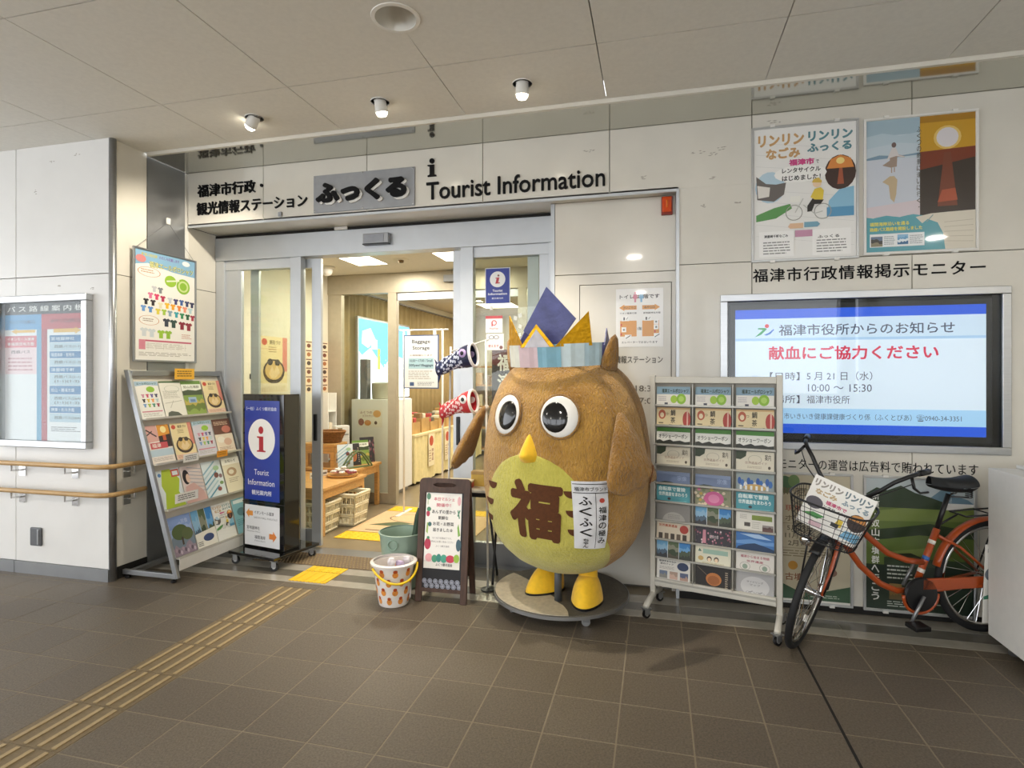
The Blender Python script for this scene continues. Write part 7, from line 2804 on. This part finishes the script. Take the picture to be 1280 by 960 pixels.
for k in range(3):
    t = thing('boxed_sweets', ('lowest', 'middle', 'topmost')[k] + ' of three stacked white sweet boxes on the far low table', 'box', (-3.54, 5.955, 0.492 + 0.142 * k), rz=R(48 + 3 * k), group='stacked white sweet boxes')
    MB().box(-0.085, 0.085, -0.05, 0.05, 0, 0.14).build('carton', M_WHITE, t, bevel=0.004)
    MB().box(-0.06, -0.005, -0.0515, -0.05, 0.07, 0.115).build('picture_label', mat('olive_label', '#6c6a48', 0.5, noise=0.15), t)
    MB().box(-0.07, 0.07, -0.0512, -0.05, 0.03, 0.045).build('text_label', M_STEEL_D, t)

# luggage sign on its pole stand
t = thing('storage_sign_stand', 'white pole stand carrying a Baggage Storage notice', 'sign', (-2.44, 5.72, 0))
for x in (-0.21, 0.235):
    MB().tube([(x, 0.02, 0.012), (x, 0.02, 1.985)], 0.011, 10).build('pole', M_WHITE, t, smooth=True)
    MB().box(x - 0.02, x + 0.02, -0.16, 0.20, 0, 0.014).build('foot', M_WHITE, t, bevel=0.003)
MB().tube([(-0.26, 0.02, 1.985), (0.30, 0.02, 1.985)], 0.009, 10).build('top_rail', M_WHITE, t, smooth=True)
for x in (-0.15, 0.15):
    MB().box(x - 0.012, x + 0.012, -0.004, 0.03, 1.925, 1.995).build('hook', M_WHITE, t)
p = Print(0.405, 0.575, '#3f527e', 0.006)
p.rect(0.03, 0.02, 0.97, 0.98, '#eef0ee')
p.text('Baggage', 0.24, 0.085, 0.76, 0.175, '#4a4c58', 0.02)
p.text('Storage', 0.26, 0.205, 0.74, 0.295, '#4a4c58', 0.02)
p.text('お荷物預かります', 0.18, 0.365, 0.82, 0.395, '#7a5a5a', 0.01)
p.rect(0.14, 0.43, 0.86, 0.63, '#b4d4de')
p.text('10:00〜17:00 / Small', 0.18, 0.455, 0.82, 0.505, '#3a4c60', 0.01)
p.text('500yen/1Baggage', 0.16, 0.54, 0.84, 0.60, '#3a4c60', 0.02)
p.lines(0.14, 0.67, 0.86, 0.84, 5, '#b0a49c', 0.35, 4)
p.rect(0.18, 0.88, 0.30, 0.95, '#4a5f8c')
p.lines(0.40, 0.88, 0.90, 0.95, 3, '#8a8c94', 0.4, 4)
p.build('notice', t, INKG, loc=(0.0, -0.006, 1.355))

# floor mats inside
t = thing('inner_tactile_sheet', 'yellow tactile sheet just inside the doors', 'tactile plate', (-2.25, 4.835, 0.0))
MB().box(-0.63, 0.63, -0.115, 0.115, 0, 0.004).build('sheet', M_YEL, t)
mb = MB()
for i in range(21):
    for j in range(4):
        mb.lathe([(0.016, 0.0), (0.011, 0.004), (0.001, 0.0045)], 8, (-0.60 + 0.06 * i, -0.088 + 0.058 * j, 0.004), cap=False)
mb.build('studs', M_YEL, t)['kind'] = 'stuff'
t = thing('inner_tactile_sheet', 'yellow tactile sheet before the inner doors', 'tactile plate', (-2.25, 5.92, 0.0))
MB().box(-0.63, 0.63, -0.11, 0.11, 0, 0.004).build('sheet', M_YEL, t)
o = mb.build('studs', M_YEL, t)
o['kind'] = 'stuff'
t = thing('welcome_mat', 'beige welcome mat between the two yellow sheets', 'mat', (-2.25, 5.38, 0.0))
MB().box(-0.63, 0.63, -0.415, 0.415, 0, 0.005).build('mat', mat('beige_mat', '#cfae84', 0.85, noise=0.08, nscale=60), t, bevel=0.002)
p = Print(1.2, 0.78, None, step=0.0004)
p.ring(0.32, 0.30, 0.20, 0.20, 0.06, '#6a5a44')
p.rect(0.10, 0.93, 0.95, 0.96, '#5a4c3a')
p.poly([(0.05, 0.72), (0.25, 0.50), (0.42, 0.55), (0.25, 0.72)], '#4d5c3c')
o = p.build('mat_print', t, loc=(0, -0.39, 0.0052))
o.rotation_euler = (R(-90), 0, 0)

# ------------------------------------------------------------------ inner shop along the left wall
cu = thing('wall_curtain', 'long beige pleated curtain along the shop side wall', 'curtain', (-3.765, 6.3, 0))
mb = MB()
n = 300
prev = None
for k in range(n + 1):
    y = 4.6 * k / n
    x = 0.020 * math.sin(k * 0.62) + 0.006 * math.sin(k * 1.7)
    a, b = mb.av((x, y, 0.10)), mb.av((x, y, 2.56))
    if prev:
        mb.af((prev[0], a, b, prev[1]))
    prev = (a, b)
o = mb.build('cloth', mat('curtain_cloth', '#a08c60', 0.85, noise=0.08, nscale=10), cu, smooth=True)
so = o.modifiers.new('solid', 'SOLIDIFY')
so.thickness = 0.003
MB().tube([(0, 0, 2.58), (0, 4.6, 2.58)], 0.014, 8).build('rail', M_STEEL_D, cu, smooth=True)
lb = thing('map_lightbox', 'bright backlit blue and white area map on the shop side wall', 'lightbox', (-3.69, 7.40, 1.17), rz=R(90))
MB().box(-0.79, 0.79, 0.0, 0.035, -0.02, 1.09).build('case', M_STEEL, lb, bevel=0.004)
p = Print(1.54, 1.05, None, step=0.0005)
p.rect(0, 0, 1, 1, '#e2f0f4')
p.poly([(0, 0), (1, 0), (1, 0.5), (0.62, 0.4), (0.45, 0.6), (0.35, 0.5), (0.2, 0.35), (0.05, 0.45), (0, 0.4)], '#58b4e4')
p.poly([(0.06, 0.15), (0.2, 0.1), (0.3, 0.25), (0.15, 0.35), (0.05, 0.3)], '#dfe6b0')
p.rect(0.33, 0.35, 0.38, 0.62, '#93cc4c')
p.poly([(0.55, 0.2), (0.62, 0.12), (0.66, 0.22)], '#f2f6f8')
p.rect(0.22, 0.24, 0.32, 0.36, '#f2f4f4')
p.poly([(0.55, 0.6), (0.72, 0.48), (0.95, 0.7), (0.9, 1), (0.6, 1)], '#cfe8dc')
rnd = random.Random(2)
for k in range(40):
    p.ell(rnd.random(), 0.35 + 0.65 * rnd.random(), 0.008, 0.012, rnd.choice(['#e0b870', '#6aa0d0', '#9cc890', '#d88a80']), 6)
p.build('map_film', lb, LIGHTBOX, loc=(0, -0.004, 0.01))
# white cabinet with poster
t = thing('white_cabinet', 'white cabinet with a food poster under the map lightbox', 'cabinet', (-3.42, 6.72, 0))
MB().box(-0.25, 0.28, -0.30, 0.30, 0.05, 1.20).build('body', M_WHITE, t, bevel=0.006)
MB().box(0.281, 0.296, -0.295, 0.295, 0.06, 1.19).build('door', M_WHITE, t, bevel=0.004)
MB().box(-0.22, 0.25, -0.27, 0.27, 0.0, 0.05).build('plinth', M_STEEL_D, t)
p = Print(0.33, 0.22, '#e9e2d2', 0.002)
p.text('ふくつの', 0.1, 0.1, 0.6, 0.25, '#7a3c30', 0.02)
p.text('ソフトクリーム', 0.2, 0.3, 0.8, 0.45, '#7a3c30', 0.02)
p.ell(0.15, 0.72, 0.12, 0.2, '#8a4a34')
p.ell(0.42, 0.76, 0.14, 0.16, '#c88a4c')
p.ell(0.8, 0.25, 0.16, 0.2, '#d8a460')
p.ell(0.75, 0.75, 0.06, 0.1, '#5a4434')
p.build('cabinet_poster', t, INK, loc=(0.0, -0.303, 0.86))
o = MB().lathe([(0.13, 0.0), (0.14, 0.01), (0.145, 0.2), (0.12, 0.21), (0.09, 0.212)], 24).build('rice_cooker', mat('appliance', '#b4b09c', 0.35, metal=0.3, noise=0.05), auto=35, loc=(-3.36, 6.66, 1.20))
tag(o, 'squat grey appliance standing on the white cabinet', 'appliance')
o = MB().box(-0.05, 0.05, -0.05, 0.05, 0, 0.5).build('tall_box', mat('dark_grey_box', '#6c7074', 0.5, noise=0.08), bevel=0.006, loc=(-3.55, 6.55, 1.20))
tag(o, 'tall dark grey box standing on the white cabinet', 'box')
# curtained counter
ct = thing('skirted_counter', 'long counter with a cream cloth skirt inside the shop', 'counter', (-3.42, 8.72, 0))
MB().box(-0.30, 0.27, -1.55, 1.55, 0.655, 0.69).build('top', mat('cream_top', '#dccb9c', 0.55, noise=0.05), ct, bevel=0.004)
mb = MB()
prev = None
for k in range(260):
    y = -1.54 + 3.08 * k / 259
    x = 0.255 + 0.010 * math.sin(k * 0.55)
    a, b = mb.av((x + 0.004 * math.sin(k * 0.9), y, 0.03 + 0.012 * math.sin(k * 0.21))), mb.av((x, y, 0.66))
    if prev:
        mb.af((prev[0], a, b, prev[1]))
    prev = (a, b)
for y in (-1.54, 1.54):
    mb.box(-0.29, 0.255, y - 0.002, y + 0.002, 0.04, 0.655)
mb.build('skirt', mat('skirt_cloth', '#e2d29c', 0.85, noise=0.06), ct, smooth=False)
for y in (-1.0, -0.35):
    p = Print(0.22, 0.46, '#e9dcb8', 0.001)
    p.ell(0.5, 0.22, 0.34, 0.16, '#c0563c')
    p.vtext('特産品', 0.55, 0.45, 0.85, 0.85, '#8a4030', 0.01)
    p.lines(0.1, 0.5, 0.45, 0.9, 5, '#b08a68', 0.4, 3)
    o = p.build('skirt_flyer', ct, INK, loc=(0.285, y, 0.20))
    o.rotation_euler = (0, 0, R(90))
rnd = random.Random(21)
gd = ['#b08a50', '#c8a468', '#8a6a44', '#b84a44', '#d8cdb0', '#6a6454']
gn = ['tan', 'straw', 'brown', 'red', 'cream', 'olive']
for k in range(9):
    y = 7.35 + 0.33 * k
    h_ = (0.16, 0.20, 0.13)[k % 3]
    t = thing('goods_crate', 'open wooden goods crate in the row on the skirted counter', 'crate', (-3.36, y, 0.69), group='wooden crates on the skirted counter')
    mb = MB()
    mb.box(-0.15, 0.15, -0.14, -0.128, 0, h_).box(-0.15, 0.15, 0.128, 0.14, 0, h_).box(-0.15, -0.138, -0.128, 0.128, 0, h_).box(0.138, 0.15, -0.128, 0.128, 0, h_).box(-0.138, 0.138, -0.128, 0.128, 0, 0.01)
    mb.build('box', mat('crate_wood', '#b8935a', 0.6, noise=0.15, nscale=10), t)
    for q in range(4):
        c = (k + q) % 6
        o = MB().box(-0.05, 0.05, -0.045, 0.045, 0, h_ + 0.02 + 0.05 * rnd.random()).build('goods_packet', mat('goods_' + gn[c], gd[c], 0.5, noise=0.2, nscale=25), bevel=0.01)
        o.location = (-3.42 + 0.12 * (q % 2), y - 0.06 + 0.12 * (q // 2), 0.702)
        tag(o, gn[c] + ' packet standing in a wooden crate on the skirted counter', 'packet', gn[c] + ' packets in the counter crates')
# shelves further back with signs
sh = thing('shop_shelf', 'tall open shop shelf with signs at the back of the shop', 'shelf', (-2.6, 10.5, 0))
for z in (0.1, 0.5, 0.9, 1.3, 1.65):
    MB().box(-1.0, 1.0, -0.18, 0.18, z, z + 0.025).build('board', M_WOODL, sh)
for x in (-1.0, 0.0, 1.0):
    MB().box(x - 0.015, x + 0.015, -0.18, 0.18, 0, 1.9).build('side', M_WOODL, sh)
for k in range(27):
    r_ = k // 9
    c = k % 6
    x = -3.45 + 0.21 * (k % 9) + (0.02 if k % 9 > 4 else -0.02)
    if abs(x + 2.6) < 0.07:
        continue
    z = (0.525, 0.925, 1.325)[r_]
    o = MB().box(-0.06, 0.06, -0.06, 0.06, 0, 0.12 + 0.12 * rnd.random()).build('shelf_goods', mat('goods_' + gn[c], gd[c], 0.5, noise=0.2, nscale=25), bevel=0.01, loc=(x, 10.45, z))
    tag(o, '%s goods box on the %s of the tall shop shelf' % (gn[c], ('low board', 'middle board', 'high board')[r_]), 'box', '%s goods on the %s' % (gn[c], ('low board', 'middle board', 'high board')[r_]))

# ------------------------------------------------------------------ stickers and sign on the right-hand glass
gy = DY + 0.0155
p = Print(0.205, 0.285, '#d6d9de', 0.002, step=0.0004)
p.rect(0.03, 0.02, 0.97, 0.98, '#1f3494')
p.ell(0.5, 0.32, 0.31, 0.22, '#eeeeec', 26)
p.ell(0.535, 0.215, 0.040, 0.030, '#7a3a34')
p.poly([(0.42, 0.275), (0.575, 0.265), (0.53, 0.41), (0.60, 0.405), (0.58, 0.435), (0.41, 0.44), (0.46, 0.30), (0.42, 0.30)], '#b52a38')
p.text('Tourist', 0.30, 0.60, 0.70, 0.665, '#e6e8f0', 0.03)
p.text('Information', 0.12, 0.69, 0.88, 0.755, '#e6e8f0', 0.03)
p.text('観光案内所', 0.27, 0.82, 0.73, 0.87, '#cfd4e4', 0.02)
o = p.build('hanging_info_sign', None, INKG, loc=(-1.213, gy - 0.004, 2.060))
tag(o, 'small blue Tourist Information plate on the right-hand glass', 'sign')
o = MB().box(-0.012, 0.012, -0.012, 0.0, 0, 0.035).build('suction_hook', M_WHITE, bevel=0.003, loc=(-1.262, gy, 2.010))
tag(o, 'white suction hook under the small blue plate on the glass', 'hook')
p = Print(0.140, 0.135, '#ecebe8', 0.001, step=0.0004)
p.rect(0, 0, 1, 0.17, '#c03a3c')
p.ring(0.5, 0.42, 0.16, 0.16, 0.35, '#c03a3c')
p.rect(0.35, 0.36, 0.42, 0.62, '#c03a3c')
p.text('PayPay', 0.25, 0.70, 0.75, 0.82, '#a84a48', 0.01)
o = p.build('pay_sticker', None, INKG, loc=(-1.243, gy, 1.832))
tag(o, 'white and red payment sticker on the glass', 'sticker')
p = Print(0.145, 0.130, '#e2e0dc', 0.001, step=0.0004)
p.ring(0.30, 0.22, 0.15, 0.12, 0.25, '#6a6a6c')
p.ring(0.58, 0.22, 0.15, 0.12, 0.25, '#6a6a6c')
p.text('使えます', 0.12, 0.66, 0.72, 0.84, '#b04a44', 0.02)
p.ell(0.85, 0.84, 0.10, 0.11, '#7a4a40')
o = p.build('pay_sticker', None, INKG, loc=(-1.236, gy, 1.695))
tag(o, 'white sticker with grey rings under the payment sticker', 'sticker')
p = Print(0.20, 1.30, '#4a4444', 0.004, step=0.0004)
p.poly([(0, 0), (1, 0), (1, 0.14), (0, 0.09)], '#6a3a38')
p.vtext('福津市行政・観光', 0.22, 0.02, 0.82, 0.98, '#e6e4de', 0.03)
o = p.build('vertical_sign', None, INKG, loc=(-1.165, DY + 0.032, 0.40))
tag(o, 'dark vertical sign with white writing behind the right-hand glass', 'sign')
p = Print(0.11, 0.22, None, step=0.0004)
for (x, y, a) in ((0.28, 0.25, 0.3), (0.62, 0.16, -0.4), (0.62, 0.55, 0.5), (0.6, 0.85, 1.4)):
    ca, sa = math.cos(a), math.sin(a)
    p.poly([(x + 0.13 * ca - 0.30 * q * sa * 0.5, y + 0.06 * sa + 0.30 * q * ca * 0.5) for q in (-0.5, 0.5)] + [(x - 0.13 * ca - 0.30 * q * sa * 0.5, y - 0.06 * sa + 0.30 * q * ca * 0.5) for q in (0.5, -0.5)], '#e9e8e4')
o = p.build('glass_decal', None, INKG, loc=(-1.045, gy + 0.004, 1.78))
tag(o, 'white brush-stroke decal on the right-hand glass', 'decal')
# strip lamp glimpsed between door frame and panel
o = MB().tube([(0, 0, 0), (0, 0, 0.05)], 0.014, 10).build('contact_lamp', M_WHITE, smooth=True, loc=(-0.757, DY - 0.035, 2.43))
tag(o, 'tiny white cylinder at the top of the door jamb by the recess panel', 'fitting')
